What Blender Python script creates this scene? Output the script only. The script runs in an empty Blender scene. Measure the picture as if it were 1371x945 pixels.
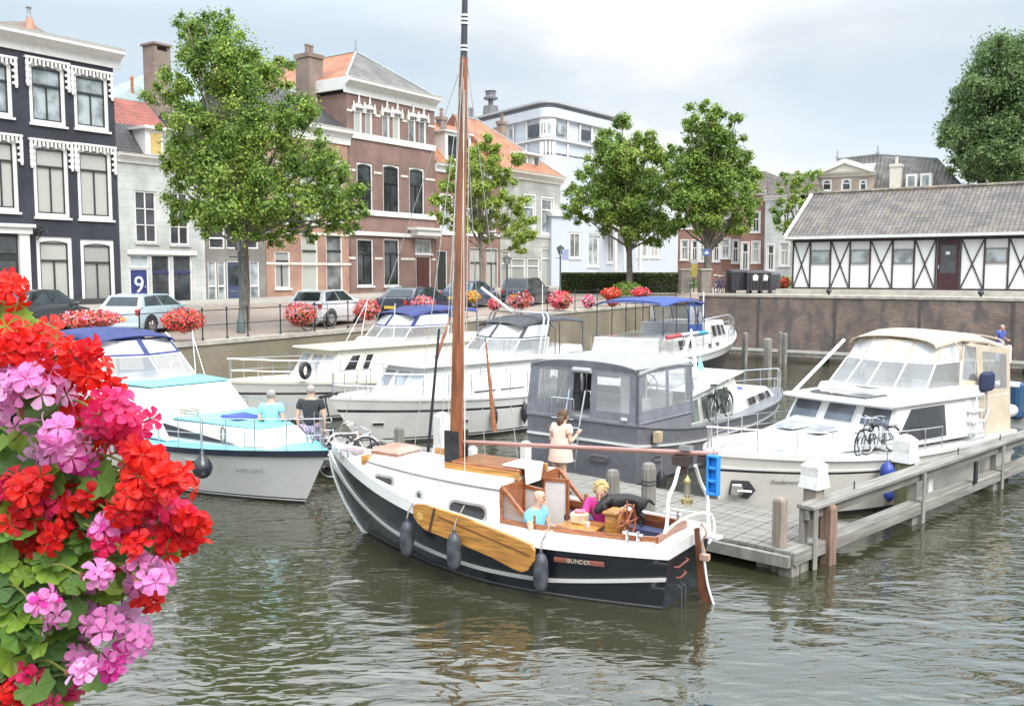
import bpy, math, random
from mathutils import Vector, Matrix
R=math.radians
random.seed(7)
rnd=random.random
def uni(a,b): return a+(b-a)*random.random()
scene=bpy.context.scene
COL=scene.collection
# ---------------------------------------------------------------- camera
FPX=1250.0; CX=685.5; CY=472.5; CAMH=4.5; TILT=math.atan2(107.5,FPX)
cd=bpy.data.cameras.new('camera'); cam=bpy.data.objects.new('camera',cd); COL.objects.link(cam)
cam.location=(0,0,CAMH); cam.rotation_euler=(math.pi/2-TILT,0,0)
cd.sensor_width=36; cd.lens=36*FPX/1371; cd.clip_start=.05; cd.clip_end=3000
scene.camera=cam
cT,sT=math.cos(TILT),math.sin(TILT)
def ray(px,py):
    r=(px-CX)/FPX; u=-(py-CY)/FPX
    return (r,cT+u*sT,-sT+u*cT)
def PZ(px,py,z):
    d=ray(px,py); t=(z-CAMH)/d[2]; return Vector((d[0]*t,d[1]*t,z))
def PY(px,py,Y):
    d=ray(px,py); t=Y/d[1]; return Vector((d[0]*t,Y,CAMH+d[2]*t))
# ---------------------------------------------------------------- scene objects
def tag(o,label=None,cat=None,group=None,kind=None):
    if label: o['label']=label
    if cat: o['category']=cat
    if group: o['group']=group
    if kind: o['kind']=kind
    return o
def empty(name,loc=(0,0,0),rz=0,label=None,cat=None,group=None):
    o=bpy.data.objects.new(name,None); COL.objects.link(o); o.location=loc; o.rotation_euler=(0,0,rz)
    o.empty_display_size=.2
    return tag(o,label,cat,group)
KIDS={}
def setp(o,p):
    o.parent=p; KIDS.setdefault(p.name,[]).append(o)
def copy_tree(o,parent=None):
    c=o.copy(); COL.objects.link(c)
    if parent: setp(c,parent)
    for k in KIDS.get(o.name,[]): copy_tree(k,c)
    return c
def clone(o,loc,rz=None,label=None,group=None,scale=None):
    c=copy_tree(o); c.location=loc
    if rz is not None: c.rotation_euler=(c.rotation_euler[0],c.rotation_euler[1],rz)
    if scale: c.scale=(scale,)*3 if not hasattr(scale,'__len__') else scale
    if label: c['label']=label
    if group: c['group']=group
    return c
# ---------------------------------------------------------------- mesh builder
class MB:
    def __init__(s): s.v=[]; s.f=[]; s.m=[]; s.mi=0
    def mat(s,i): s.mi=i; return s
    def add(s,vs,fs):
        b=len(s.v); s.v+= [tuple(v) for v in vs]
        for f in fs: s.f.append(tuple(b+i for i in f)); s.m.append(s.mi)
        return s
    def poly(s,pts): return s.add(pts,[tuple(range(len(pts)))])
    def box8(s,b,t):   # bottom quad (ccw from above), top quad
        return s.add(list(b)+list(t),[(3,2,1,0),(4,5,6,7),(0,1,5,4),(1,2,6,5),(2,3,7,6),(3,0,4,7)])
    def box(s,x0,y0,z0,x1,y1,z1):
        return s.box8([(x0,y0,z0),(x1,y0,z0),(x1,y1,z0),(x0,y1,z0)],[(x0,y0,z1),(x1,y0,z1),(x1,y1,z1),(x0,y1,z1)])
    def bx(s,c,d,rz=0):
        ca,sa=math.cos(rz),math.sin(rz); q=[(-1,-1),(1,-1),(1,1),(-1,1)]
        P=[(c[0]+ca*a*d[0]/2-sa*b*d[1]/2, c[1]+sa*a*d[0]/2+ca*b*d[1]/2) for a,b in q]
        return s.box8([(x,y,c[2]-d[2]/2) for x,y in P],[(x,y,c[2]+d[2]/2) for x,y in P])
    def beam(s,p0,p1,w,h,up=(0,0,1)):
        p0=Vector(p0);p1=Vector(p1);d=(p1-p0).normalized();sd=d.cross(Vector(up))
        if sd.length<1e-5: sd=d.cross(Vector((1,0,0)))
        sd.normalize();u=sd.cross(d)
        def ring(p): return [p+sd*a*w/2+u*b*h/2 for a,b in((-1,-1),(1,-1),(1,1),(-1,1))]
        a=ring(p0);b=ring(p1)
        return s.add(a+b,[(3,2,1,0),(4,5,6,7),(0,1,5,4),(1,2,6,5),(2,3,7,6),(3,0,4,7)])
    def cone(s,p0,p1,r0,r1=None,n=10,cap=True):
        return s.tube([p0,p1],[r0,r0 if r1 is None else r1],n,cap)
    def tube(s,pts,r,n=8,cap=True,closed=False):
        pts=[Vector(p) for p in pts]; k=len(pts)
        rs=r if hasattr(r,'__len__') else [r]*k
        vs=[];fs=[];ref=None
        for i,p in enumerate(pts):
            a=pts[i-1] if (i>0 or closed) else p; b=pts[(i+1)%k] if (i<k-1 or closed) else p
            d=b-a
            if d.length<1e-9: d=Vector((0,0,1))
            d.normalize()
            if ref is None:
                ref=Vector((0,0,1)) if abs(d.z)<.9 else Vector((1,0,0))
            sx=d.cross(ref)
            if sx.length<1e-4: sx=d.cross(Vector((0,1,0.01)))
            sx.normalize(); sy=sx.cross(d).normalized(); ref=sy
            for j in range(n):
                t=2*math.pi*j/n; vs.append(p+(sx*math.cos(t)+sy*math.sin(t))*rs[i])
        for i in range(k if closed else k-1):
            i2=(i+1)%k
            for j in range(n):
                j2=(j+1)%n; fs.append((i*n+j,i*n+j2,i2*n+j2,i2*n+j))
        if cap and not closed:
            fs.append(tuple(reversed(range(n)))); fs.append(tuple((k-1)*n+j for j in range(n)))
        return s.add(vs,fs)
    def loft(s,rings,closed=True,cap0=False,cap1=False):
        n=len(rings[0]); vs=[p for r in rings for p in r]; fs=[]
        for i in range(len(rings)-1):
            for j in range(n if closed else n-1):
                j2=(j+1)%n; fs.append((i*n+j,i*n+j2,(i+1)*n+j2,(i+1)*n+j))
        if cap0: fs.append(tuple(reversed(range(n))))
        if cap1: fs.append(tuple((len(rings)-1)*n+j for j in range(n)))
        return s.add(vs,fs)
    def lathe(s,prof,c=(0,0,0),n=14,axis='z'):
        rings=[]
        for r,z in prof:
            ring=[]
            for j in range(n):
                t=2*math.pi*j/n; a,b=r*math.cos(t),r*math.sin(t)
                ring.append({'z':(c[0]+a,c[1]+b,c[2]+z),'x':(c[0]+z,c[1]+a,c[2]+b),'y':(c[0]+b,c[1]+z,c[2]+a)}[axis])
            rings.append(ring)
        return s.loft(rings,True,True,True)
    def ball(s,c,r,n=10,m=7):
        rr=r if hasattr(r,'__len__') else (r,r,r); rings=[]
        for i in range(1,m):
            p=math.pi*i/m
            rings.append([(c[0]+rr[0]*math.sin(p)*math.cos(2*math.pi*j/n),c[1]+rr[1]*math.sin(p)*math.sin(2*math.pi*j/n),c[2]-rr[2]*math.cos(p)) for j in range(n)])
        return s.loft(rings,True,True,True)
    def prism(s,poly,d):   # poly list of 3d pts, extruded by vector d
        d=Vector(d); a=[Vector(p) for p in poly]; b=[p+d for p in a]; n=len(a)
        return s.add(a+b,[tuple(reversed(range(n))),tuple(range(n,2*n))]+[(i,(i+1)%n,n+(i+1)%n,n+i) for i in range(n)])
    def ringplate(s,outer,inner,d):  # frame between two loops of equal length, extruded by d
        d=Vector(d); o=[Vector(p) for p in outer]; i_=[Vector(p) for p in inner]; n=len(o)
        vs=o+i_+[p+d for p in o]+[p+d for p in i_]; fs=[]
        for k in range(n):
            q=(k+1)%n
            fs+= [(k,n+k,n+q,q),(2*n+k,2*n+q,3*n+q,3*n+k),(k,q,2*n+q,2*n+k),(n+k,3*n+k,3*n+q,n+q)]
        return s.add(vs,fs)
    def build(s,name,mats,parent=None,smooth=False,bevel=0,seg=1):
        me=bpy.data.meshes.new(name); me.from_pydata(s.v,[],s.f)
        if not isinstance(mats,(list,tuple)): mats=[mats]
        for m in mats: me.materials.append(m)
        me.polygons.foreach_set('material_index',s.m)
        me.update()
        o=bpy.data.objects.new(name,me); COL.objects.link(o)
        if smooth:
            me.polygons.foreach_set('use_smooth',[True]*len(me.polygons))
            if smooth!=2:
                me.set_sharp_from_angle(angle=R(40))
        if bevel:
            b=o.modifiers.new('bevel','BEVEL'); b.width=bevel; b.segments=seg; b.limit_method='ANGLE'
        if parent: setp(o,parent)
        return o
def rrect(x0,y0,x1,y1,r,n=4):
    out=[]
    for cx,cy,a in((x1-r,y0+r,-90),(x1-r,y1-r,0),(x0+r,y1-r,90),(x0+r,y0+r,180)):
        for k in range(n+1):
            t=R(a+90*k/n); out.append((cx+r*math.cos(t),cy+r*math.sin(t)))
    return out
def bil(q,u,v):
    q=[Vector(p) for p in q]
    return (q[0]*(1-u)+q[1]*u)*(1-v)+(q[3]*(1-u)+q[2]*u)*v
def qn(q):
    q=[Vector(p) for p in q]; return (q[1]-q[0]).cross(q[3]-q[0]).normalized()
def catmull(pts,n=6):
    pts=[Vector(p) for p in pts]; out=[]
    P=[pts[0]*2-pts[1]]+pts+[pts[-1]*2-pts[-2]]
    for i in range(1,len(P)-2):
        for k in range(n):
            t=k/n; a,b,c,d=P[i-1],P[i],P[i+1],P[i+2]
            out.append(.5*((2*b)+(c-a)*t+(2*a-5*b+4*c-d)*t*t+(3*b-a-3*c+d)*t**3))
    out.append(pts[-1]); return out
def text(s,size,name,mat,parent,loc,rot,extrude=.004,shear=0,align='CENTER',mat4=None):
    cu=bpy.data.curves.new(name,'FONT'); cu.body=s; cu.size=size; cu.extrude=extrude; cu.align_x=align; cu.align_y='CENTER'; cu.shear=shear
    o=bpy.data.objects.new('t',cu); COL.objects.link(o)
    dg=bpy.context.evaluated_depsgraph_get(); me=bpy.data.meshes.new_from_object(o.evaluated_get(dg))
    bpy.data.objects.remove(o); me.materials.clear(); me.materials.append(mat)
    ob=bpy.data.objects.new(name,me); COL.objects.link(ob)
    if mat4 is not None: ob.matrix_local=mat4
    else: ob.location=loc; ob.rotation_euler=rot
    if parent: setp(ob,parent)
    return ob
# ---------------------------------------------------------------- materials
MT={}
def _nt(name):
    m=bpy.data.materials.new(name); m.use_nodes=True; nt=m.node_tree; b=nt.nodes['Principled BSDF']
    return m,nt,b
def rgb(c): return (c[0],c[1],c[2],1)
def plain(name,c,rough=.5,metal=0,var=.12,scale=6,bump=0,spec=None,coat=0,stretch=None,dirt=None):
    if name in MT: return MT[name]
    m,nt,b=_nt(name); N=nt.nodes; L=nt.links
    tc=N.new('ShaderNodeTexCoord'); ns=N.new('ShaderNodeTexNoise'); ns.inputs['Scale'].default_value=scale; ns.inputs['Detail'].default_value=5
    src=tc.outputs['Object']
    if stretch:
        mp=N.new('ShaderNodeMapping'); mp.inputs['Scale'].default_value=stretch; L.new(src,mp.inputs[0]); src=mp.outputs[0]
    L.new(src,ns.inputs['Vector'])
    mx=N.new('ShaderNodeMixRGB'); mx.inputs[1].default_value=rgb([x*(1-var) for x in c]); mx.inputs[2].default_value=rgb([min(1,x*(1+var)) for x in c])
    rp=N.new('ShaderNodeValToRGB'); rp.color_ramp.elements[0].position=.35; rp.color_ramp.elements[1].position=.65
    L.new(ns.outputs['Fac'],rp.inputs[0]); L.new(rp.outputs[0],mx.inputs[0]); last=mx.outputs[0]
    if dirt:
        n2=N.new('ShaderNodeTexNoise'); n2.inputs['Scale'].default_value=dirt[1]; n2.inputs['Detail'].default_value=8; n2.inputs['Roughness'].default_value=.7
        L.new(src,n2.inputs['Vector'])
        r2=N.new('ShaderNodeValToRGB'); r2.color_ramp.elements[0].position=.5; r2.color_ramp.elements[1].position=.75
        L.new(n2.outputs['Fac'],r2.inputs[0]); m2=N.new('ShaderNodeMixRGB'); L.new(r2.outputs[0],m2.inputs[0]); L.new(last,m2.inputs[1]); m2.inputs[2].default_value=rgb(dirt[0]); last=m2.outputs[0]
    L.new(last,b.inputs['Base Color'])
    b.inputs['Roughness'].default_value=rough; b.inputs['Metallic'].default_value=metal
    if spec is not None: b.inputs['Specular IOR Level'].default_value=spec
    if coat: b.inputs['Coat Weight'].default_value=coat
    if bump:
        bp=N.new('ShaderNodeBump'); bp.inputs['Strength'].default_value=bump; bp.inputs['Distance'].default_value=.02
        L.new(ns.outputs['Fac'],bp.inputs['Height']); L.new(bp.outputs[0],b.inputs['Normal'])
    MT[name]=m; return m
def brick(name,c1,c2,mortar,bw=.22,bh=.065,msize=.008,rough=.85,bump=.3,bias=0,dirt=None):
    if name in MT: return MT[name]
    m,nt,b=_nt(name); N=nt.nodes; L=nt.links
    tc=N.new('ShaderNodeTexCoord'); sp=N.new('ShaderNodeSeparateXYZ'); L.new(tc.outputs['Object'],sp.inputs[0])
    ad=N.new('ShaderNodeMath'); L.new(sp.outputs[0],ad.inputs[0]); L.new(sp.outputs[1],ad.inputs[1])
    cb=N.new('ShaderNodeCombineXYZ'); L.new(ad.outputs[0],cb.inputs[0]); L.new(sp.outputs[2],cb.inputs[1])
    bt=N.new('ShaderNodeTexBrick'); bt.inputs['Scale'].default_value=1; bt.inputs['Brick Width'].default_value=bw; bt.inputs['Row Height'].default_value=bh; bt.inputs['Mortar Size'].default_value=msize
    bt.inputs['Color1'].default_value=rgb(c1); bt.inputs['Color2'].default_value=rgb(c2); bt.inputs['Mortar'].default_value=rgb(mortar); bt.inputs['Bias'].default_value=bias
    L.new(cb.outputs[0],bt.inputs['Vector']); last=bt.outputs['Color']
    ns=N.new('ShaderNodeTexNoise'); ns.inputs['Scale'].default_value=.6; ns.inputs['Detail'].default_value=7; L.new(tc.outputs['Object'],ns.inputs['Vector'])
    rp=N.new('ShaderNodeValToRGB'); rp.color_ramp.elements[0].position=.35; rp.color_ramp.elements[1].position=.7
    rp.color_ramp.elements[0].color=(.7,.7,.7,1); rp.color_ramp.elements[1].color=(1.15,1.15,1.15,1)
    L.new(ns.outputs['Fac'],rp.inputs[0]); mm=N.new('ShaderNodeMixRGB'); mm.blend_type='MULTIPLY'; mm.inputs[0].default_value=1; L.new(last,mm.inputs[1]); L.new(rp.outputs[0],mm.inputs[2]); last=mm.outputs[0]
    if dirt:
        n2=N.new('ShaderNodeTexNoise'); n2.inputs['Scale'].default_value=dirt[1]; n2.inputs['Detail'].default_value=8
        mp=N.new('ShaderNodeMapping'); mp.inputs['Scale'].default_value=(1,1,.45); L.new(tc.outputs['Object'],mp.inputs[0]); L.new(mp.outputs[0],n2.inputs['Vector'])
        r2=N.new('ShaderNodeValToRGB'); r2.color_ramp.elements[0].position=.48; r2.color_ramp.elements[1].position=.62
        L.new(n2.outputs['Fac'],r2.inputs[0]); m2=N.new('ShaderNodeMixRGB'); L.new(r2.outputs[0],m2.inputs[0]); L.new(last,m2.inputs[1]); m2.inputs[2].default_value=rgb(dirt[0])
        last=m2.outputs[0]
    L.new(last,b.inputs['Base Color']); b.inputs['Roughness'].default_value=rough
    bp=N.new('ShaderNodeBump'); bp.inputs['Strength'].default_value=bump; bp.inputs['Distance'].default_value=.01; bp.invert=True
    L.new(bt.outputs['Fac'],bp.inputs['Height']); L.new(bp.outputs[0],b.inputs['Normal'])
    MT[name]=m; return m
def tiles(name,c1,c2,w=.25,h=.33,axis='x',rough=.7,moss=None):
    """pantile roof: waves across, steps down the slope; axis = horizontal direction along the eave"""
    if name in MT: return MT[name]
    m,nt,b=_nt(name); N=nt.nodes; L=nt.links
    tc=N.new('ShaderNodeTexCoord'); sp=N.new('ShaderNodeSeparateXYZ'); L.new(tc.outputs['Object'],sp.inputs[0])
    hx=sp.outputs[0] if axis=='x' else sp.outputs[1]
    cb=N.new('ShaderNodeCombineXYZ'); L.new(hx,cb.inputs[0])
    zz=N.new('ShaderNodeMath'); zz.operation='MULTIPLY'; zz.inputs[1].default_value=1.6; L.new(sp.outputs[2],zz.inputs[0]); L.new(zz.outputs[0],cb.inputs[1])
    bt=N.new('ShaderNodeTexBrick'); bt.offset=0; bt.inputs['Scale'].default_value=1; bt.inputs['Brick Width'].default_value=w; bt.inputs['Row Height'].default_value=h; bt.inputs['Mortar Size'].default_value=.022; bt.inputs['Mortar Smooth'].default_value=.6
    bt.inputs['Color1'].default_value=rgb(c1); bt.inputs['Color2'].default_value=rgb(c2); bt.inputs['Mortar'].default_value=rgb([x*.4 for x in c1])
    L.new(cb.outputs[0],bt.inputs['Vector'])
    sn=N.new('ShaderNodeMath'); sn.operation='MULTIPLY'; sn.inputs[1].default_value=2*math.pi/w; L.new(hx,sn.inputs[0])
    s2=N.new('ShaderNodeMath'); s2.operation='SINE'; L.new(sn.outputs[0],s2.inputs[0])
    zf=N.new('ShaderNodeMath'); zf.operation='FRACT'; z1=N.new('ShaderNodeMath'); z1.operation='DIVIDE'; z1.inputs[1].default_value=h; L.new(zz.outputs[0],z1.inputs[0]); L.new(z1.outputs[0],zf.inputs[0])
    hh=N.new('ShaderNodeMath'); hh.operation='MULTIPLY_ADD'; hh.inputs[1].default_value=.5; L.new(s2.outputs[0],hh.inputs[0]); 
    zi=N.new('ShaderNodeMath'); zi.operation='MULTIPLY'; zi.inputs[1].default_value=-1.2; L.new(zf.outputs[0],zi.inputs[0]); L.new(zi.outputs[0],hh.inputs[2])
    bp=N.new('ShaderNodeBump'); bp.inputs['Strength'].default_value=.9; bp.inputs['Distance'].default_value=.05; L.new(hh.outputs[0],bp.inputs['Height']); L.new(bp.outputs[0],b.inputs['Normal'])
    last=bt.outputs['Color']
    ns=N.new('ShaderNodeTexNoise'); ns.inputs['Scale'].default_value=.9; ns.inputs['Detail'].default_value=8; L.new(tc.outputs['Object'],ns.inputs['Vector'])
    rp=N.new('ShaderNodeValToRGB'); rp.color_ramp.elements[0].position=.35; rp.color_ramp.elements[1].position=.7
    rp.color_ramp.elements[0].color=(.7,.7,.7,1); rp.color_ramp.elements[1].color=(1.2,1.18,1.15,1); L.new(ns.outputs['Fac'],rp.inputs[0])
    mm=N.new('ShaderNodeMixRGB'); mm.blend_type='MULTIPLY'; mm.inputs[0].default_value=1; L.new(last,mm.inputs[1]); L.new(rp.outputs[0],mm.inputs[2]); last=mm.outputs[0]
    if moss:
        n2=N.new('ShaderNodeTexNoise'); n2.inputs['Scale'].default_value=1.6; n2.inputs['Detail'].default_value=10; L.new(tc.outputs['Object'],n2.inputs['Vector'])
        r2=N.new('ShaderNodeValToRGB'); r2.color_ramp.elements[0].position=.55; r2.color_ramp.elements[1].position=.72; L.new(n2.outputs['Fac'],r2.inputs[0])
        m2=N.new('ShaderNodeMixRGB'); L.new(r2.outputs[0],m2.inputs[0]); L.new(last,m2.inputs[1]); m2.inputs[2].default_value=rgb(moss); last=m2.outputs[0]
    L.new(last,b.inputs['Base Color']); b.inputs['Roughness'].default_value=rough
    MT[name]=m; return m
def glassy(name,c,rough=.04,ior=1.7,stripes=0,axis='x'):
    if name in MT: return MT[name]
    m,nt,b=_nt(name); N=nt.nodes; L=nt.links
    tc=N.new('ShaderNodeTexCoord')
    ns=N.new('ShaderNodeTexNoise'); ns.inputs['Scale'].default_value=1.3; ns.inputs['Detail'].default_value=3; L.new(tc.outputs['Object'],ns.inputs['Vector'])
    mx=N.new('ShaderNodeMixRGB'); mx.inputs[1].default_value=rgb([x*.55 for x in c]); mx.inputs[2].default_value=rgb([min(1,x*1.35) for x in c])
    rp=N.new('ShaderNodeValToRGB'); rp.color_ramp.elements[0].position=.4; rp.color_ramp.elements[1].position=.6; L.new(ns.outputs['Fac'],rp.inputs[0])
    fac=rp.outputs[0]
    if stripes:
        w=N.new('ShaderNodeTexWave'); w.bands_direction='X'; w.inputs['Scale'].default_value=stripes; w.inputs['Distortion'].default_value=1.5; w.inputs['Detail'].default_value=1; w.inputs['Detail Scale'].default_value=.6
        mp=N.new('ShaderNodeMapping'); mp.inputs['Scale'].default_value=(1,1,.12); L.new(tc.outputs['Object'],mp.inputs[0]); L.new(mp.outputs[0],w.inputs['Vector'])
        mm=N.new('ShaderNodeMath'); mm.operation='MULTIPLY_ADD'; mm.inputs[1].default_value=.6; mm.inputs[2].default_value=.3; L.new(w.outputs['Fac'],mm.inputs[0]); fac=mm.outputs[0]
    L.new(fac,mx.inputs[0]); L.new(mx.outputs[0],b.inputs['Base Color'])
    b.inputs['Roughness'].default_value=.6; b.inputs['Coat Weight'].default_value=1; b.inputs['Coat Roughness'].default_value=rough; b.inputs['Coat IOR'].default_value=ior; b.inputs['Specular IOR Level'].default_value=.1
    MT[name]=m; return m
def clearpane(name,c=(.8,.85,.88),opac=.35,rough=.06):
    if name in MT: return MT[name]
    m,nt,b=_nt(name); N=nt.nodes; L=nt.links; out=N['Material Output']
    tr=N.new('ShaderNodeBsdfTransparent'); gl=N.new('ShaderNodeBsdfGlossy'); gl.inputs['Roughness'].default_value=rough
    df=N.new('ShaderNodeBsdfDiffuse'); df.inputs['Color'].default_value=rgb(c)
    a=N.new('ShaderNodeMixShader'); a.inputs[0].default_value=opac; L.new(tr.outputs[0],a.inputs[1]); L.new(df.outputs[0],a.inputs[2])
    lw=N.new('ShaderNodeLayerWeight'); lw.inputs['Blend'].default_value=.25
    ns=N.new('ShaderNodeTexNoise'); ns.inputs['Scale'].default_value=3; tc=N.new('ShaderNodeTexCoord'); L.new(tc.outputs['Object'],ns.inputs['Vector'])
    bp=N.new('ShaderNodeBump'); bp.inputs['Strength'].default_value=.3; bp.inputs['Distance'].default_value=.03; L.new(ns.outputs['Fac'],bp.inputs['Height']); L.new(bp.outputs[0],gl.inputs['Normal'])
    fr=N.new('ShaderNodeMath'); fr.operation='MULTIPLY_ADD'; fr.inputs[1].default_value=.8; fr.inputs[2].default_value=.06; L.new(lw.outputs['Fresnel'],fr.inputs[0])
    s=N.new('ShaderNodeMixShader'); L.new(fr.outputs[0],s.inputs[0]); L.new(a.outputs[0],s.inputs[1]); L.new(gl.outputs[0],s.inputs[2]); L.new(s.outputs[0],out.inputs[0])
    MT[name]=m; return m
def leafmat(name,c,var=.35,trans=.35,rough=.5):
    if name in MT: return MT[name]
    m,nt,b=_nt(name); N=nt.nodes; L=nt.links; out=N['Material Output']
    ge=N.new('ShaderNodeNewGeometry'); mx=N.new('ShaderNodeMixRGB'); mx.inputs[1].default_value=rgb([x*(1-var) for x in c]); mx.inputs[2].default_value=rgb([x*(1+var) for x in c])
    L.new(ge.outputs['Random Per Island'],mx.inputs[0]); L.new(mx.outputs[0],b.inputs['Base Color']); b.inputs['Roughness'].default_value=rough
    tl=N.new('ShaderNodeBsdfTranslucent'); L.new(mx.outputs[0],tl.inputs['Color'])
    s=N.new('ShaderNodeMixShader'); s.inputs[0].default_value=trans; L.new(b.outputs[0],s.inputs[1]); L.new(tl.outputs[0],s.inputs[2]); L.new(s.outputs[0],out.inputs[0])
    MT[name]=m; return m
white=plain('white_paint',(.72,.72,.70),.45,var=.04,dirt=((.62,.61,.57),2.5))
gel=plain('boat_white',(.71,.71,.70),.18,var=.03,scale=2,coat=.4,dirt=((.62,.615,.59),1.2))
steel=plain('stainless_steel',(.72,.72,.74),.22,metal=1,var=.05)
wtube=plain('white_tube',(.82,.82,.82),.3,var=.03)
blackm=plain('black_rubber',(.025,.026,.03),.5,var=.3)
iron=plain('black_iron',(.02,.022,.025),.45,var=.3)
# ================================================================ sky and light
w=bpy.data.worlds.new('World'); scene.world=w; w.use_nodes=True; nt=w.node_tree; N=nt.nodes; L=nt.links
SUN_EL,SUN_ROT=R(50),R(150)   # sun behind and to the right of the camera
bg=N['Background']; out=N['World Output']
sky=N.new('ShaderNodeTexSky'); sky.sky_type='NISHITA'; sky.sun_disc=False; sky.sun_elevation=SUN_EL; sky.sun_rotation=SUN_ROT
bg.inputs[1].default_value=.15; L.new(sky.outputs[0],bg.inputs[0])
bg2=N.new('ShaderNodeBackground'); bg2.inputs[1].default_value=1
tc=N.new('ShaderNodeTexCoord'); sp=N.new('ShaderNodeSeparateXYZ'); L.new(tc.outputs['Generated'],sp.inputs[0])
# project the view direction on a cloud deck
zc=N.new('ShaderNodeMath'); zc.operation='MAXIMUM'; zc.inputs[1].default_value=0; L.new(sp.outputs[2],zc.inputs[0])
za=N.new('ShaderNodeMath'); za.operation='ADD'; za.inputs[1].default_value=.22; L.new(zc.outputs[0],za.inputs[0])
dx=N.new('ShaderNodeMath'); dx.operation='DIVIDE'; L.new(sp.outputs[0],dx.inputs[0]); L.new(za.outputs[0],dx.inputs[1])
dy=N.new('ShaderNodeMath'); dy.operation='DIVIDE'; L.new(sp.outputs[1],dy.inputs[0]); L.new(za.outputs[0],dy.inputs[1])
cb=N.new('ShaderNodeCombineXYZ'); L.new(dx.outputs[0],cb.inputs[0]); L.new(dy.outputs[0],cb.inputs[1])
mp=N.new('ShaderNodeMapping'); mp.inputs['Location'].default_value=(3.1,1.35,0); mp.inputs['Scale'].default_value=(.55,.8,1); L.new(cb.outputs[0],mp.inputs[0])
n1=N.new('ShaderNodeTexNoise'); n1.inputs['Scale'].default_value=1.1; n1.inputs['Detail'].default_value=6; n1.inputs['Roughness'].default_value=.5; n1.inputs['Distortion'].default_value=.3; L.new(mp.outputs[0],n1.inputs['Vector'])
cr=N.new('ShaderNodeValToRGB'); e=cr.color_ramp.elements
e[0].position=.38; e[0].color=(.33,.395,.455,1); e[1].position=.62; e[1].color=(.56,.565,.57,1)
m=e.new(.47); m.color=(.37,.42,.46,1)
m=e.new(.54); m.color=(.43,.455,.475,1)
L.new(n1.outputs['Fac'],cr.inputs[0])
# clouds grow whiter towards the horizon
mr=N.new('ShaderNodeMapRange'); mr.inputs['From Min'].default_value=.02; mr.inputs['From Max'].default_value=.20; mr.inputs['To Min'].default_value=.6; mr.inputs['To Max'].default_value=.0; L.new(sp.outputs[2],mr.inputs['Value'])
mh=N.new('ShaderNodeMixRGB'); L.new(mr.outputs[0],mh.inputs[0]); L.new(cr.outputs[0],mh.inputs[1]); mh.inputs[2].default_value=(.60,.61,.62,1)
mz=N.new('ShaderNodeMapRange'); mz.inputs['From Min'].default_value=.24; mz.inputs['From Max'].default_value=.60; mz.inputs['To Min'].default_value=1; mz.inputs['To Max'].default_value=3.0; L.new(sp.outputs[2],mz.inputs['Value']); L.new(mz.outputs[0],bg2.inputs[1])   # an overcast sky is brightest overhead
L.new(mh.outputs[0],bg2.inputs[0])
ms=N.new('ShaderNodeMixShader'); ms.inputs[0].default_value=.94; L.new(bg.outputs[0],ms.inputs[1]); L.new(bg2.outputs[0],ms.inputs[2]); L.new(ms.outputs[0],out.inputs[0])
sl=bpy.data.lights.new('sun','SUN'); so=bpy.data.objects.new('sun',sl); COL.objects.link(so)
sl.energy=2.0; sl.angle=R(35); sl.color=(1,.96,.9)
sd=Vector((math.sin(SUN_ROT)*math.cos(SUN_EL),math.cos(SUN_ROT)*math.cos(SUN_EL),math.sin(SUN_EL)))
so.rotation_euler=sd.to_track_quat('Z','Y').to_euler()
vs=scene.view_settings; vs.view_transform='Standard'; vs.look='None'; vs.exposure=.93; vs.gamma=1; scene.display_settings.display_device='sRGB'
scene.cycles.max_bounces=6; scene.cycles.transparent_max_bounces=10; scene.cycles.caustics_reflective=False; scene.cycles.caustics_refractive=False
# ================================================================ water
def water_mat():
    m,nt,b=_nt('canal_water'); N=nt.nodes; L=nt.links
    b.inputs['Base Color'].default_value=(.036,.037,.020,1); b.inputs['Roughness'].default_value=.025; b.inputs['IOR'].default_value=2.2
    tc=N.new('ShaderNodeTexCoord')
    def noise(sc,rot,loc,scale,det,dist):
        mp=N.new('ShaderNodeMapping'); mp.inputs['Rotation'].default_value=(0,0,rot); mp.inputs['Scale'].default_value=sc; mp.inputs['Location'].default_value=loc
        L.new(tc.outputs['Object'],mp.inputs[0]); n=N.new('ShaderNodeTexNoise'); n.inputs['Scale'].default_value=scale; n.inputs['Detail'].default_value=det; n.inputs['Distortion'].default_value=dist
        L.new(mp.outputs[0],n.inputs['Vector']); return n.outputs['Fac']
    a=noise((1,1.7,1),R(-25),(0,0,0),.85,1.2,1.2)
    c=noise((1,2.4,1),R(-12),(5,2,0),2.5,1.2,.8)
    f=noise((1,2.0,1),R(-5),(3,9,0),8.5,1,.2)
    d=noise((1,1,1),0,(1,7,0),.22,2,0)   # calm and ruffled patches
    mr=N.new('ShaderNodeMapRange'); mr.inputs['From Min'].default_value=.38; mr.inputs['From Max'].default_value=.62; mr.inputs['To Min'].default_value=.45; mr.inputs['To Max'].default_value=1.2; L.new(d,mr.inputs['Value'])
    s=N.new('ShaderNodeMath'); s.operation='MULTIPLY_ADD'; s.inputs[1].default_value=.42; L.new(c,s.inputs[0]); L.new(a,s.inputs[2])
    s2=N.new('ShaderNodeMath'); s2.operation='MULTIPLY_ADD'; s2.inputs[1].default_value=.045; L.new(f,s2.inputs[0]); L.new(s.outputs[0],s2.inputs[2]); s=s2
    k=N.new('ShaderNodeMath'); k.operation='MULTIPLY'; L.new(s.outputs[0],k.inputs[0]); L.new(mr.outputs[0],k.inputs[1])
    bp=N.new('ShaderNodeBump'); bp.inputs['Strength'].default_value=1; bp.inputs['Distance'].default_value=.045; L.new(k.outputs[0],bp.inputs['Height']); L.new(bp.outputs[0],b.inputs['Normal'])
    return m
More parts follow.
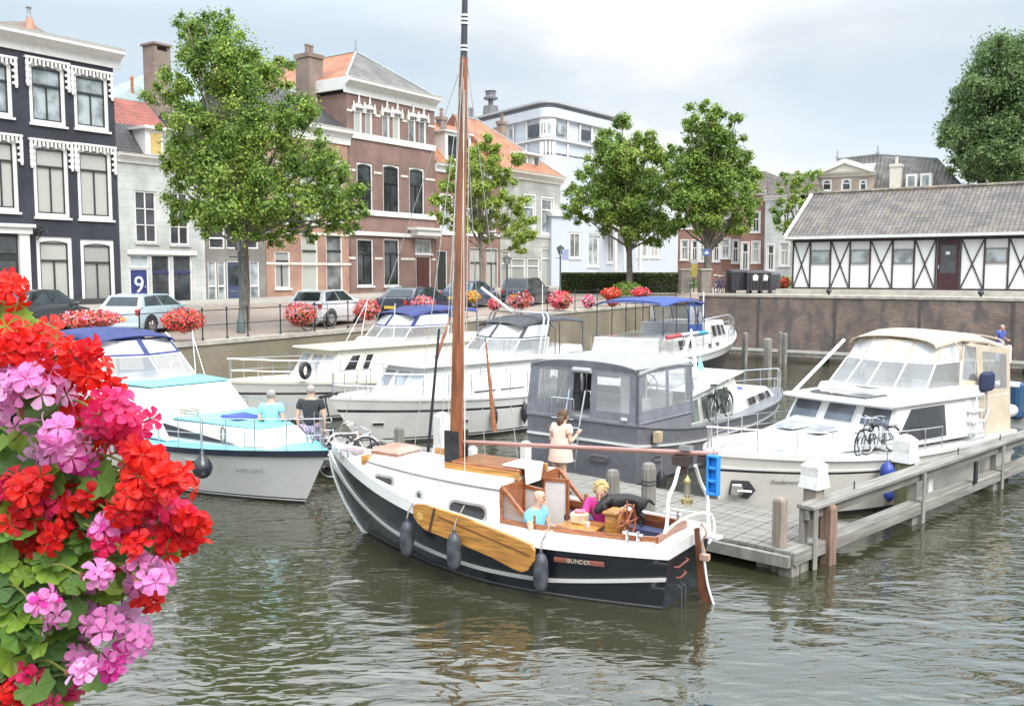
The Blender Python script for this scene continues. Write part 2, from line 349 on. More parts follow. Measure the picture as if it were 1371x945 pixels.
tag(MB().poly([(-900,-300,0),(900,-300,0),(900,1500,0),(-900,1500,0)]).build('water',water_mat()),kind='structure')
# ================================================================ land
U=Vector((.5778,.8162,0)); NN=Vector((-.8162,.5778,0)); Q0=Vector((-10.2,29.3,0))
def AS(a,s,z=None):
    p=Q0+U*a+NN*s
    return Vector((p.x,p.y,gz(a,s) if z is None else z))
def gz(a,s): return 2.3+.035*min(max(s,0),16)+.011*min(max(a,-12),45)
def toas(p):
    d=Vector((p[0],p[1],0))-Q0; return d.dot(U),d.dot(NN)
def G(x,y):
    a,s=toas((x,y)); return gz(a,s)
def onland(px,py,it=12):
    z=2.6
    for _ in range(it):
        p=PZ(px,py,z); z=G(p.x,p.y)
    return PZ(px,py,z)
clinker=brick('clinker_paving',(.33,.27,.22),(.26,.21,.18),(.18,.16,.14),.21,.10,.01)
# paving uses horizontal coordinates
def paving(name,c1,c2,mo,bw,bh,ms=.008):
    m,nt,b=_nt(name); N=nt.nodes; L=nt.links
    tc=N.new('ShaderNodeTexCoord'); bt=N.new('ShaderNodeTexBrick'); bt.inputs['Scale'].default_value=1; bt.inputs['Brick Width'].default_value=bw; bt.inputs['Row Height'].default_value=bh; bt.inputs['Mortar Size'].default_value=ms
    bt.inputs['Color1'].default_value=rgb(c1); bt.inputs['Color2'].default_value=rgb(c2); bt.inputs['Mortar'].default_value=rgb(mo)
    mp=N.new('ShaderNodeMapping'); mp.inputs['Rotation'].default_value=(0,0,R(-54.7)); L.new(tc.outputs['Object'],mp.inputs[0]); L.new(mp.outputs[0],bt.inputs['Vector'])
    ns=N.new('ShaderNodeTexNoise'); ns.inputs['Scale'].default_value=.5; ns.inputs['Detail'].default_value=8; L.new(tc.outputs['Object'],ns.inputs['Vector'])
    rp=N.new('ShaderNodeValToRGB'); rp.color_ramp.elements[0].color=(.7,.7,.7,1); rp.color_ramp.elements[1].color=(1.25,1.22,1.18,1); L.new(ns.outputs['Fac'],rp.inputs[0])
    mm=N.new('ShaderNodeMixRGB'); mm.blend_type='MULTIPLY'; mm.inputs[0].default_value=1; L.new(bt.outputs['Color'],mm.inputs[1]); L.new(rp.outputs[0],mm.inputs[2]); L.new(mm.outputs[0],b.inputs['Base Color']); b.inputs['Roughness'].default_value=.85
    return m
pav=paving('street_brick_paving',(.34,.27,.23),(.28,.22,.19),(.2,.18,.16),.21,.105)
pav2=paving('pale_slab_paving',(.40,.37,.33),(.34,.32,.29),(.25,.23,.2),.6,.6)
def grid(alist,slist,zoff=0):
    m=MB(); vs=[];fs=[];n=len(slist)
    for a in alist:
        for s in slist: p=AS(a,s); p.z+=zoff; vs.append(p)
    for i in range(len(alist)-1):
        for j in range(n-1): fs.append((i*n+j,(i+1)*n+j,(i+1)*n+j+1,i*n+j+1))
    return m.add(vs,fs)
al=[-40,-30,-20,-12,-6,0,8,16,24,32,40,45,60,90,160,500]
tag(grid(al,[.35,3,6,9,12,16,30,400]).build('street',pav),kind='structure')
tag(grid([-40,-12,0,16,32,45,60,90],[13.2,16],.10).build('pavement',pav2),kind='structure')
kb=MB()
for a0,a1 in ((-40,-12),(-12,0),(0,16),(16,32),(32,45),(45,60)):
    kb.beam(AS(a0,13.12)+Vector((0,0,.03)),AS(a1,13.12)+Vector((0,0,.03)),.14,.16)
tag(kb.build('kerb',plain('kerb_stone',(.42,.41,.38),.8)),kind='structure')
# quay wall along the street
qbrick=brick('quay_brick',(.27,.215,.15),(.20,.165,.12),(.28,.25,.20),.22,.07,.012,dirt=((.21,.19,.12),.9))
cope=plain('coping_stone',(.40,.37,.32),.8,var=.2,scale=3,bump=.2)
qw=MB(); 
pts=[-40,-12,0,10,20,30,40,47]
for a0,a1 in zip(pts,pts[1:]):
    A=AS(a0,0);B=AS(a1,0);C=AS(a1,.6);D=AS(a0,.6)
    qw.box8([(p.x,p.y,-2) for p in(A,B,C,D)],[(p.x,p.y,p.z-.12) for p in(A,B,C,D)])
qr=empty('quay_wall',(0,0,0)); tag(qr,'long low brown brick quay wall with mossy stains below the street railing','wall')
# local coords in the wall's own frame so that bricks run along it
ANG=math.atan2(U.y,U.x)
def tolocal(p,org,ang):
    d=Vector(p)-Vector(org); c,s=math.cos(-ang),math.sin(-ang); return (d.x*c-d.y*s,d.x*s+d.y*c,d.z)
def relocal(mb,org,ang): mb.v=[tolocal(v,org,ang) for v in mb.v]; return mb
qr.location=Q0; qr.rotation_euler=(0,0,ANG)
relocal(qw,Q0,ANG).build('brickwork',qbrick,qr)
cp=MB()
for a0,a1 in zip(pts,pts[1:]):
    A=AS(a0,-.05);B=AS(a1,-.05);C=AS(a1,.40);D=AS(a0,.40)
    cp.box8([(p.x,p.y,p.z-.12) for p in(A,B,C,D)],[(p.x,p.y,p.z+.012) for p in(A,B,C,D)])
relocal(cp,Q0,ANG).build('coping',cope,qr)
# high quay on the right
ZR=3.29; RA=Vector((10.8,54,0)); RD=Vector((.8162,-.5778,0)); RANG=math.atan2(RD.y,RD.x)
def RP(x,y,z=0): # x along the wall, y back
    p=RA+RD*x+U*y; return Vector((p.x,p.y,z))
rw=MB(); rq=empty('high_quay_wall',RA,RANG,'tall weathered purple brown brick quay wall below the half timbered building','wall')
rw.box(0,0,-2,45,.7,ZR-.16); 
rbrick=brick('old_quay_brick',(.29,.195,.15),(.16,.125,.105),(.26,.23,.21),.24,.075,.012,bump=.8,dirt=((.13,.11,.105),1.6))
rw.build('brickwork',rbrick,rq); MB().box(-.05,-.06,ZR-.16,45,.5,ZR+.012).build('coping',cope,rq,bevel=.02)
gb=MB(); 
for k in range(9): gb.box(3.5+k*4.2,-.03,.2,3.62+k*4.2,-.002,ZR-.16)
gb.build('joint_strip',plain('dark_joint',(.09,.08,.075),.9),rq)
m=MB(); P=[RP(0,.35,ZR),RP(60,.35,ZR),RP(60,300,ZR),RP(0,300,ZR)]; m.poly(P)
m.poly([P[0],P[3],Vector((P[3].x,P[3].y,1)),Vector((P[0].x,P[0].y,1))])
tag(m.build('raised_quay',pav2),kind='structure')
# ================================================================ houses
pane_dark=glassy('window_glass_dark',(.035,.04,.045))
pane_curt=glassy('window_glass_curtain',(.30,.31,.29),stripes=5); pane_c2=glassy('window_glass_lace',(.40,.41,.375),stripes=8); pane_c3=glassy('window_glass_blind',(.17,.18,.18),stripes=0); vr=random.Random(9)
pane_sky=glassy('window_glass_pale',(.30,.34,.35))
wood_dark=plain('dark_green_frame',(.03,.035,.035),.4)
navy=plain('navy_door_paint',(.035,.045,.17),.35)
cream=plain('cream_stone',(.62,.59,.52),.6,var=.08)
lead=plain('zinc_roof',(.30,.33,.34),.5,var=.15)
def wall_holes(m,x0,x1,z0,z1,holes,y=0,depth=.16):
    xs=sorted({x0,x1,*[h[0] for h in holes],*[h[2] for h in holes]}); zs=sorted({z0,z1,*[h[1] for h in holes],*[h[3] for h in holes]})
    for a,b in zip(xs,xs[1:]):
        for c,d in zip(zs,zs[1:]):
            cx,cz=(a+b)/2,(c+d)/2
            if b-a<1e-4 or d-c<1e-4: continue
            if any(h[0]<cx<h[2] and h[1]<cz<h[3] for h in holes): continue
            m.poly([(a,y,c),(b,y,c),(b,y,d),(a,y,d)])
    for a,c,b,d in [h[:4] for h in holes]:
        Y=y+depth
        m.poly([(a,y,c),(a,y,d),(a,Y,d),(a,Y,c)]); m.poly([(b,y,d),(b,y,c),(b,Y,c),(b,Y,d)])
        m.poly([(a,y,c),(a,Y,c),(b,Y,c),(b,y,c)]); m.poly([(a,y,d),(b,y,d),(b,Y,d),(a,Y,d)])
class House:
    def __init__(s,name,label,L_,R_,zg,wallmat,group=None,cat='house'):
        s.o=Vector((L_[0],L_[1],zg)); d=Vector((R_[0]-L_[0],R_[1]-L_[1],0)); s.w=d.length; s.ang=math.atan2(d.y,d.x)
        s.r=empty(name,s.o,s.ang,label,cat,group); s.holes=[]; s.wm=wallmat; s.d=d.normalized(); s.n=Vector((-s.d.y,s.d.x,0))
    def loc(s,px,py,y=0):
        d=Vector(ray(px,py)); C=Vector((0,0,CAMH)); P=s.o+s.n*y
        t=(P-C).dot(s.n)/d.dot(s.n); p=C+d*t-s.o
        return p.dot(s.d),p.z
    def box(s,b):
        x0=s.loc(b[0],(b[1]+b[3])/2)[0]; x1=s.loc(b[2],(b[1]+b[3])/2)[0]
        z1=s.loc((b[0]+b[2])/2,b[1])[1]; z0=s.loc((b[0]+b[2])/2,b[3])[1]
        return x0,z0,x1,z1
    def window(s,b,fm=None,bars='T',pane=None,fw=.09,arch=0,sill=True,sm=None,surround=0,inner=None,local=False,trans=.33):
        """b pixel box of the opening"""
        fm=fm or white; pane=pane or pane_dark; x0,z0,x1,z1=b if local else s.box(b); s.holes.append((x0,z0,x1,z1))
        m=MB(); y0,y1=.05,.13
        m.box(x0,y0,z0,x0+fw,y1,z1); m.box(x1-fw,y0,z0,x1,y1,z1); m.box(x0+fw,y0,z1-fw,x1-fw,y1,z1); m.box(x0+fw,y0,z0,x1-fw,y1,z0+fw)
        if arch:  # white segmental head filling the corners of the opening
            n=8; zc=z1-fw
            for k in range(n):
                u0,u1=k/n,(k+1)/n; f=lambda u:-arch*(2*u-1)**2
                X0=x0+fw+(x1-x0-2*fw)*u0; X1=x0+fw+(x1-x0-2*fw)*u1
                m.box8([(X0,y0+.002,zc+f(u0)-.001),(X1,y0+.002,zc+f(u1)-.001),(X1,y1-.01,zc+f(u1)-.001),(X0,y1-.01,zc+f(u0)-.001)],[(X0,y0+.002,zc+.003),(X1,y0+.002,zc+.003),(X1,y1-.01,zc+.003),(X0,y1-.01,zc+.003)])
        if surround:
            q=surround
            m.box(x0-q,-.04,z0,x0,.05,z1+q); m.box(x1,-.04,z0,x1+q,.05,z1+q); m.box(x0,-.04,z1,x1,.05,z1+q)
        f=m.build('window',fm,s.r)
        im=inner or fm; g=MB(); a,c,e,d=x0+fw,z0+fw,x1-fw,z1-fw; t=.028; yy=(.075,.125)
        zt=d-(d-c)*trans
        if 'S' in bars: # dark sash border
            g.box(a,yy[0],c,a+.05,yy[1],d); g.box(e-.05,yy[0],c,e,yy[1],d); g.box(a,yy[0]-.004,d-.05-arch,e,yy[1],d-arch); g.box(a,yy[0]-.004,c,e,yy[1],c+.06)
        if 'T' in bars: g.box(a,yy[0]-.02,zt-.045,e,yy[1],zt+.045); g.box((a+e)/2-t,yy[0]-.008,c,(a+e)/2+t,yy[1],zt-.045)
        if 'U' in bars: g.box(a,yy[0]-.02,zt-.045,e,yy[1],zt+.045)
        if 'V' in bars: g.box((a+e)/2-t,yy[0]-.008,c,(a+e)/2+t,yy[1],d)
        for ch in bars:
            if ch.isdigit():
                k=int(ch)
                for i in range(1,k): zz=c+(d-c)*i/k; g.box(a,yy[0]-.012,zz-t*.7,e,yy[1],zz+t*.7)
        if g.v: g.build('glazing_bar',im,f)
        if pane is pane_curt: pane=vr.choice((pane_curt,pane_c2,pane_c2,pane_c3))
        MB().box(a-.01,.128,c-.01,e+.01,.15,d+.01).build('pane',pane,f)
        if sill: MB().box(x0-.06-surround,-.09,z0-.10,x1+.06+surround,.05,z0).build('sill',sm or fm,f)
        return x0,z0,x1,z1
    def door(s,b,mat,trans=None,frame=None,fw=.08,knob=True):
        x0,z0,x1,z1=s.box(b); s.holes.append((x0,z0,x1,z1)); frame=frame or white
        m=MB(); y0,y1=.04,.13
        m.mat(0); m.box(x0+fw,.07,z0,x1-fw,.13,z1-fw)
        W=x1-x0-2*fw; Hh=z1-fw-z0
        for u0,u1,v0,v1 in((.12,.46,.08,.42),(.54,.88,.08,.42),(.12,.46,.5,.93),(.54,.88,.5,.93)):
            m.box(x0+fw+W*u0,.055,z0+Hh*v0,x0+fw+W*u1,.075,z0+Hh*v1)
        d=m.build('door',mat,s.r)
        f=MB(); f.box(x0,y0,z0,x0+fw,y1,z1); f.box(x1-fw,y0,z0,x1,y1,z1); f.box(x0+fw,y0,z1-fw,x1-fw,y1,z1); f.build('door_frame',frame,d)
        if knob: MB().ball((x1-fw-.12,.03,z0+1.0),.035,8,5).build('handle',steel,d)
        return d,(x0,z0,x1,z1)
    def walls(s,x0,x1,z1,depth=9,z0=-.6,sidemat=None):
        m=MB(); wall_holes(m,x0,x1,z0,z1,[h for h in s.holes if h[0]>=x0-.01 and h[2]<=x1+.01])
        m.poly([(x0,depth,z0),(x0,0,z0),(x0,0,z1),(x0,depth,z1)][::-1]); m.poly([(x1,0,z0),(x1,depth,z0),(x1,depth,z1),(x1,0,z1)]); m.poly([(x1,depth,z0),(x0,depth,z0),(x0,depth,z1),(x1,depth,z1)])
        return m.build('wall',s.wm,s.r)
    def band(s,x0,x1,z,h,mat,out=.08,name='string_course',y1=0.0):
        return MB().box(x0,-out,z,x1,y1-.001,z+h).build(name,mat,s.r)
    def cornice(s,x0,x1,z,h=.9,out=.45,mat=None,depth=9):
        mat=mat or white; m=MB(); prof=[(0,0),(.08,0),(.10,.35*h),(.16,.5*h),(.6*out,.62*h),(out,.72*h),(out,.86*h),(out+.06,h),(-.2,h)]
        m.prism([(x0,-a,z+b) for a,b in prof],(x1-x0,0,0))
        k=m.build('cornice',mat,s.r); 
        return k
    def gable_roof(s,x0,x1,ze,zr,depth,mat,over=.15,name='roof',y0=0):
        """ridge parallel to the street"""
        m=MB(); yr=(y0+depth)/2; t=.12
        a=[(x0,y0-over,ze),(x1,y0-over,ze),(x1,yr,zr),(x0,yr,zr)]; b=[(x1,depth+over,ze),(x0,depth+over,ze),(x0,yr,zr),(x1,yr,zr)]
        m.prism(a,(0,0,-t)); m.prism(b,(0,0,-t))
        for x in(x0+.02,x1-.02): m.poly([(x,y0,ze-.1),(x,depth,ze-.1),(x,yr,zr-.1)])
        return m.build(name,mat,s.r)
    def hip_roof(s,x0,x1,ze,zr,depth,mats,d1=3.3,over=.2,back=3.3):
        """ridge perpendicular to the street, hip to the front"""
        xm=(x0+x1)/2; o=over; A=(x0-o,-o,ze);B=(x1+o,-o,ze);C=(x1+o,depth,ze);D=(x0-o,depth,ze);E=(xm,d1,zr);F_=(xm,depth-back,zr)
        m=MB(); m.mat(0).poly([A,B,E]); m.mat(1).poly([D,A,E,F_]); m.mat(0).poly([B,C,F_,E]); m.poly([C,D,F_])
        m.mat(2); m.tube([A,E],.09,6); m.tube([B,E],.09,6); m.tube([E,F_],.1,6)
        return m.build('roof',mats,s.r)
    def chimney(s,x,y,z0,z1,wx,wy,mat,pots=2,parent=None,potmat=None):
        m=MB(); m.box(x-wx/2,y-wy/2,z0,x+wx/2,y+wy/2,z1-.25); m.box(x-wx/2-.07,y-wy/2-.07,z1-.25,x+wx/2+.07,y+wy/2+.07,z1)
        c=m.build('chimney',mat,parent or s.r)
        if pots:
            for k in range(pots):
                xx=x+(k-(pots-1)/2)*.36
                MB().lathe([(.13,0),(.12,.5),(.15,.52),(.15,.62)],(xx,y,z1),8).build('chimney_pot',potmat or mat,parent or s.r)
        return c
FA=Vector((-18.7,45,0)); FD=Vector((.5778,.8162,0))
def onfac(px,back=0):
    """point on the street facade line seen at column px"""
    k=(px-CX)/FPX; k=k/ (cT+ (107.5/FPX)*sT)  # at eye height
    P=FA+NN*back; d=FD
    t=(k*P.y-P.x)/(d.x-k*d.y); p=P+d*t; return (p.x,p.y)
def zfac(p): 
    a,s=toas(p); return gz(a,16)
GRP='houses along the street behind the boats'
# ---------------------------------------------------------------- dark house with white trim
slate=brick('dark_blue_brick',(.042,.045,.060),(.034,.037,.052),(.035,.038,.05),.22,.065,.006,bump=.25)
L0=onfac(-70); R0=onfac(161)
h=House('canal_house',"dark blue house with white lace-like trim over its tall windows, leftmost",L0,R0,zfac(R0),slate,GRP)
H1=h
def lambrequin(h,x0,x1,zt,dr):
    """carved white board over a window with hanging tassels at both ends"""
    m=MB(); m.box(x0,-.14,zt,x1,-.001,zt+.10)
    n=max(5,int((x1-x0)/.17)); 
    for k in range(n):
        x=x0+(x1-x0)*(k+.5)/n; w=(x1-x0)/n*.36
        L_=.20 if k%2 else .26
        m.box8([(x-w*.4,-.12,zt-L_),(x+w*.4,-.12,zt-L_),(x+w*.4,-.09,zt-L_),(x-w*.4,-.09,zt-L_)],[(x-w,-.12,zt),(x+w,-.12,zt),(x+w,-.09,zt),(x-w,-.09,zt)])
        m.cone((x,-.13,zt-L_+.03),(x,-.08,zt-L_+.03),.055,n=6)
    for x,sg in((x0+.08,1),(x1-.08,-1)):
        for j in range(4):
            z=zt-.10-j*dr/4; m.box(x-.07,-.13,z-dr/4+.04,x+.07,-.08,z); m.cone((x+sg*.12,-.12,z-.12),(x+sg*.12,-.08,z-.12),.06,n=6)
        m.box(x-.04,-.15,zt-dr-.15,x+.04,-.06,zt)
    return m.build('carved_trim',white,h.r)
cols=[(-47,-16,-24,8),(-22,22,-22,22)]
top=[(-35,73,-4+14,157),(40.6,87,89,170),(101,99,147,176)]
top=[(-24,77,16,155),(39,84,87,167),(99,97,145,174)]
mid=[(-20,182,24,283),(45,192,92,291),(104,198,150,294)]
low=[(50,317,98,411),(109,321,154,411)]
for b in [(-90,70,-52,150)]+top: h.window(b,bars='ST',pane=pane_sky,fw=.17,arch=.12,inner=wood_dark,trans=.36)
for b in [(-88,176,-46,280)]+mid: h.window(b,bars='ST',pane=pane_curt,fw=.17,arch=.12,inner=wood_dark,trans=.30)
for b in low: h.window(b,bars='ST',pane=pane_curt,fw=.18,arch=.10,inner=wood_dark,trans=.32)
for b in top+mid:
    x0,z0,x1,z1=h.box(b); lambrequin(h,x0-.18,x1+.22,z1+.03,1.05)
xR,zt=h.loc(161,76); xL=-1
zt=h.loc(120,86)[1]
h.walls(0,h.w,zt,10)
h.cornice(-.1,h.w+.35,zt,.85,.55)
h.band(0,h.w,-.6,.95,plain('dark_plinth',(.05,.05,.055),.7),.06,'plinth')
# white portal round the front door at the left edge
x0,z0,x1,z1=h.box((-30,300,38,412)); m=MB()
m.box(x0,-.22,z0,x0+.45,-.001,z1-.4); m.box(x1-.45,-.22,z0,x1,-.001,z1-.4); m.box(x0-.1,-.3,z1-.4,x1+.1,-.001,z1-.12); m.box(x0-.2,-.42,z1-.12,x1+.2,-.001,z1+.02)
pt=m.build('portal',white,h.r); MB().box(x0+.45,-.05,z0,x1-.45,-.002,z1-.4).build('front_door',wood_dark,pt)
MB().box(x0+.55,-.09,z1-1.25,x1-.55,-.05,z1-.55).build('fanlight',pane_dark,pt)
MB().box(x0+.6,-.09,z0+.9,x1-.6,-.05,z1-1.6).build('door_glass',pane_dark,pt)
m=MB() # lantern bracket
bx_,bz_=h.loc(48,309)
m.tube([(bx_,-.02,bz_),(bx_,-.5,bz_+.12),(bx_,-.9,bz_),(bx_,-1.0,bz_-.2)],.03,6); m.tube([(bx_,-.02,bz_-.4),(bx_,-.35,bz_-.25),(bx_,-.6,bz_+.05)],.025,6)
for k in range(5): m.ball((bx_+uni(-.1,.1),-.15-.15*k,bz_+uni(-.1,.1)),.09,6,4)
m.build('iron_bracket',iron,h.r)
rt=tiles('brown_grey_tiles',(.20,.14,.12),(.15,.11,.10),.3,.4,'x')
ap=h.loc(42,28,4); zr=ap[1]
m=MB(); ze=zt+.8; xm=ap[0]
xq=h.loc(76,45,1.2)[0]-xm; m.poly([(xm-5,.6,ze),(xm+xq,.6,ze),(xm,4.2,zr)]); m.poly([(xm+xq,.6,ze),(xm+xq,9,ze),(xm,5,zr),(xm,4.2,zr)]); m.poly([(xm-5,9,ze),(xm-5,.6,ze),(xm,4.2,zr),(xm,5,zr)]);m.poly([(xm+xq,9,ze),(xm-5,9,ze),(xm,5,zr)])
rf=m.build('roof',rt,h.r); redt=plain('red_ridge_tile',(.42,.16,.09),.8,var=.3)
rx_,rz_=h.loc(40,45,1.6); m=MB(); m.tube([(rx_,1.6,rz_),(xm,4.15,zr+.05)],[.24,.16],6); m.build('ridge_tile',redt,rf)
MB().lathe([(.12,0),(.12,.25),(.09,.3),(.09,.6),(.14,.62),(.14,.68)],(xm,4.2,zr),8).build('finial',lead,rf)
# ---------------------------------------------------------------- white house number 9
wst=brick('white_block_render',(.52,.54,.52),(.49,.51,.49),(.40,.41,.40),1.0,.42,.012,bump=.15)
a=onfac(162); b=onfac(275.5)
h=House('canal_house','narrow pale grey house with blue door numbered 9 and a slate mansard',a,b,zfac(b),wst,GRP)
h.window((181,256,210,325),bars='V3',pane=pane_dark,fw=.08,sm=plain('grey_sill',(.4,.4,.38),.7)); h.window((227,258,253,328),bars='V3',pane=pane_dark,fw=.08,sm=MT['grey_sill'])
d,(x0,z0,x1,z1)=h.door((174,359,200,412),navy)
sz=(z1-z0); text('9',1.15,'number',plain('number_white',(.75,.76,.8),.5),d,((x0+x1)/2,.045,z0+sz*.56),(math.pi/2,0,0),.004)
h.window((174,341,200,358),bars='',pane=pane_sky,fw=.06,sill=False)
h.window((203,341,229,410),bars='U',pane=pane_dark,fw=.07,inner=navy,trans=.33,sill=False); h.window((232,341,258,410),bars='U',pane=pane_dark,fw=.07,inner=navy,trans=.33,sill=False)
zt=h.loc(200,221)[1]; h.walls(0,h.w,zt,9); h.cornice(-.02,h.w+.1,zt,.45,.35)
x0,z0,x1,z1=h.box((170,336,262,341)); MB().box(x0,-.1,z0,x1,-.001,z1).build('shop_fascia',white,h.r)
mans=tiles('black_slate',(.085,.085,.09),(.065,.065,.07),.22,.3,'x',.6)
zq=h.loc(190,168,1.2)[1]; x0=h.loc(161,190,.5)[0]
m=MB(); m.poly([(0,.1,zt+.4),(h.w,.1,zt+.4),(h.w-.9,1.5,zq),(0.0,1.5,zq)]); m.poly([(h.w,.1,zt+.4),(h.w,9,zt+.4),(h.w-.9,8,zq),(h.w-.9,1.5,zq)])
rf=m.build('roof',mans,h.r)
redr=tiles('red_tiles',(.36,.11,.075),(.30,.09,.07),.25,.35,'x')
zq2=h.loc(190,136,3)[1]
m=MB(); m.poly([(-.0,1.5,zq),(h.w-.9,1.5,zq),(h.w-.9,3.4,zq2),(0,3.4,zq2)]); m.poly([(h.w-.9,8,zq),(0,8,zq),(0,3.4,zq2),(h.w-.9,3.4,zq2)]); m.build('upper_roof',redr,rf)
# dormer
x0=h.loc(194,190,.1)[0]; x1=h.loc(238,190,.1)[0]; z0=zt+.45; z1=h.loc(215,175,.1)[1]
m=MB(); m.box(x0,.05,z0,x1,2.4,z1); dm=m.build('dormer',white,rf)
MB().box(x0-.15,-.15,z1,x1+.15,2.5,z1+.14).build('dormer_cap',white,rf)
w_=(x1-x0); MB().box(x0+.28,.0,z0+.12,x0+w_*.45,.049,z1-.18).build('dormer_blind',plain('yellow_blind',(.50,.36,.13),.7),rf); MB().box(x0+w_*.52,.0,z0+.12,x0+w_*.92,.049,z1-.18).build('dormer_glass',pane_curt,rf)
# green grey roof and tall chimney behind
a=onfac(160,9.5); b=onfac(250,9.5)
h=House('rear_house','house behind with a blue-grey pyramid roof showing over the white house',a,b,3,plain('rear_render',(.4,.38,.35),.8),None)
za=h.loc(200,138)[1]; zb=h.loc(240,92,2)[1]; xm=h.loc(232,90,3)[0]
h.walls(0,h.w+3,za,6,z0=-.5)
m=MB(); xl=h.loc(157,140)[0]; m.poly([(xl,0,za),(h.w+5,0,za),(xm+1,3,zb),(xm-1,3,zb)]); m.poly([(xl,6,za),(xl,0,za),(xm-1,3,zb)]); m.poly([(h.w+5,0,za),(h.w+5,6,za),(xm+1,3,zb)]);m.poly([(h.w+5,6,za),(xl,6,za),(xm-1,3,zb),(xm+1,3,zb)])
h_roof=m.build('roof',plain('weathered_copper',(.27,.34,.34),.7,var=.12,scale=2),h.r)
fx,fz=h.loc(177,120,.6); MB().lathe([(.16,0),(.12,.35),(.08,.6),(.1,1.3),(.03,1.4)],(fx,.6,fz-.6),8).build('finial',redt,h.r)
bch=brick('chimney_brick',(.30,.21,.17),(.25,.18,.15),(.3,.28,.25),.22,.07)
cx,cz=h.loc(206,64,-1.5); zlow=h.loc(206,140,-1.5)[1]; wx=(h.loc(222,100,-1.5)[0]-h.loc(191,100,-1.5)[0])*.7
m=MB(); m.box(cx-wx/2,-2.3,zlow-4,cx+wx/2,-1.2,cz-.3); m.box(cx-wx/2,-2.3,cz-.3,cx-wx/2+.2,-1.2,cz);m.box(cx+wx/2-.2,-2.3,cz-.3,cx+wx/2,-1.2,cz); m.box(cx-wx/2-.1,-2.4,cz,cx+wx/2+.1,-1.1,cz+.12)
m.build('chimney',bch,h.r)
# ---------------------------------------------------------------- grey narrow house
gry=brick('grey_brick_front',(.25,.23,.21),(.22,.21,.19),(.2,.19,.18),.22,.065,.006)
a=onfac(276.2); b=onfac(356)
h=House('canal_house','narrow grey brick house with white window grid above a dark blue door',a,b,zfac(b),gry,GRP)
for bb in((280,302,301,333),(303,302,325,333),(327,302,346,333)): h.window(bb,bars='U',pane=pane_dark,fw=.07,trans=.55,sill=False)
for bb in((279,349,291,417),(292,349,303,417),(335,349,348,417)): h.window(bb,bars='U',pane=pane_sky,fw=.07,trans=.5,sill=False)
d,bb=h.door((304,349,326,417),plain('slate_blue_door',(.06,.075,.14),.4))
MB().box(bb[0]+.25,.045,bb[1]+1.05,bb[2]-.25,.056,bb[1]+1.12).build('letter_plate',steel,d); MB().box(bb[0]+.2,.04,bb[1]+1.4,bb[2]-.2,.052,bb[3]-.25).build('door_glass',pane_dark,d)
for bb in((284,240,305,285),(318,240,340,285)): h.window(bb,bars='V2',pane=pane_dark)
zt=h.loc(315,217)[1]; h.walls(0,h.w,zt,9); h.cornice(0,h.w,zt,.5,.3); h.gable_roof(0,h.w,zt+.45,zt+2.6,7,mans)
# ---------------------------------------------------------------- orange brick house
obr=brick('orange_brick',(.43,.195,.125),(.36,.155,.10),(.42,.36,.30),.22,.065,.010,bump=.35)
a=onfac(356.7); b=onfac(470)
h=House('canal_house','orange brick house with white frieze and tall ground floor windows beside the brown mansion',a,b,zfac(b),obr,GRP)
for bb in((404,313,426,392),(437,313,459,392)): h.window(bb,bars='U',pane=pane_curt,fw=.08,trans=.28,inner=wood_dark)
for bb in((368,336,389,386),): h.window(bb,bars='T',pane=pane_curt,fw=.09,trans=.25,inner=wood_dark)
for bb in((372,220,392,300),(404,220,424,300),(436,217,456,300)): h.window(bb,bars='T',pane=pane_sky,arch=.2,surround=.12,trans=.3)
for px in(325,365):
    z=h.loc(430,px-10)[1]; h.band(0,h.w,z,.14,cream,.03)
zt=h.loc(452,193)[1]; h.walls(0,h.w,zt,9); zf=h.loc(452,174)[1]
h.cornice(-.02,h.w+.05,zt,zf-zt+.1,.4)
h.gable_roof(0,h.w,zf+.05,zf+2.6,7.5,mans)
# ---------------------------------------------------------------- brown mansion
bbr=brick('purple_brown_brick',(.26,.130,.108),(.19,.10,.086),(.30,.24,.21),.22,.065,.010,bump=.35)
a=onfac(467.5); b=onfac(583)
h=House('canal_mansion','tall purple-brown brick mansion with white string courses and half orange hipped roof',a,b,zfac(b),bbr,GRP); H5=h
for bb in((474,145,485,183),(489,147,499,186),(512,151,522,190),(526,153,536,192),(547,157,557,195),(561,159,571,197)): h.window(bb,bars='S',pane=pane_curt,fw=.07,arch=.12,inner=white)
for bb in((478,218,499,283),(513,221,535,286),(548,225,568,289)): h.window(bb,bars='TS',pane=pane_dark,fw=.09,arch=.10,trans=.36,inner=wood_dark)
for bb in((478,320,500,383),(514,320,535,383)): h.window(bb,bars='TS',pane=pane_dark,fw=.09,trans=.3,inner=wood_dark)
h.window((556,321,578,340),bars='V',pane=pane_sky,fw=.08)
d,_=h.door((557,343,577,388),plain('maroon_door',(.10,.035,.03),.4))
def hb(py0,py1,px=527): return h.loc(px,py0)[1],h.loc(px,py1)[1]
for y0,y1,o in((186,194,.10),(158,161,.03),(233,236,.03),(284,291,.12),(312,317,.14),(345,348,.03)):
    if y0 in(158,233,345):
        z1,z0=hb(y0,y1); hs=sorted([q for q in h.holes if q[1]<z0<q[3]])
        xs=[0]+[v for q in hs for v in(q[0]-.12,q[2]+.12)]+[h.w]
        for i in range(0,len(xs),2):
            if xs[i+1]-xs[i]>.1: h.band(xs[i],xs[i+1],z0,z1-z0,cream,o)
    else:
        z1,z0=hb(y0,y1); h.band(0,h.w+.02,z0,z1-z0,white,o)
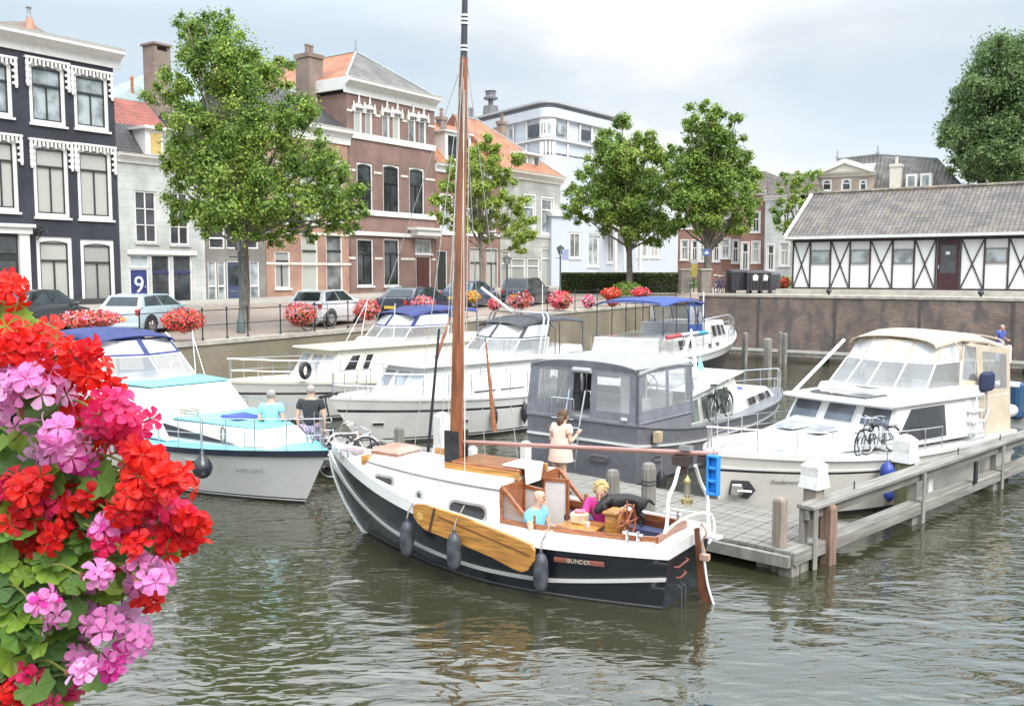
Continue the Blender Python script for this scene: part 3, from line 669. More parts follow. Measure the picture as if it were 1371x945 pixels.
def hood(h,x0,x1,z,hh,mat,orn=True):
    m=MB(); n=8; pts=[]
    for k in range(n+1):
        t=math.pi*k/n; pts.append(((x0+x1)/2-math.cos(t)*(x1-x0)/2,-.001,z+math.sin(t)*hh))
    m.prism(pts,(0,-.12,0))
    if orn:
        xm=(x0+x1)/2; m.cone((xm,-.1,z+hh),(xm,-.1,z+hh+.5),.09,.04,6); m.ball((xm,-.1,z+hh+.5),.09,6,5)
        for x in(x0-.1,x1+.1): m.box(x-.09,-.14,z-.25,x+.09,-.001,z+.05); m.cone((x,-.1,z+.05),(x,-.1,z+.38),.08,.02,6)
    return m.build('window_hood',mat,h.r)
for q in list(h.holes):
    if 8.6<q[3]+h.o.z-h.o.z and q[3]-q[1]>2.2 and q[3]>6.5 and q[3]<10.2 : hood(h,q[0]-.05,q[2]+.05,q[3]+.02,.38,white)
for q in h.holes:
    if q[3]>10.3: hood(h,q[0],q[2],q[3]+.01,.28,white)
zt=h.loc(527,147)[1]; ztop=h.loc(527,118)[1]
zt=h.loc(527,138)[1]
h.walls(0,h.w,zt,13); h.cornice(-.25,h.w+.15,zt,ztop-zt,.55)
MB().box(-.24,-.1,zt+.2,-.002,13,ztop-.02).build('side_cornice',white,h.r)
ort=tiles('orange_tiles_side',(.50,.20,.10),(.42,.155,.085),.25,.33,'y',moss=(.36,.22,.14)); grt=tiles('grey_tiles_front',(.20,.19,.185),(.155,.15,.15),.25,.33,'x')
xa,za=h.loc(477,70,3.2)
h.hip_roof(0,h.w,ztop-.03,za,14,[grt,ort,lead],3.2)
MB().lathe([(.1,0),(.1,.3),(.05,.35),(.05,.8),(.01,.9)],(h.w/2,3.2,za),6).build('finial',lead,h.r)
yy=3.0; cx,cz=h.loc(409,73,yy); h.chimney(cx+.3,yy,6,cz,1.15,1.2,bch,2)
cx,cz=h.loc(352,86,8); h.chimney(cx,8,6,cz,1.1,1.0,bch,0)
m=MB(); x0,z0=h.loc(550,317)[0],h.loc(565,318)[1]; m.box(h.loc(549,310)[0],-.7,z0+.1,h.loc(580,310)[0],-.001,z0+.45); m.box(h.loc(546,310)[0],-.8,z0+.45,h.w,-.001,z0+.62); m.build('door_canopy',white,h.r)
# ---------------------------------------------------------------- red brick house with orange gable
rbr=brick('red_brick',(.30,.13,.095),(.25,.105,.08),(.3,.24,.2),.22,.065,.010)
a=onfac(583.6); b=onfac(669)
h=House('canal_house','red brick house with steep orange tiled roof behind the tall mast',a,b,zfac(b),rbr,GRP)
h.door((585,335,599,396),wood_dark)
for bb in((607,332,621,388),(629,331,646,388),(651,332,667,388)): h.window(bb,bars='TS',pane=pane_curt,fw=.1,trans=.35,inner=wood_dark)
for bb in((590,262,604,310),(622,264,637,310),(648,266,662,312)): h.window(bb,bars='T',pane=pane_sky,fw=.1,surround=.1)
z1,z0=hb(312,316,620); h.band(0,h.w,z0,z1-z0,white,.08)
zt=h.loc(600,226)[1]; zr=h.loc(612,158,4)[1]
h.walls(0,h.w,zt-.3,8); h.cornice(0,h.w,zt-.3,.6,.3)
ort2=tiles('orange_tiles',(.50,.21,.115),(.42,.165,.09),.25,.33,'x',moss=(.38,.22,.13))
h.gable_roof(0,h.w*.52,zt+.3,zr,8,ort2)
h.gable_roof(h.w*.52+.02,h.w,zt+.3,h.loc(650,178,4)[1],8,ort2,name='lower_roof')
h.chimney(h.loc(591,155,3)[0],3,zt,h.loc(591,157,3)[1],.6,.5,bch,1)
x0,z0=h.loc(600,212,-.05); x1,z1=h.loc(634,182,-.05)
m=MB(); m.box(x0,.2,zt+.35,x1,3.5,z1); m.box(x0-.12,.05,z1,x1+.12,3.6,z1+.12); dm=m.build('dormer',white,h.r); MB().box(x0+.3,.16,zt+.8,x1-.3,.198,z1-.25).build('dormer_glass',pane_dark,dm)
# ---------------------------------------------------------------- grey stucco house
stu=brick('grey_stucco_blocks',(.46,.46,.43),(.43,.43,.40),(.34,.34,.32),1.1,.45,.02,bump=.25)
a=onfac(669.7); b=onfac(750)
h=House('canal_house','grey stucco house with orange tiled roof and white triple dormer',a,b,zfac(b),stu,GRP)
for bb in((685,345,704,386),(706,345,723,386),(725,332,744,386)): h.window(bb,bars='U',pane=pane_curt,fw=.14,trans=.25)
h.window((672,335,683,388),bars='U',pane=pane_curt,fw=.1)
for bb in((702,262,716,312),(725,266,740,314)): h.window(bb,bars='U',pane=pane_sky,fw=.16,trans=.3,surround=.1)
for y0,y1 in((313,318),(388,392)): z1,z0=hb(y0,y1,712); h.band(0,h.w,z0,z1-z0,plain('stucco_trim',(.48,.48,.45),.7),.08)
zt=h.loc(715,243)[1]; zc=h.loc(715,232)[1]; zr=h.loc(690,172,4.5)[1]
h.walls(0,h.w,zt,9); h.cornice(0,h.w+.3,zt,zc-zt,.45,cream)
m=MB(); xl=0; e=zc-.02; yr=4.5
A=(0,-.3,e);B=(h.w+.2,-.3,e);C=(h.w+.2,9,e);D=(0,9,e); E=(0,yr,zr);F2=(h.w*.38,yr,zr)
m.poly([A,B,F2,E]); m.poly([B,C,F2]); m.poly([C,D,E,F2]); m.poly([D,A,E]); m.mat(1); m.tube([B,F2],.09,6); m.tube([E,F2],.1,6); rf=m.build('roof',[ort2,lead],h.r)
x0=h.loc(697,220,.6)[0]; x1=h.loc(722,220,.6)[0]; z1=h.loc(710,208,.6)[1]
MB().box(x0,.6,e,x1,4,z1).build('dormer',cream,rf)
for k in range(3):
    w_=(x1-x0)/3; MB().box(x0+w_*k+.18,.55,e+.25,x0+w_*(k+1)-.18,.599,z1-.15).build('dormer_window',pane_dark if k!=1 else pane_curt,rf)
MB().box(x0-.35,.3,z1,x1+.35,4.1,z1+.16).build('dormer_cap',white,rf)
h.chimney(h.loc(672,170,4)[0],4,zc,h.loc(672,163,4)[1],.7,.5,bch,1)
# ---------------------------------------------------------------- pale blue modern building: low front and curved upper block
blu=plain('pale_blue_render',(.50,.545,.60),.7,var=.03,scale=1)
blw=plain('blue_white_panel',(.55,.59,.64),.5,var=.03,scale=1)
a=PY(751,366,76); b=PY(906,366,84)
h=House('pale_blue_building','low pale blue rendered front with narrow white windows behind the clipped hedge',a,b,3.2,blu,None,'building')
for bb in((762,311,778,346),(853,315,868,345),(871,317,883,345)): h.window(bb,bars='V',pane=pane_curt,fw=.16,inner=white)
for bb in((787,313,802,357),(813,314,823,352)): h.window(bb,bars='V',pane=pane_sky,fw=.14)
zt=h.loc(800,292)[1]; h.walls(-1,h.w,zt,12); MB().box(-1.1,-.2,zt,h.w+.1,12,zt+.25).build('parapet',white,h.r)
x0,z0,x1,z1=h.box((806,304,842,362)); m=MB(); m.box(x0,-1.6,z1-.3,x1,-.001,z1); m.box(x0,-1.6,z0,x0+.25,-1.35,z1-.3); m.box(x1-.25,-1.6,z0,x1,-1.35,z1-.3); m.box(x0+1.1,-1.5,z0,x0+1.3,-1.35,z1-.3); m.build('porch',white,h.r)
# upper block, rounded corner
o=Vector((0,0,0)); Cn=PY(733,366,92)
r=empty('curved_building',(Cn.x,Cn.y,3.3),0,'white and pale blue modern building with rounded glazed corner and grey roof edge','building')
def mpath(off,n=12):
    """plan outline: left wing going back-left, round corner, right wing going back-right"""
    pL=PY(555,366,114)-Cn; pR=PY(822,366,102)-Cn; pL.z=pR.z=0
    dl=pL.normalized(); dr=pR.normalized(); nl=Vector((dl.y,-dl.x,0)); 
    if nl.y>0: nl=-nl
    nr=Vector((-dr.y,dr.x,0)); 
    if nr.y>0: nr=-nr
    rad=1.0
    import math as M
    ang=M.acos(max(-1,min(1,dl.dot(dr)))); t=rad/M.tan(ang/2)
    c=(dl+dr).normalized()*(rad/M.sin(ang/2))
    a0=dl*t-c; a1=dr*t-c
    out=[pL+nl*off]
    for k in range(n+1):
        u=k/n; v=(a0*(1-u)+a1*u).normalized()*(rad+off); out.append(c+v)
    out.append(pR+nr*off); return out,dl*t
def zrow(py): return (365-py)*94/1250+CAMH-3.3
def shell(m,off,z0,z1):
    p,_=mpath(off); 
    m.loft([[Vector((q.x,q.y,z0)) for q in p],[Vector((q.x,q.y,z1)) for q in p]],False)
def slab(m,off,z0,z1):
    p,_=mpath(off); pb=[Vector((p[-1].x,p[-1].y+10,0)),Vector((p[0].x,p[0].y+10,0))]
    m.prism([Vector((q.x,q.y,z0)) for q in p+pb],(0,0,z1-z0))
m=MB(); slab(m,0,-.5,zrow(212)); m.build('lower_wall',blu,r)
m=MB(); slab(m,-.35,zrow(212),zrow(195)); m.build('recessed_glazing',glassy('balcony_glass',(.45,.5,.55)),r)
m=MB(); slab(m,.02,zrow(215),zrow(212)-.02); slab(m,.25,zrow(193),zrow(191)); m.build('floor_edge',white,r)
m=MB(); slab(m,0.05,zrow(191),zrow(190)); m.build('ledge',plain('grey_ledge',(.2,.22,.26),.6),r)
m=MB(); slab(m,-.1,zrow(209),zrow(193)); m.build('blue_band',blu,r)
m=MB(); slab(m,-.25,zrow(190),zrow(163)); m.build('top_glazing',blw,r)
m=MB(); slab(m,.15,zrow(164),zrow(152)); m.build('fascia',blw,r)
m=MB(); slab(m,-.6,zrow(152),zrow(146)); m.build('upper_fascia',plain('lilac_grey',(.48,.51,.58),.5),r)
m=MB(); slab(m,.3,zrow(146),zrow(143.5)); m.build('roof_edge',plain('roof_edge_grey',(.42,.43,.44),.5),r)
p,_=mpath(-.1)
pts=[]; n_=0
for i in range(len(p)-1):
    A,B=p[i],p[i+1]; l=(B-A).length; k=max(1,int(l/2.2))
    for j in range(k): pts.append((A+(B-A)*(j/k),(B-A)/k))
for i,(q,dv) in enumerate(pts):
    z0,z1=zrow(189.5),zrow(164.5)
    m=MB(); qq=Vector((q.x,q.y,0)); m.beam(qq+Vector((0,0,z0)),qq+Vector((0,0,z1)),.16,.16,up=(1,0,0)); f=m.build('window',white,r)
    if i%5 in(0,2,3) :
        e=qq+dv*.12; g=qq+dv*.88; ou=Vector((0,-.12,0)); lo=z0+.4 if i%2 else z0+.2
        MB().prism([e+ou+Vector((0,0,lo)),g+ou+Vector((0,0,lo)),g+ou+Vector((0,0,z1-.5)),e+ou+Vector((0,0,z1-.5))],(0,.05,0)).build('pane',[pane_sky,pane_dark,pane_sky][i%3] if i!=9 else pane_dark,f)
for i,(q,dv) in enumerate(pts[::2]):
    z0,z1=zrow(212),zrow(195); qq=Vector((q.x,q.y,0)); m=MB(); m.beam(qq+Vector((0,0,z0)),qq+Vector((0,0,z1)),.5,.2,up=(1,0,0)); m.build('pillar',white,r)
m=MB(); q=PY(657,150,104)-r.location; 
m.mat(0).cone((q.x,q.y,q.z-1.5),(q.x,q.y,q.z+.6),.9,.8,8); m.cone((q.x,q.y,q.z+.3),(q.x,q.y,q.z+1.6),.3,.3,6); m.lathe([(.75,1.3),(.8,1.5),(.55,1.7),(.55,2.1),(.7,2.2)],(q.x,q.y,q.z),8); m.cone((q.x-2.2,q.y,q.z-1),(q.x-2.2,q.y,q.z+.4),.3,.3,6); m.cone((q.x+2,q.y,q.z-1),(q.x+2,q.y,q.z+.3),.4,.3,6)
m.build('roof_vent',plain('vent_grey',(.15,.15,.16),.6),r)
# ---------------------------------------------------------------- far houses right of the middle trees
GRP2='far houses behind the middle trees'
def simplehouse(pl,pr,Y0,Y1,zg,top,wall,label,wins,pane=pane_dark,bars='T',roof=None,ridge=None,group=GRP2,name='town_house',depth=8,corn=.4,fw=.12,surround=.1,y0=0,inset=2.2):
    a=PY(pl,366,Y0); b=PY(pr,366,Y1); h=House(name,label,a,b,zg,wall,group)
    for i,w_ in enumerate(wins): h.window(w_,bars=bars,pane=pane if not isinstance(pane,list) else pane[i%len(pane)],fw=fw,surround=surround)
    zt=h.loc((pl+pr)/2,top)[1]; h.walls(0,h.w,zt,depth); h.cornice(-.1,h.w+.1,zt,corn,.35)
    if roof and ridge:
        zr=h.loc((pl+pr)/2,ridge,2)[1]; m=MB(); e=zt+corn-.02; i_=inset
        m.poly([(-.1,0,e),(h.w+.1,0,e),(h.w-i_*.3,i_,zr),(i_*.3,i_,zr)]); m.poly([(-.1,depth,e),(-.1,0,e),(i_*.3,i_,zr),(i_*.3,depth-i_,zr)]); m.poly([(h.w+.1,0,e),(h.w+.1,depth,e),(h.w-i_*.3,depth-i_,zr),(h.w-i_*.3,i_,zr)]); m.poly([(i_*.3,i_,zr),(h.w-i_*.3,i_,zr),(h.w-i_*.3,depth-i_,zr),(i_*.3,depth-i_,zr)]);m.poly([(h.w+.1,depth,e),(-.1,depth,e),(i_*.3,depth-i_,zr),(h.w-i_*.3,depth-i_,zr)])
        h.rf=m.build('roof',roof,h.r)
    h.zt=zt; return h
brs=tiles('brown_slate',(.17,.145,.125),(.13,.115,.105),.3,.35,'x')
simplehouse(907,990,88,86,3.2,268,rbr,'brown brick house with white window frames behind the middle trees',[(912,322,921,348),(926,322,934,350),(937,322,946,350),(955,322,963,350),(966,320,977,346),(981,322,989,352),(915,285,925,306),(940,285,950,306),(966,285,977,306)],[pane_sky,pane_dark],roof=brs,ridge=248)
h=simplehouse(990.5,1022,84,83,3.2,262,rbr,'narrow red-brown house with dark door and slate mansard left of the white house',[(993,325,1002,362),(1007,324,1017,352),(1007,284,1017,311)],[pane_dark,pane_curt],roof=brs,ridge=231,inset=1.5)
h=simplehouse(1022.5,1064,82,80,3.2,268,wst,'pale grey plastered house at the left end of the half-timbered shed',[(1027,328,1036,362),(1044,325,1056,356),(1048,278,1057,300)],[pane_dark,pane_curt],roof=brs,ridge=235,inset=1.5)
# large mansion behind the shed
stb=brick('banded_brick',(.36,.27,.21),(.32,.25,.20),(.5,.48,.44),.22,.07)
a=PY(1094,366,84); b=PY(1285,366,78)
h=House('grey_roofed_mansion','large house with dark grey tiled mansard roof and pediment behind the half-timbered shed',a,b,3.3,stb,None)
for bb in((1100,240,1114,256),(1126,239,1140,256),(1150,240,1161,256)): h.window(bb,bars='U',pane=pane_dark,fw=.15,arch=.2)
xb=h.loc(1168,250)[0]; zt=h.loc(1130,237)[1]; h.walls(0,xb,zt,3); h.cornice(-.2,xb+.2,zt,.4,.35,cream); zb_=h.loc(1200,258)[1]; MB().box(0,.6,-.5,h.w,12,zb_).build('rear_wall',stb,h.r); z0=zb_+.02; zq_=zt+.4
x=lambda px,y=0: h.loc(px,250,y)[0]
mgr=tiles('mansard_grey',(.165,.155,.15),(.12,.115,.115),.35,.4,'x')
zr=h.loc(1180,207,4)[1]
E=(x(1120,4),4,h.loc(1120,213,4)[1]); F3=(x(1175,4),3.5,zr); G3=(x(1255,4),4,h.loc(1255,213,4)[1])
m=MB(); A=(0,.3,z0);B=(h.w,.3,z0);C=(h.w,10,z0);D=(0,10,z0)
m.poly([A,B,G3,F3,E]); m.poly([B,C,G3]); m.poly([D,A,E]); m.poly([C,D,E,F3,G3]); m.mat(1); m.tube([E,F3,G3],.1,6); rf=m.build('roof',[mgr,lead],h.r)
for q in(E,F3): MB().lathe([(.15,0),(.15,.2),(.06,.25),(.06,.7),(.01,.8)],q,6).build('finial',lead,rf)
x0,x1=x(1098),x(1166); zz=zq_; m=MB(); m.prism([(x0,-.4,zz),(x1,-.4,zz),((x0+x1)/2,-.4,h.loc(1120,219)[1])],(0,3,0)); m.build('pediment',cream,h.r)
m=MB(); a_,b_=(x0-.3,-.5,zz+.02),((x0+x1)/2,-.5,h.loc(1120,217)[1]); c_=(x1+.3,-.5,zz+.02)
for p_,q_ in((a_,b_),(b_,c_)): m.beam(p_,q_,.4,.2,up=(0,1,0))
m.build('pediment_cap',white,h.r)
cx,cz=h.loc(1202,221,1.0); h.chimney(cx,.4,zb_-1,cz,.9,.9,cream,1)
sk=MB(); q=h.loc(1163,226,1.6); sk.box8([(q[0]-.7,.75,q[1]-.6),(q[0]+.5,.75,q[1]-.6),(q[0]+.7,1.4,q[1]+.4),(q[0]-.3,1.4,q[1]+.4)],[(q[0]-.7,.7,q[1]-.55),(q[0]+.5,.7,q[1]-.55),(q[0]+.7,1.35,q[1]+.45),(q[0]-.3,1.35,q[1]+.45)]); sk.build('skylight',pane_curt,rf)
for px in(1213,1232): 
    x0=x(px,.2); x1=x(px+15,.2); MB().box(x0,.0,z0,x1,3,z0+1.5).build('dormer',white,rf); MB().box(x0+.2,-.05,z0+.45,x1-.2,-.001,z0+1.3).build('dormer_glass',pane_sky,rf)
# orange roof far right of the mansion, just above the shed ridge
# ---------------------------------------------------------------- half timbered shed
wp=plain('white_plaster',(.80,.80,.80),.6,var=.02,scale=.6,dirt=((.70,.69,.66),1.2)); tim=plain('dark_timber',(.045,.038,.038),.55,var=.3)
SO=Vector((16.45,54.6,3.56)); sr=empty('half_timbered_shed',SO,RANG,'long white half-timbered shed with dark cross braces and grey tiled roof on the high quay','building')
def shx(px,py=350,y=0):
    d=Vector(ray(px,py)); C=Vector((0,0,CAMH)); P=SO+U*y; t=(P-C).dot(U)/d.dot(U); p=C+d*t-SO; return p.dot(RD),p.z
bays=[1062,1085,1112,1138,1165,1195,1224,1253,1286,1318,1350]; xs=[shx(p)[0] for p in bays]; bw=(xs[-1]-xs[0])/10
while len(xs)<16: xs.append(xs[-1]+bw)
He=shx(1062,319)[1]; SL=xs[-1]; SD=8.6
kinds='XWXWXWXDXWXWXWX'
holes=[]
for k,c in enumerate(kinds):
    if c=='D': holes.append((xs[k]+.06,.0,xs[k+1]-.06,2.75))
m=MB(); wall_holes(m,xs[0],SL,0,He,holes,0,.15); m.poly([(xs[0],SD,0),(xs[0],0,0),(xs[0],0,He),(xs[0],SD/2,He+2.6),(xs[0],SD,He)][::-1]); m.poly([(SL,0,0),(SL,SD,0),(SL,SD,He),(SL,SD/2,He+2.6),(SL,0,He)]); m.poly([(SL,SD,0),(xs[0],SD,0),(xs[0],SD,He),(SL,SD,He)])
m.build('wall',wp,sr)
m=MB()
for i,x_ in enumerate(xs): m.box(x_-.042,-.05,.0,x_+.042,-.001,He)
m.box(xs[0]-.06,-.055,He-.26,SL,-.001,He+.02); m.box(xs[0]-.06,-.052,-.02,xs[7],-.001,.10); m.box(xs[8],-.052,-.02,SL,-.001,.10)
for k,c in enumerate(kinds):
    a_,b_=xs[k]+.05,xs[k+1]-.05
    if c=='X': m.beam((a_,-.03,.12),(b_,-.03,He-.28),.065,.05,up=(0,1,0)); m.beam((b_,-.026,.12),(a_,-.026,He-.28),.065,.05,up=(0,1,0))
m.box(xs[0]-.06,0,0,xs[0]-.001,.1,He); m.build('timber_frame',tim,sr)
for k,c in enumerate(kinds):
    a_,b_=xs[k]+.055,xs[k+1]-.055
    if c=='W':
        f=MB(); z0,z1=1.42,2.22
        f.box(a_,-.06,z0,b_,-.001,z0+.07); f.box(a_,-.06,z1-.07,b_,-.001,z1); f.box(a_,-.06,z0+.07,a_+.06,-.001,z1-.07); f.box(b_-.06,-.06,z0+.07,b_,-.001,z1-.07)
        w_=f.build('window',plain('grey_timber',(.22,.2,.19),.6),sr); MB().box(a_+.06,-.04,z0+.07,b_-.06,-.002,z1-.07).build('pane',pane_sky,w_)
    if c=='D':
        mar=plain('maroon_paint',(.055,.018,.022),.4)
        f=MB(); z1=2.74; f.box(a_+.02,-.03,0,b_-.02,.05,.9); f.box(a_+.02,-.03,.9,a_+.16,.05,z1); f.box(b_-.16,-.03,.9,b_-.02,.05,z1); f.box(a_+.16,-.03,z1-.35,b_-.16,.05,z1)
        d=f.build('door',mar,sr); MB().box(a_+.16,.0,.9,b_-.16,.03,z1-.35).build('door_glass',pane_dark,d); MB().box(a_+.07,-.06,1.15,a_+.12,-.03,1.35).build('handle',steel,d)
        MB().box((a_+b_)/2-.13,-.02,1.9,(a_+b_)/2+.08,.01,2.05).build('notice',white,d)
        MB().box(a_+.35,-.14,z1+.12,b_-.3,-.001,z1+.2).build('lamp',blackm,sr)
stile=tiles('grey_brown_tiles',(.185,.165,.155),(.12,.108,.104),.24,.30,'x',moss=(.185,.165,.12))
yr=SD/2; zr_=He+2.75; o=.45; lx=xs[0]-.35
m=MB(); A=(lx,-o,He-.02);B=(SL+.3,-o,He-.02);C=(SL+.3,yr,zr_);D=(lx,yr,zr_); m.prism([A,B,C,D],(0,0,.09)); m.prism([(SL+.3,SD+o,He-.02),(lx,SD+o,He-.02),D,C],(0,0,.09)); rf=m.build('roof',stile,sr)
m=MB(); m.tube([(lx,yr,zr_+.12),(SL+.3,yr,zr_+.12)],.12,8); m.build('ridge_tiles',plain('ridge_tile_grey',(.2,.17,.15),.8,var=.4,scale=3,dirt=((.32,.22,.1),1.5)),rf)
m=MB(); m.box(lx-.02,-o-.09,He-.09,SL+.3,-o-.005,He+.07); m.build('gutter',white,rf)
m=MB(); up=Vector((0,yr+o,zr_-He+.02)).normalized()
m.beam((lx-.03,-o,He+.04),(lx-.03,yr,zr_+.1),.08,.2,up=(1,0,0)); m.beam((lx-.03,SD+o,He+.04),(lx-.03,yr,zr_+.1),.08,.2,up=(1,0,0)); m.build('verge_board',white,rf)
MB().box(lx,-o,He-.14,SL+.3,-.06,He-.09).build('soffit',tim,rf)
MB().box(xs[0]-.6,-1.1,-.30,SL+1,SD+.3,-.0).build('plinth',plain('pale_concrete',(.45,.42,.37),.8,var=.15,scale=2,bump=.2),sr)
# ================================================================ trees
bark=plain('bark',(.20,.18,.15),.9,var=.35,scale=14,bump=.7,stretch=(1,1,.3))
lf_l=leafmat('leaf_light',(.33,.43,.08)); lf_m=leafmat('leaf_mid',(.20,.32,.06)); lf_d=leafmat('leaf_dark',(.10,.185,.04))
lf_far=leafmat('leaf_blue_green',(.16,.24,.085)); lf_far2=leafmat('leaf_deep_green',(.08,.145,.05))
TG='street trees along the quay'
def tree(name,label,base,clumps,Y,leaf,dens,trunk_r,mats,group=None,cat='tree',fork=None,depthr=.8,seed=1,limbs=True,fill=1.0):
    """clumps: (px,py,radius px) blobs of the crown; they get depth of their own round the trunk's depth"""
    rg=random.Random(seed); r=empty(name,base,0,label,cat,group); b=Vector(base)
    cl=[]; cx=sum(c[0] for c in clumps)/len(clumps)
    pmin=min(c[0]-c[2] for c in clumps); pmax=max(c[0]+c[2] for c in clumps); hw=(pmax-pmin)/2*Y/FPX
    for px,py,rp in clumps:
        off=abs(px-cx)/((pmax-pmin)/2); dep=math.sqrt(max(.05,1-off*off))*hw*depthr
        for sgn in((-1,1) if rp>22 else (rg.choice((-1,1)),)):
            y=Y+sgn*dep*rg.uniform(.15,.75); c=PY(px,py,y)-b; cl.append((c,rp*Y/FPX*rg.uniform(1.02,1.2)))
    m=MB(); V=[];F=[];M=[]
    for c,rad in cl:
        n=int(dens*rad*rad*fill*1.25)
        sub=[(Vector((rg.gauss(0,1),rg.gauss(0,1),rg.gauss(0,1))).normalized()*rad*rg.uniform(.45,.95),rad*rg.uniform(.22,.46),rg.choice((0,0,1,1,2))) for _ in range(max(7,int(10*rad)))]
        for i in range(n):
            sc,sr_,bias=rg.choice(sub); d=Vector((rg.gauss(0,1),rg.gauss(0,1),rg.gauss(0,1))).normalized()
            p=c+sc+d*sr_*min(1.5,abs(rg.gauss(0,.68))); p.z=c.z+(p.z-c.z)*.86
            nrm=(d+Vector((0,0,.55))+Vector((rg.gauss(0,.5),rg.gauss(0,.5),rg.gauss(0,.4)))).normalized()
            t=nrm.cross(Vector((rg.gauss(0,1),rg.gauss(0,1),rg.gauss(0,1)))).normalized(); bt=nrm.cross(t); L_=leaf*rg.uniform(.7,1.35); W=L_*.62
            k=len(V); V+= [p-t*L_*.5,p+bt*W*.5+nrm*L_*.10,p+t*L_*.5-nrm*L_*.12,p-bt*W*.5+nrm*L_*.10]; F.append((k,k+1,k+2,k+3))
            q=rg.random(); M.append(bias if q<.5 else 0 if q<.70 else 1 if q<.9 else 2)
    m.v=[tuple(v) for v in V]; m.f=F; m.m=M; cr=m.build('crown',mats,r)
    t=MB(); top=sum((c.z for c,_ in cl))/len(cl); f=fork or Vector((0,0,top*.45))
    fk=Vector(f); t.tube([Vector((0,0,-.1)),Vector((0,0,.25)),fk*.5+Vector((.04,.02,0)),fk,Vector((fk.x*1.3,fk.y,top*1.1))],[trunk_r*1.35,trunk_r,trunk_r*.9,trunk_r*.8,trunk_r*.25],10)
    t.build('trunk',bark,r,smooth=True)
    if limbs:
        l=MB()
        for c,rad in cl:
            s=fk*rg.uniform(.85,1.0)+Vector((0,0,rg.uniform(0,.25)*top)); mid=(s+c)/2+Vector((0,0,-.1*rad)); rr=trunk_r*.38
            l.tube([s,mid,c+Vector((0,0,rad*.3))],[rr,rr*.6,.02],5)
        l.build('limbs',bark,r,smooth=True)
    return r
T1=[(275,45,40),(250,35,16),(300,25,14),(248,70,16),(235,115,26),(210,130,18),(290,95,48),(330,110,40),(372,105,22),(382,88,16),(255,165,34),(225,165,16),(310,170,48),(365,160,34),(400,150,28),(415,170,22),(260,215,38),(232,230,22),(310,230,45),(365,220,45),(415,215,36),(440,230,28),(465,250,24),(478,280,16),(250,270,28),(243,290,16),(300,275,38),(350,280,36),(400,275,36),(440,275,30),(455,300,22),(400,312,20),(372,318,18),(425,310,16),(330,300,24),(285,300,20),(230,210,15),(470,300,14)]
b1=onland(327,442); 
tree('street_tree','largest leafy street tree on the quay, left, in front of the canal houses',b1,T1,b1.y,.12,1750,.19,[lf_l,lf_m,lf_d],TG,seed=3,fork=Vector((.05,0,3.2)))
T2=[(640,225,16),(655,262,18),(625,300,14),(675,240,14),(600,240,12),(690,310,14),(640,250,16),(655,190,16),(640,205,18),(622,215,14),(665,210,16),(690,215,12),(610,225,12),(630,235,18),(655,240,20),(605,250,14),(590,270,12),(612,275,16),(640,270,22),(668,265,16),(585,290,10),(600,300,10),(690,275,16),(705,290,16),(712,310,14),(700,325,14),(680,300,18),(660,295,18),(640,300,12),(655,320,10),(690,335,10)]
b2=PY(644,398,57); b2.z=G(b2.x,b2.y); tree('street_tree','slender open-crowned tree directly behind the wooden mast',b2,T2,b2.y,.16,2200,.15,[lf_l,lf_l,lf_m],TG,seed=5,fork=Vector((0,0,3.0)),fill=.95)
T3=[(888,205,16),(900,225,14),(870,185,12),(895,255,20),(885,300,18),(832,165,16),(815,185,20),(845,185,20),(800,210,20),(835,215,26),(865,205,18),(785,235,16),(815,245,26),(850,245,28),(880,235,20),(770,260,14),(765,280,14),(790,270,22),(825,280,28),(860,285,28),(892,270,20),(900,240,12),(780,293,12),(810,300,16),(845,310,16),(880,310,18),(900,300,14),(875,328,12)]
b3=onland(842,390); b3=PY(842,391,62); b3.z=3.2; tree('street_tree','round street tree with bare straight trunk in front of the clipped hedge',b3,T3,b3.y,.17,1900,.22,[lf_l,lf_m,lf_d],TG,seed=8,fork=Vector((0,0,2.6)))
T4=[(905,230,16),(908,265,16),(1000,225,14),(1012,250,10),(905,300,14),(945,142,10),(935,155,16),(960,160,18),(985,165,12),(925,175,16),(950,185,24),(980,185,16),(905,205,14),(930,215,26),(965,220,28),(995,210,16),(915,245,20),(945,250,26),(980,250,24),(1000,240,18),(925,275,22),(955,280,26),(990,280,22),(1008,270,12),(935,300,16),(965,308,18),(992,305,14),(915,295,10),(900,265,12)]
b4=PY(947,388,57); b4.z=ZR; tree('street_tree','tall tree with blue sign on its dark trunk beside the waste containers',b4,T4,b4.y,.16,1950,.24,[lf_l,lf_m,lf_d],TG,seed=9,fork=Vector((-.05,0,2.6)))
T5=[(1085,235,12),(1070,245,14),(1055,262,14),(1090,255,14),(1045,280,12),(1065,275,14),(1040,295,8),(1047,310,8),(1048,240,10),(1060,300,10)]
b5=PY(1068,366,70); b5.z=ZR; tree('garden_tree','small low leafy tree behind the left gable of the shed',b5,T5,b5.y,.18,1000,.15,[lf_l,lf_m,lf_d],None,seed=11,fork=Vector((0,0,3)))
T6=[(1350,75,38),(1320,100,30),(1300,125,26),(1285,150,22),(1275,185,18),(1300,175,34),(1340,140,50),(1390,110,60),(1330,200,40),(1295,215,22),(1375,200,50),(1350,240,30),(1310,235,18),(1270,170,10),(1440,150,70),(1420,220,50)]
b6=PY(1385,366,82); b6.z=3.3; tree('park_tree','huge dark green tree rising behind the shed roof at the right edge',b6,T6,b6.y,.26,520,.5,[lf_far,lf_far,lf_far2],None,seed=13,fork=Vector((0,0,6)))
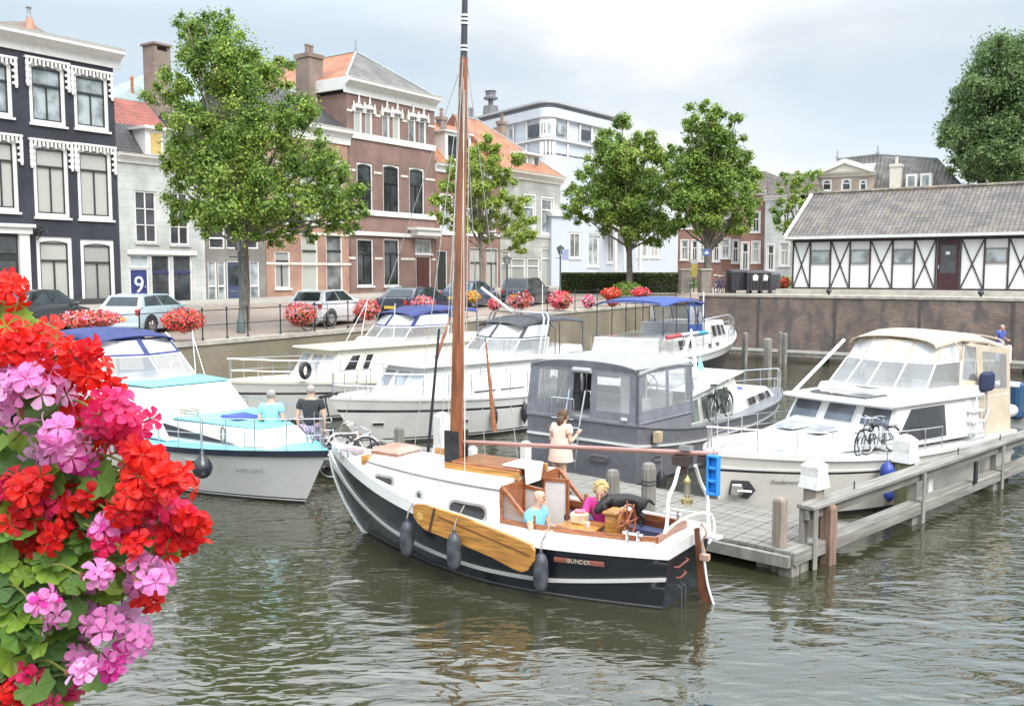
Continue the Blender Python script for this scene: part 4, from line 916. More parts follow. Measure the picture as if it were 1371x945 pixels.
# clipped hedge and shrubs
def leafbox(m,x0,y0,z0,x1,y1,z1,n,leaf,rg,shell=.12):
    for i in range(n):
        f=rg.choice((0,0,1,2,2)) ; 
        x,y,z=rg.uniform(x0,x1),rg.uniform(y0,y1),rg.uniform(z0,z1)
        if f==0: y=y0+rg.uniform(-.03,shell)
        elif f==1: x=rg.choice((x0,x1))+rg.uniform(-.06,.06)
        else: z=z1+rg.uniform(-shell,.05)
        p=Vector((x,y,z)); nrm=Vector((rg.gauss(0,.6),rg.gauss(-.5,.6),rg.gauss(.5,.5))).normalized(); t=nrm.cross(Vector((rg.gauss(0,1),rg.gauss(0,1),rg.gauss(0,1)))).normalized(); b=nrm.cross(t)
        m.mi=rg.choice((0,0,1,1,2)); m.poly([p-t*leaf*.5,p+b*leaf*.3,p+t*leaf*.5,p-b*leaf*.3])
rg=random.Random(4)
A=PY(752,392,66); B=PY(911,392,66); hd=empty('clipped_hedge',(A.x,A.y,G(A.x,A.y)),0,'long low clipped green hedge in front of the pale blue house','hedge')
W_=B.x-A.x; zb=PY(800,366,66).z-hd.location.z
m=MB(); leafbox(m,0,0,0,W_,1.1,zb,9000,.13,rg); m.build('foliage',[leafmat('hedge_leaf',(.10,.135,.035)),leafmat('hedge_leaf_dark',(.05,.085,.025)),leafmat('hedge_leaf_brown',(.13,.11,.04))],hd)
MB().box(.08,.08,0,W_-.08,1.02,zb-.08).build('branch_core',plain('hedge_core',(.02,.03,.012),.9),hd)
def bush(name,label,base,rx,rz,n,leaf,mats,cat='shrub',group=None,seed=0):
    rg=random.Random(seed); m=MB()
    for i in range(n):
        d=Vector((rg.gauss(0,1),rg.gauss(0,1),abs(rg.gauss(0,1)))).normalized(); k=rg.uniform(.6,1); p=Vector((d.x*rx*k,d.y*rx*k,.1+d.z*rz*k)); nrm=(d+Vector((rg.gauss(0,.5),rg.gauss(0,.5),rg.gauss(0,.5)))).normalized(); t=nrm.cross(Vector((rg.gauss(0,1),rg.gauss(0,1),rg.gauss(0,1)))).normalized(); b=nrm.cross(t); L_=leaf*rg.uniform(.7,1.3)
        m.mi=rg.randrange(len(mats)); m.poly([p-t*L_*.5,p+b*L_*.3,p+t*L_*.5,p-b*L_*.3])
    o=m.build(name,mats); o.location=base; return tag(o,label,cat,group)
p=PY(840,385,61); bush('leafy_shrub','bright green bushy shrub at the foot of the hedge below the round tree',(p.x,p.y,2.95),1.3,.9,900,.2,[lf_l,lf_m],seed=2)
for (px,py,Y,rx,rz,lab) in((1012,368,70,1.4,.9,'grey green shrub behind the black waste containers'),(1055,370,66,1.2,.9,'dark green shrub between the containers and the shed'),(918,370,68,1.0,.9,'dark green shrub behind the brick gate pillars')):
    p=PY(px,py,Y); bush('leafy_shrub',lab,(p.x,p.y,ZR),rx,rz,700,.18,[lf_m,lf_d],seed=px)
# ================================================================ people
def skinmesh(pts,edges,rad,root=0,sub=2):
    me=bpy.data.meshes.new('sk'); me.from_pydata([tuple(p) for p in pts],edges,[]); o=bpy.data.objects.new('sk',me); COL.objects.link(o)
    md=o.modifiers.new('s','SKIN'); md.use_smooth_shade=True; md.branch_smoothing=.3
    if not me.skin_vertices: me.attributes.new('skin','FLOAT','POINT')
    for i,r in enumerate(rad):
        sv=me.skin_vertices[0].data[i]; sv.radius=(r,r) if not hasattr(r,'__len__') else r; sv.use_root=(i==root)
    ss=o.modifiers.new('u','SUBSURF'); ss.levels=sub; ss.render_levels=sub
    dg=bpy.context.evaluated_depsgraph_get(); out=bpy.data.meshes.new_from_object(o.evaluated_get(dg))
    bpy.data.objects.remove(o); return out
def addmesh(m,me):
    m.add([v.co.copy() for v in me.vertices],[tuple(p.vertices) for p in me.polygons]); return m
skin=plain('skin',(.62,.38,.28),.55,var=.06,scale=8)
def lerp(a,b,t): return a+(b-a)*t
def person(label,J,f,shirt,legs=None,hair=None,shoe=None,hs=1.0,long_legs=True,sleeve=.55,hairstyle='short',male=True,legend=1.0,bald=False,loc=(0,0,0),rz=0,cat='person',grip=.5,collar=False):
    """J joints in local metres; f = facing direction of the head"""
    V=Vector; J={k:V(v) for k,v in J.items()}; f=V(f).normalized(); up=V((0,0,1)); rt=f.cross(up).normalized()
    hz=J['head']; J['neck']=hz+(J['neck']-hz)*.9; P=[J['pelvis'],J['waist'],J['chest'],J['neck'],J['head']+V((0,0,-.085))-f*.005,J['head'],J['head']+V((0,0,.085))]
    for s_ in 'LR': J['sh'+s_].z+=.035
    E=[(0,1),(1,2),(2,3),(3,4),(4,5),(5,6)]; k=1.0 if male else .88
    Rr=[.13*k,.115*k,.13*k,.066*k,.072,(.090,.102),.078]
    def chain(frm,pts,rs):
        i=frm
        for p,r in zip(pts,rs): P.append(V(p)); Rr.append(r); E.append((i,len(P)-1)); i=len(P)-1
    for s in 'LR':
        chain(2,[J['sh'+s],lerp(J['sh'+s],J['el'+s],.5),J['el'+s],lerp(J['el'+s],J['ha'+s],.45),J['ha'+s]],[.062*k,.05*k,.041*k,.038*k,.026*k])
        chain(0,[J['hip'+s],lerp(J['hip'+s],J['kn'+s],.5),J['kn'+s],lerp(J['kn'+s],J['an'+s],.35),J['an'+s],J['toe'+s]],[.095*k,.082*k,.058*k,.056*k,.036*k,.034])
    m=MB(); addmesh(m,skinmesh(P,E,Rr,0))
    hd=J['head']
    m.ball(hd+f*.10+V((0,0,-.015)),(.014,.014,.024),8,6)                   # nose
    m.ball(hd+f*.088+V((0,0,-.06)),(.026,.026,.009),8,5)                   # mouth
    m.ball(hd+f*.07+V((0,0,-.095)),(.03,.03,.022),8,5)                     # chin
    for s_ in(-1,1): m.ball(hd+rt*s_*.088+V((0,0,-.005)),(.014,.022,.033),8,6)
    for s in 'LR':  # hands: palm and five bent fingers
        w=J['ha'+s]; d=(w-J['el'+s]).normalized(); sd=d.cross(up); sd=sd.normalized() if sd.length>.1 else rt; nn_=sd.cross(d)
        pc=w+d*.05; m.tube([w,pc-d*.01,pc+d*.045],[.024,.036,.03],8)
        for i,(o,L_) in enumerate(((-.027,.062),(-.009,.072),(.009,.068),(.026,.054))):
            a=pc+d*.035+sd*o; b=a+d*L_*.5-nn_*L_*.15*grip; c=b+d*L_*.3-nn_*L_*.6*grip; m.tube([a,b,c],[.0095,.0085,.007],6)
        sg=1 if s=='L' else -1; a=w+d*.02+sd*sg*.025; m.tube([a,a+sd*sg*.025+d*.025,a+sd*sg*.02+d*.06-nn_*.02],[.012,.010,.008],6)
    body=m.build('person',skin,None,smooth=2); body.location=loc; body.rotation_euler=(0,0,rz); tag(body,label,cat)
    e=MB()
    for s_ in(-1,1): e.ball(hd+f*.083+rt*s_*.032+V((0,0,.012)),(.011,.011,.008),8,5)
    e.build('eyes',blackm,body)
    # shirt
    a=.014; sp=[J['pelvis']+V((0,0,-.05)),J['waist'],J['chest'],lerp(J['chest'],J['neck'],.72)]; se=[(0,1),(1,2),(2,3)]; sr=[.165*k,.165*k,.19*k,.09*k]
    for s in 'LR':
        sp.append(J['sh'+s]); sr.append(.092*k); se.append((2,len(sp)-1))
        if sleeve<=1: sp.append(lerp(J['sh'+s],J['el'+s],sleeve)); sr.append(.080*k); se.append((len(sp)-2,len(sp)-1))
        else:
            sp.append(J['el'+s]); sr.append(.057*k); se.append((len(sp)-2,len(sp)-1)); sp.append(lerp(J['el'+s],J['ha'+s],sleeve-1)); sr.append(.048*k); se.append((len(sp)-2,len(sp)-1))
    m=MB(); addmesh(m,skinmesh(sp,se,sr,0)); m.build('shirt',shirt,body,smooth=2)
    if legs:
        lp=[J['pelvis']+V((0,0,.03))]; lr=[.15*k]; le=[]
        for s in 'LR':
            lp.append(J['hip'+s]); lr.append(.112*k); le.append((0,len(lp)-1)); lp.append(lerp(J['hip'+s],J['kn'+s],.55)); lr.append(.10*k); le.append((len(lp)-2,len(lp)-1))
            lp.append(J['kn'+s]); lr.append(.078*k if long_legs else .085*k); le.append((len(lp)-2,len(lp)-1))
            if long_legs: lp.append(lerp(J['kn'+s],J['an'+s],.93)); lr.append(.058*k); le.append((len(lp)-2,len(lp)-1))
        m=MB(); addmesh(m,skinmesh(lp,le,lr,0)); m.build('trousers' if long_legs else 'shorts',legs,body,smooth=2)
    if hair and not bald:
        h=MB(); c=hd+V((0,0,.03))-f*.022; rg=random.Random(len(label))
        if hairstyle=='long': h.ball(c,(.102,.102,.112),14,9); h.tube([c-f*.06,c-f*.09+V((0,0,-.12)),c-f*.09+V((0,0,-.22))],[.075,.07,.03],8)
        elif hairstyle=='curly':
            h.ball(c,(.10,.10,.105),14,9)
            for i in range(60):
                d=V((rg.gauss(0,1),rg.gauss(0,1),rg.gauss(.2,1))).normalized()
                if d.dot(f)>.55 and d.z<.5: continue
                h.ball(c+V((d.x*.10,d.y*.10,d.z*.105)),.028,6,4)
        else: h.ball(c+V((0,0,.008)),(.092,.096,.098),14,9)
        h.build('hair',hair,body,smooth=2)
    if shoe:
        for s in 'LR':
            d=(J['toe'+s]-J['an'+s]); d.z=0; d.normalize(); a=J['an'+s]; z=J['toe'+s].z
            MB().tube([V((a.x,a.y,z+.01))-d*.05,V((a.x,a.y,z+.03)),V((J['toe'+s].x,J['toe'+s].y,z+.012)),V((J['toe'+s].x,J['toe'+s].y,z))+d*.07],[.04,.052,.047,.025],8).build('shoe',shoe,body,smooth=2)
    return body
def standing(h=1.75,lean=0,arms=((.0,.05,-.28),(.0,.05,-.28)),elb=None,step=.0,w=1.0):
    """x right, y forward; returns joints for a standing figure facing +y"""
    k=h/1.75; s=dict(pelvis=(0,0,.95*k),waist=(0,.01+lean*.3,1.12*k),chest=(0,.0+lean*.8,1.34*k),neck=(0,.0+lean,1.50*k),head=(0,.03+lean*1.2,1.635*k))
    for n,sg in(('L',-1),('R',1)):
        s['sh'+n]=(sg*.185*w*k,lean*.85,1.41*k); s['hip'+n]=(sg*.09*k,0,.90*k); st=step*sg
        s['kn'+n]=(sg*.10*k,.03+st*.5,.50*k); s['an'+n]=(sg*.11*k,st,.09*k); s['toe'+n]=(sg*.13*k,st+.15,.04)
    for i,n in enumerate('LR'):
        sg=-1 if n=='L' else 1; a=arms[i]; e=(sg*.25*k*w,lean*.7-.03,1.13*k) if not elb else elb[i]
        s['el'+n]=e; s['ha'+n]=(e[0]+a[0],e[1]+a[1],e[2]+a[2]) 
    return s
# ================================================================ boats: shared shapes
class Boat:
    """local frame: x from the transom (0) to the bow, y to port, z up from the water"""
    def __init__(s,name,label,bow,ang,L,B,group=None,cat='motorboat'):
        d=Vector((math.cos(ang),math.sin(ang),0)); s.org=Vector((bow[0],bow[1],0))-d*L; s.ang=ang; s.L=L; s.B=B; s.d=d; s.n=Vector((-d.y,d.x,0))
        s.r=empty(name,s.org,ang,label,cat,group)
    def w(s,p): return s.org+s.d*p[0]+s.n*p[1]+Vector((0,0,p[2]))
    def px(s,p):
        q=s.w(p)-Vector((0,0,CAMH)); Z=q.y*cT-q.z*sT; u=q.y*sT+q.z*cT; return (CX+FPX*q.x/Z,CY-FPX*u/Z)
    def onplane(s,px,py,y=None,z=None,x=None):
        d=Vector(ray(px,py)); C=Vector((0,0,CAMH))-s.org
        c=Vector((C.dot(s.d),C.dot(s.n),C.z)); e=Vector((d.dot(s.d),d.dot(s.n),d.z))
        if z is not None: t=(z-c.z)/e.z
        elif y is not None: t=(y-c.y)/e.y
        else: t=(x-c.x)/e.x
        return c+e*t
    def hull(s,z0,z1,zm=None,tb=.8,rake=.7,rows=None,mats=None,p=2.2,pw=1.7,sm=.42,wl=.9,srake=0,keel=-.35,bul=.0,n=26,name='hull',tumble=0,stem=1.0):
        """z0 sheer height at stern, z1 at bow, zm lowest; rows: (fraction, material index above it)"""
        zm=min(z0,z1) if zm is None else zm
        def sheer(t):
            # parabola through stern, low point at .3, bow
            return zm+(z1-zm)*max(0,(t-.3)/.7)**1.7+(z0-zm)*max(0,(.3-t)/.3)**1.6
        def fb(t,pp):
            if t<sm: return tb+(1-tb)*math.sin(math.pi/2*t/sm)
            return max(0.0,1-((t-sm)/(1-sm))**pp)
        def pt(t,h,side):
            zz=sheer(t)*h if h>=0 else -keel*h*(1-.0*t)
            k=min(1,max(0,h)); f=fb(t,p)*k+fb(t,pw)*wl*(1-k)
            if h<0: f*=.55
            if tumble and h>.7: f*=1-tumble*(h-.7)
            x=t*(s.L-rake*((1-k)**stem)-(0 if h>=0 else .25*s.L*.1))+ (1-t)*srake*(1-k)
            return Vector((x,side*s.B/2*f,zz))
        s.sheer=sheer; s.hp=pt; s.fb=fb
        m=MB(); ts=[(i/n)**1 for i in range(n+1)]; ts=[t if t<.75 else .75+.25*(1-(1-(t-.75)/.25)**1.5) for t in ts]
        for side in(-1,1):
            for (h0,mi),(h1,_) in zip(rows,rows[1:]):
                m.mi=mi
                k=3 if h1-h0>.3 else 1
                for j in range(k):
                    a=h0+(h1-h0)*j/k; b=h0+(h1-h0)*(j+1)/k
                    A=[pt(t,a,side) for t in ts]; B_=[pt(t,b,side) for t in ts]
                    if side>0: A,B_=B_,A
                    m.loft([A,B_],False)
        # transom
        for (h0,mi),(h1,_) in zip(rows,rows[1:]):
            m.mi=mi; m.poly([pt(0,h0,-1),pt(0,h1,-1),pt(0,h1,1),pt(0,h0,1)])
        # merge doubles so that the shell is one smooth surface
        idx={};nv=[];mp=[]
        for v in m.v:
            k=(round(v[0],4),round(v[1],4),round(v[2],4))
            if k not in idx: idx[k]=len(nv); nv.append(v)
            mp.append(idx[k])
        nf=[];nm=[]
        for f,mi in zip(m.f,m.m):
            g=[]; 
            for i in f:
                if mp[i] not in g: g.append(mp[i])
            if len(g)>2: nf.append(tuple(g)); nm.append(mi)
        m.v,m.f,m.m=nv,nf,nm
        return m.build(name,mats,s.r,smooth=True)
    def deck(s,mat,drop=.0,inset=.02,camber=.05,t0=0,t1=1,name='deck',n=24,mats=None):
        m=MB(); R_=[]
        for i in range(n+1):
            t=t0+(t1-t0)*i/n; a=s.hp(t,1,-1); b=s.hp(t,1,1); w_=max(.0,(b.y-a.y)/2-inset); z=s.sheer(t)-drop
            R_.append([Vector((a.x,w_*q,z+camber*(1-q*q))) for q in(1,.5,0,-.5,-1)])
        m.loft(R_,False); o=m.build(name,mat,s.r,smooth=2); return o
    def strip(s,h0,h1,out,mat,name,t0=0,t1=1,n=30,transom=False,parent=None,hz=None):
        """rubbing strake following the hull between two height fractions"""
        m=MB()
        for side in(-1,1):
            rings=[]
            for i in range(n+1):
                t=t0+(t1-t0)*i/n
                A=s.hp(t,h0,side);B_=s.hp(t,h1,side); o=Vector((0,side*out,0)); 
                if t>.97: o=Vector((out*.7,side*out*.4,0))
                rings.append([A,A+o,B_+o,B_] if side<0 else [B_,B_+o,A+o,A])
            m.loft(rings,True,True,True)
        if transom:
            A,B_=s.hp(0,h0,-1),s.hp(0,h1,-1); C,D=s.hp(0,h1,1),s.hp(0,h0,1); o=Vector((-out,0,0))
            m.box8([A+o,A,D,D+o],[B_+o,B_,C,C+o])
        return m.build(name,mat,parent or s.r,smooth=True)
    def bulwark(s,h,mat,t0=0,t1=1,inset=.05,name='toe_rail',n=30,trans=True,cap=None):
        m=MB()
        for side in(-1,1):
            rings=[]
            for i in range(n+1):
                t=t0+(t1-t0)*i/n; A=s.hp(t,1,side); q=A.copy(); q.y=side*max(0,abs(A.y)-inset)
                up=Vector((0,0,h)); rings.append([A,q,q+up,A+up] if side<0 else [A+up,q+up,q,A])
            m.loft(rings,True,True,True)
        if trans: A,B_=s.hp(0,1,-1),s.hp(0,1,1); m.box8([A,A+Vector((inset,0,0)),B_+Vector((inset,0,0)),B_],[A+Vector((0,0,h)),A+Vector((inset,0,h)),B_+Vector((inset,0,h)),B_+Vector((0,0,h))])
        return m.build(name,mat,s.r,smooth=True)
    def rail(s,t0,t1,hgt,n,mat,name='guard_rail',r=.014,mid=True,inset=.08,pulpit=False,sides=(-1,1),lean=0,parent=None):
        m=MB(); tops={}
        for side in sides:
            top=[];md=[]
            for i in range(n+1):
                t=t0+(t1-t0)*i/n; A=s.hp(t,1,side); A.y=side*max(0,abs(A.y)-inset); 
                if t>.985: A.x-=.1
                T_=A+Vector((lean*(t>.9),0,hgt)); m.cone(A,T_,r,n=6); top.append(T_); md.append(A+(T_-A)*.5)
            m.tube(top,r,6); tops[side]=top
            if mid: m.tube(md,r*.7,6)
        if pulpit and len(sides)==2: m.tube([tops[-1][-1],tops[-1][-1]*.5+tops[1][-1]*.5+Vector((.08,0,0)),tops[1][-1]],r,6)
        return m.build(name,mat,parent or s.r,smooth=True)
    def fender(s,t,side,z,mat,L_=.55,r=.11,group=None,label='',rope=True,out=.12,name='fender',round_=False,offx=0):
        h=max(0,min(1,z/s.sheer(t))); p=s.hp(t,h,side); p.y+=side*(r+.02+out*0); q=s.w(p)
        e=empty(name,q,s.ang,label,'fender',group); m=MB()
        if round_: m.lathe([(0.02,r*1.45),(.05,r*1.3),(r*.55,r*.9),(r*.93,r*.35),(r,0),(r*.93,-r*.4),(r*.7,-r*.75),(r*.35,-r*.95),(.02,-r)],n=16)
        else: m.lathe([(.02,L_/2+.06),(.035,L_/2),(r*.6,L_/2-.04),(r*.95,L_/2-.12),(r,L_/2-.2),(r,-L_/2+.2),(r*.95,-L_/2+.12),(r*.6,-L_/2+.03),(.03,-L_/2),(.02,-L_/2-.05)],n=14)
        m.build('float',mat,e,smooth=True)
        zt=s.sheer(t)+.05-q.z
        if rope and zt>L_/2: MB().tube([(0,0,L_/2),(0,-side*.01,zt*.6+L_/4),(0,-side*(r+.03),zt)],.012,5).build('rope',ropem,e)
        return e
ropem=plain('rope_grey',(.25,.24,.22),.9,var=.3); 
def prismcabin(m,b,t): m.box8(b,t); return m
def quadwin(parent,q,poly,mats,fr=.035,out=.012,name='window',n=3,flip=False):
    """window on the sloped quad q (p00,p10,p11,p01): poly is (u,v) list in metres from p00; frame ring and pane in one part"""
    q=[Vector(p) for p in q]; ux=(q[1]-q[0]).normalized(); nn=(q[1]-q[0]).cross(q[3]-q[0]).normalized(); vy=nn.cross(ux)
    if flip: nn=-nn
    c=Vector((sum(p[0] for p in poly)/len(poly),sum(p[1] for p in poly)/len(poly),0))
    P=[q[0]+ux*a+vy*b+nn*.002 for a,b in poly]
    cc=q[0]+ux*c.x+vy*c.y
    I=[]
    k=len(poly)
    for i in range(k):
        a=Vector(poly[i-1]+(0,));b=Vector(poly[i]+(0,));d=Vector(poly[(i+1)%k]+(0,))
        v=(c-b); L_=v.length; I.append(q[0]+ux*(b.x+v.x*fr*1.3/L_)+vy*(b.y+v.y*fr*1.3/L_)+nn*.002)
    m=MB(); 
    if fr>0: m.mat(0).ringplate(P,I,nn*(out+.008))
    m.mat(1).prism(I,nn*out)
    return m.build(name,mats,parent)
def uvpoly(q,pts):
    """(u,v) 0..1 of a roughly rectangular quad to metres"""
    q=[Vector(p) for p in q]; ux=(q[1]-q[0]).normalized(); nn=(q[1]-q[0]).cross(q[3]-q[0]).normalized(); vy=nn.cross(ux); out=[]
    for u,v in pts:
        p=bil(q,u,v)-q[0]; out.append((p.dot(ux),p.dot(vy)))
    return out
def wins(parent,q,rects,mats,fr=.03,name='window',r=.0,flip=False):
    for u0,v0,u1,v1 in rects: quadwin(parent,q,uvpoly(q,[(u0,v0),(u1,v0),(u1,v1),(u0,v1)]),mats,fr,name=name,flip=flip)
glass_b=glassy('boat_window_dark',(.02,.022,.026),ior=1.6); glass_c=glassy('boat_window_pale',(.38,.40,.43),ior=1.7); vinyl=clearpane('clear_vinyl',(.75,.78,.80),.24); vinyl_w=clearpane('cloudy_vinyl',(.85,.86,.88),.62); wind=clearpane('windscreen_glass',(.55,.58,.6),.30)
def bars(m,path,w=.05): m.tube(path,w/2,6)
def panelhole(m,q,holes,t=.01):
    """fabric panel on quad q with rectangular (u,v) holes"""
    us=sorted({0,1,*[h[0] for h in holes],*[h[2] for h in holes]}); vs_=sorted({0,1,*[h[1] for h in holes],*[h[3] for h in holes]})
    for a,b in zip(us,us[1:]):
        for c,d in zip(vs_,vs_[1:]):
            if any(h[0]<(a+b)/2<h[2] and h[1]<(c+d)/2<h[3] for h in holes): continue
            m.poly([bil(q,a,c),bil(q,b,c),bil(q,b,d),bil(q,a,d)])
def pane_in(parent,q,h,mat,name='clear_window'):
    P=[bil(q,h[0],h[1]),bil(q,h[2],h[1]),bil(q,h[2],h[3]),bil(q,h[0],h[3])]
    return MB().poly(P).build(name,mat,parent)
def arch(x,y,z0,z1,lean=0,r=.6,n=8):
    """hoop across the boat"""
    P=[(x,-y,z0),(x+lean*.5,-y,z1-r*.7)]
    for k in range(1,n): 
        t=math.pi*k/n; P.append((x+lean,-math.cos(t)*(y-.0)*.98,z1-r*.5+math.sin(t)*r*.5))
    P+= [(x+lean*.5,y,z1-r*.7),(x,y,z0)]
    return P
def canopytop(m,x0,x1,y0,y1,zs,crown=.18,drop=.0,n=6,k=8,th=.025):
    """soft top between x0..x1; zs heights at equal stations; y0,y1 half widths"""
    R_=[];S=[]
    for i in range(n+1):
        u=i/n; x=x0+(x1-x0)*u; f=u*(len(zs)-1); a=min(int(f),len(zs)-2); z=zs[a]*(1-(f-a))+zs[a+1]*(f-a); hw=y0+(y1-y0)*u
        ring=[]
        for j in range(k+1):
            q=-1+2*j/k; ring.append(Vector((x,hw*math.sin(q*math.pi/2),z-drop-crown+crown*math.cos(q*math.pi/2)**.8 if abs(q)<1 else z-drop-crown)))
        R_.append(ring); S.append([p-Vector((0,0,th)) for p in ring])
    m.loft(R_,False); m.loft([list(reversed(r)) for r in S],False)
    for A,B_ in((R_[0],S[0]),(S[-1],R_[-1])): m.loft([A,B_],False)
    return R_
def seat(parent,x,y,z,w=.5,d=.5,h=.45,back=.5,mat=None,name='seat'):
    m=MB(); m.box(x-d/2,y-w/2,z,x+d/2,y+w/2,z+h); m.box(x-d/2,y-w/2,z+h,x-d/2+.12,y+w/2,z+h+back); return m.build(name,mat,parent,bevel=.03)
def bitts(parent,p,mat=None,name='bollard'):
    m=MB(); x,y,z=p; m.cone((x-.08,y,z),(x-.08,y,z+.16),.025,n=6); m.cone((x+.08,y,z),(x+.08,y,z+.16),.025,n=6); m.cone((x-.15,y,z+.12),(x+.15,y,z+.12),.02,n=6); return m.build(name,mat or steel,parent,smooth=True)
def wheelspokes(m,c,r,axis,up,n=8,rim=.02,hub=.05,handles=True):
    ax=Vector(axis).normalized(); u=Vector(up).normalized(); v=ax.cross(u); c=Vector(c)
    m.tube([c+(u*math.cos(2*math.pi*k/24)+v*math.sin(2*math.pi*k/24))*r for k in range(24)],rim,6,closed=True)
    for k in range(n):
        d=u*math.cos(2*math.pi*k/n)+v*math.sin(2*math.pi*k/n); m.cone(c,c+d*(r*1.22 if handles else r),rim*.7,n=5)
    m.cone(c-ax*.04,c+ax*.04,hub,n=10)
# ================================================================ wooden trimmed sailing boat
black_h=plain('black_hull_paint',(.010,.012,.018),.3,var=.1,coat=.15,scale=1.5)
varn=plain('varnished_wood',(.30,.105,.04),.3,var=.35,scale=9,coat=.5,stretch=(.35,3,3)); 
honey=plain('honey_wood',(.50,.24,.055),.28,var=.4,scale=6,coat=.5,stretch=(.4,1,5),dirt=((.28,.10,.03),3))
hdeck=plain('white_deck_paint',(.74,.74,.73),.35,var=.02,dirt=((.64,.63,.60),2))
brass=plain('brass',(.62,.52,.26),.3,metal=.9)
bx0,by0=2.46,12.63; HANG=math.atan2(16.4-by0,-3.2-bx0); HL=math.hypot(16.4-by0,-3.2-bx0)
Hb=Boat('sailing_boat','black and white wooden-trimmed sailing boat with tall varnished mast, nearest boat in the centre',(-3.2,16.4),HANG,HL,2.35,None,'sailing boat')
H=Hb; HX=HL
H.hull(.74,1.36,.70,tb=.60,rake=.78,rows=[(-1,0),(0,0),(.08,0),(.5,0),(1,0)],mats=[black_h],p=2.0,pw=1.55,sm=.42,wl=.88,srake=.12,keel=-.4,stem=1.9)
# white bulwark above the black planking
def bw_h(t): return .17+.0*t
m=MB(); n=32
for side in(-1,1):
    rings=[]
    for i in range(n+1):
        t=i/n; A=H.hp(t,1,side); hgt=.16; sl=.03*(1-t); q=A+Vector((0,-side*sl,hgt)); qi=q.copy(); qi.y=side*max(0,abs(q.y)-.05); ai=A.copy(); ai.y=side*max(0,abs(A.y)-.09); ai.z=A.z+.10
        o=A+Vector((0,side*.012,-.015)); rings.append([o,q,qi,ai][::side])
    m.loft(rings,True,True,True)
A,B_=H.hp(0,1,-1),H.hp(0,1,1); m.box8([A+Vector((-.012,0,-.01)),A+Vector((.05,0,-.01)),B_+Vector((.05,0,-.01)),B_+Vector((-.012,0,-.01))],[A+Vector((-.012,.03,.16)),A+Vector((.05,.03,.16)),B_+Vector((.05,-.03,.16)),B_+Vector((-.012,-.03,.16))])
m.build('bulwark',gel,H.r,smooth=True)
# white rubbing strake: low amidships, climbing the stem
def hs(t):
    return .42+.18*max(0,(.25-t)/.25)-.12*math.sin(math.pi*min(1,t/.8)) + (.50*max(0,(t-.72)/.28)**1.6)
m=MB()
for side in(-1,1):
    rings=[]
    for i in range(49):
        t=i/48; h=hs(t); a=.035+.03*max(0,(t-.85)/.15); A=H.hp(t,h-a,side); B_=H.hp(t,h+a,side); o=Vector((.03 if t>.97 else 0,side*.035,0)); rings.append([A,A+o,B_+o,B_][::-side])
    m.loft(rings,True,True,True)
m.build('rubbing_strake',gel,H.r,smooth=True)
m=MB(); 
for i in range(12):
    h0=-.2+i*.1; 
    a=H.hp(1,h0,1); b=H.hp(1,h0+.1,1); m.beam(a+Vector((.02,0,0)),b+Vector((.02,0,0)),.09,.05,up=(1,0,0))
m.build('stem',gel,H.r)
H.strip(.03,.06,.006,plain('waterline_paint',(.12,.12,.12),.5),'waterline_stripe')
# decks
CX0,CX1=.28,2.62   # cockpit
def cw(x): return .48+.32*min(1,max(0,(x-CX0)/(CX1-CX0)))**.7
def tx(x): return x/HL
m=MB(); 
for side in(-1,1):
    rings=[]
    for i in range(15):
        x=CX0+(CX1-CX0)*i/14; t=tx(x); A=H.hp(t,1,side); z=A.z+.105; rings.append([Vector((A.x,A.y-side*.05,z)),Vector((A.x,side*cw(x),z+.03))][::side])
    m.loft(rings,False)
rings=[]
for i in range(5):
    x=.02+(CX0-.02)*i/4; A=H.hp(tx(x),1,-1);B_=H.hp(tx(x),1,1); rings.append([Vector((x,A.y+.05,A.z+.105)),Vector((x,0,A.z+.135)),Vector((x,B_.y-.05,A.z+.105))])
m.loft([r[::-1] for r in rings],False)
rings=[]
for i in range(19):
    t=tx(CX1)+(1-tx(CX1))*i/18; A=H.hp(t,1,-1);B_=H.hp(t,1,1); w_=max(0,B_.y-.05); rings.append([Vector((A.x,w_*q,A.z+.105+.04*(1-q*q))) for q in(1,.5,0,-.5,-1)])
m.loft(rings,False); m.build('deck',hdeck,H.r,smooth=2)
# cockpit well
m=MB(); zs=.36; P1=[(CX0,-cw(CX0)),(CX1,-cw(CX1)),(CX1,cw(CX1)),(CX0,cw(CX0))]; n=8
ring=[(CX0+(CX1-CX0)*i/n,-cw(CX0+(CX1-CX0)*i/n)) for i in range(n+1)]+[(CX0+(CX1-CX0)*i/n,cw(CX0+(CX1-CX0)*i/n)) for i in range(n,-1,-1)]
top_=[Vector((x,y,H.sheer(tx(x))+.16)) for x,y in ring]; bot=[Vector((x,y,zs)) for x,y in ring]; k=len(ring)
m.add(top_+bot,[(i,(i+1)%k,k+(i+1)%k,k+i) for i in range(k)]); m.add(bot,[tuple(range(k))]); m.build('cockpit_well',varn,H.r)
m=MB(); 
for i in range(k):
    a,b=top_[i],top_[(i+1)%k]; m.beam(a,b,.055,.09)
m.build('cockpit_coaming',varn,H.r)
m=MB(); 
for side in(-1,1):
    m.box8([(.45,side*.42-.16,zs),(CX1-.1,side*.6-.16,zs),(CX1-.1,side*.6+.16,zs),(.45,side*.42+.12,zs)],[(.45,side*.42-.16,zs+.32),(CX1-.1,side*.6-.16,zs+.32),(CX1-.1,side*.6+.16,zs+.32),(.45,side*.42+.12,zs+.32)])
m.build('bench',varn,H.r)
MB().box8([(.5,-.28,.685),(CX1-.15,-.42,.685),(CX1-.15,-.74,.685),(.5,-.5,.685)],[(.5,-.28,.76),(CX1-.15,-.42,.76),(CX1-.15,-.74,.76),(.5,-.5,.76)]).build('cushion',plain('blue_cushion',(.06,.07,.16),.8),H.r)
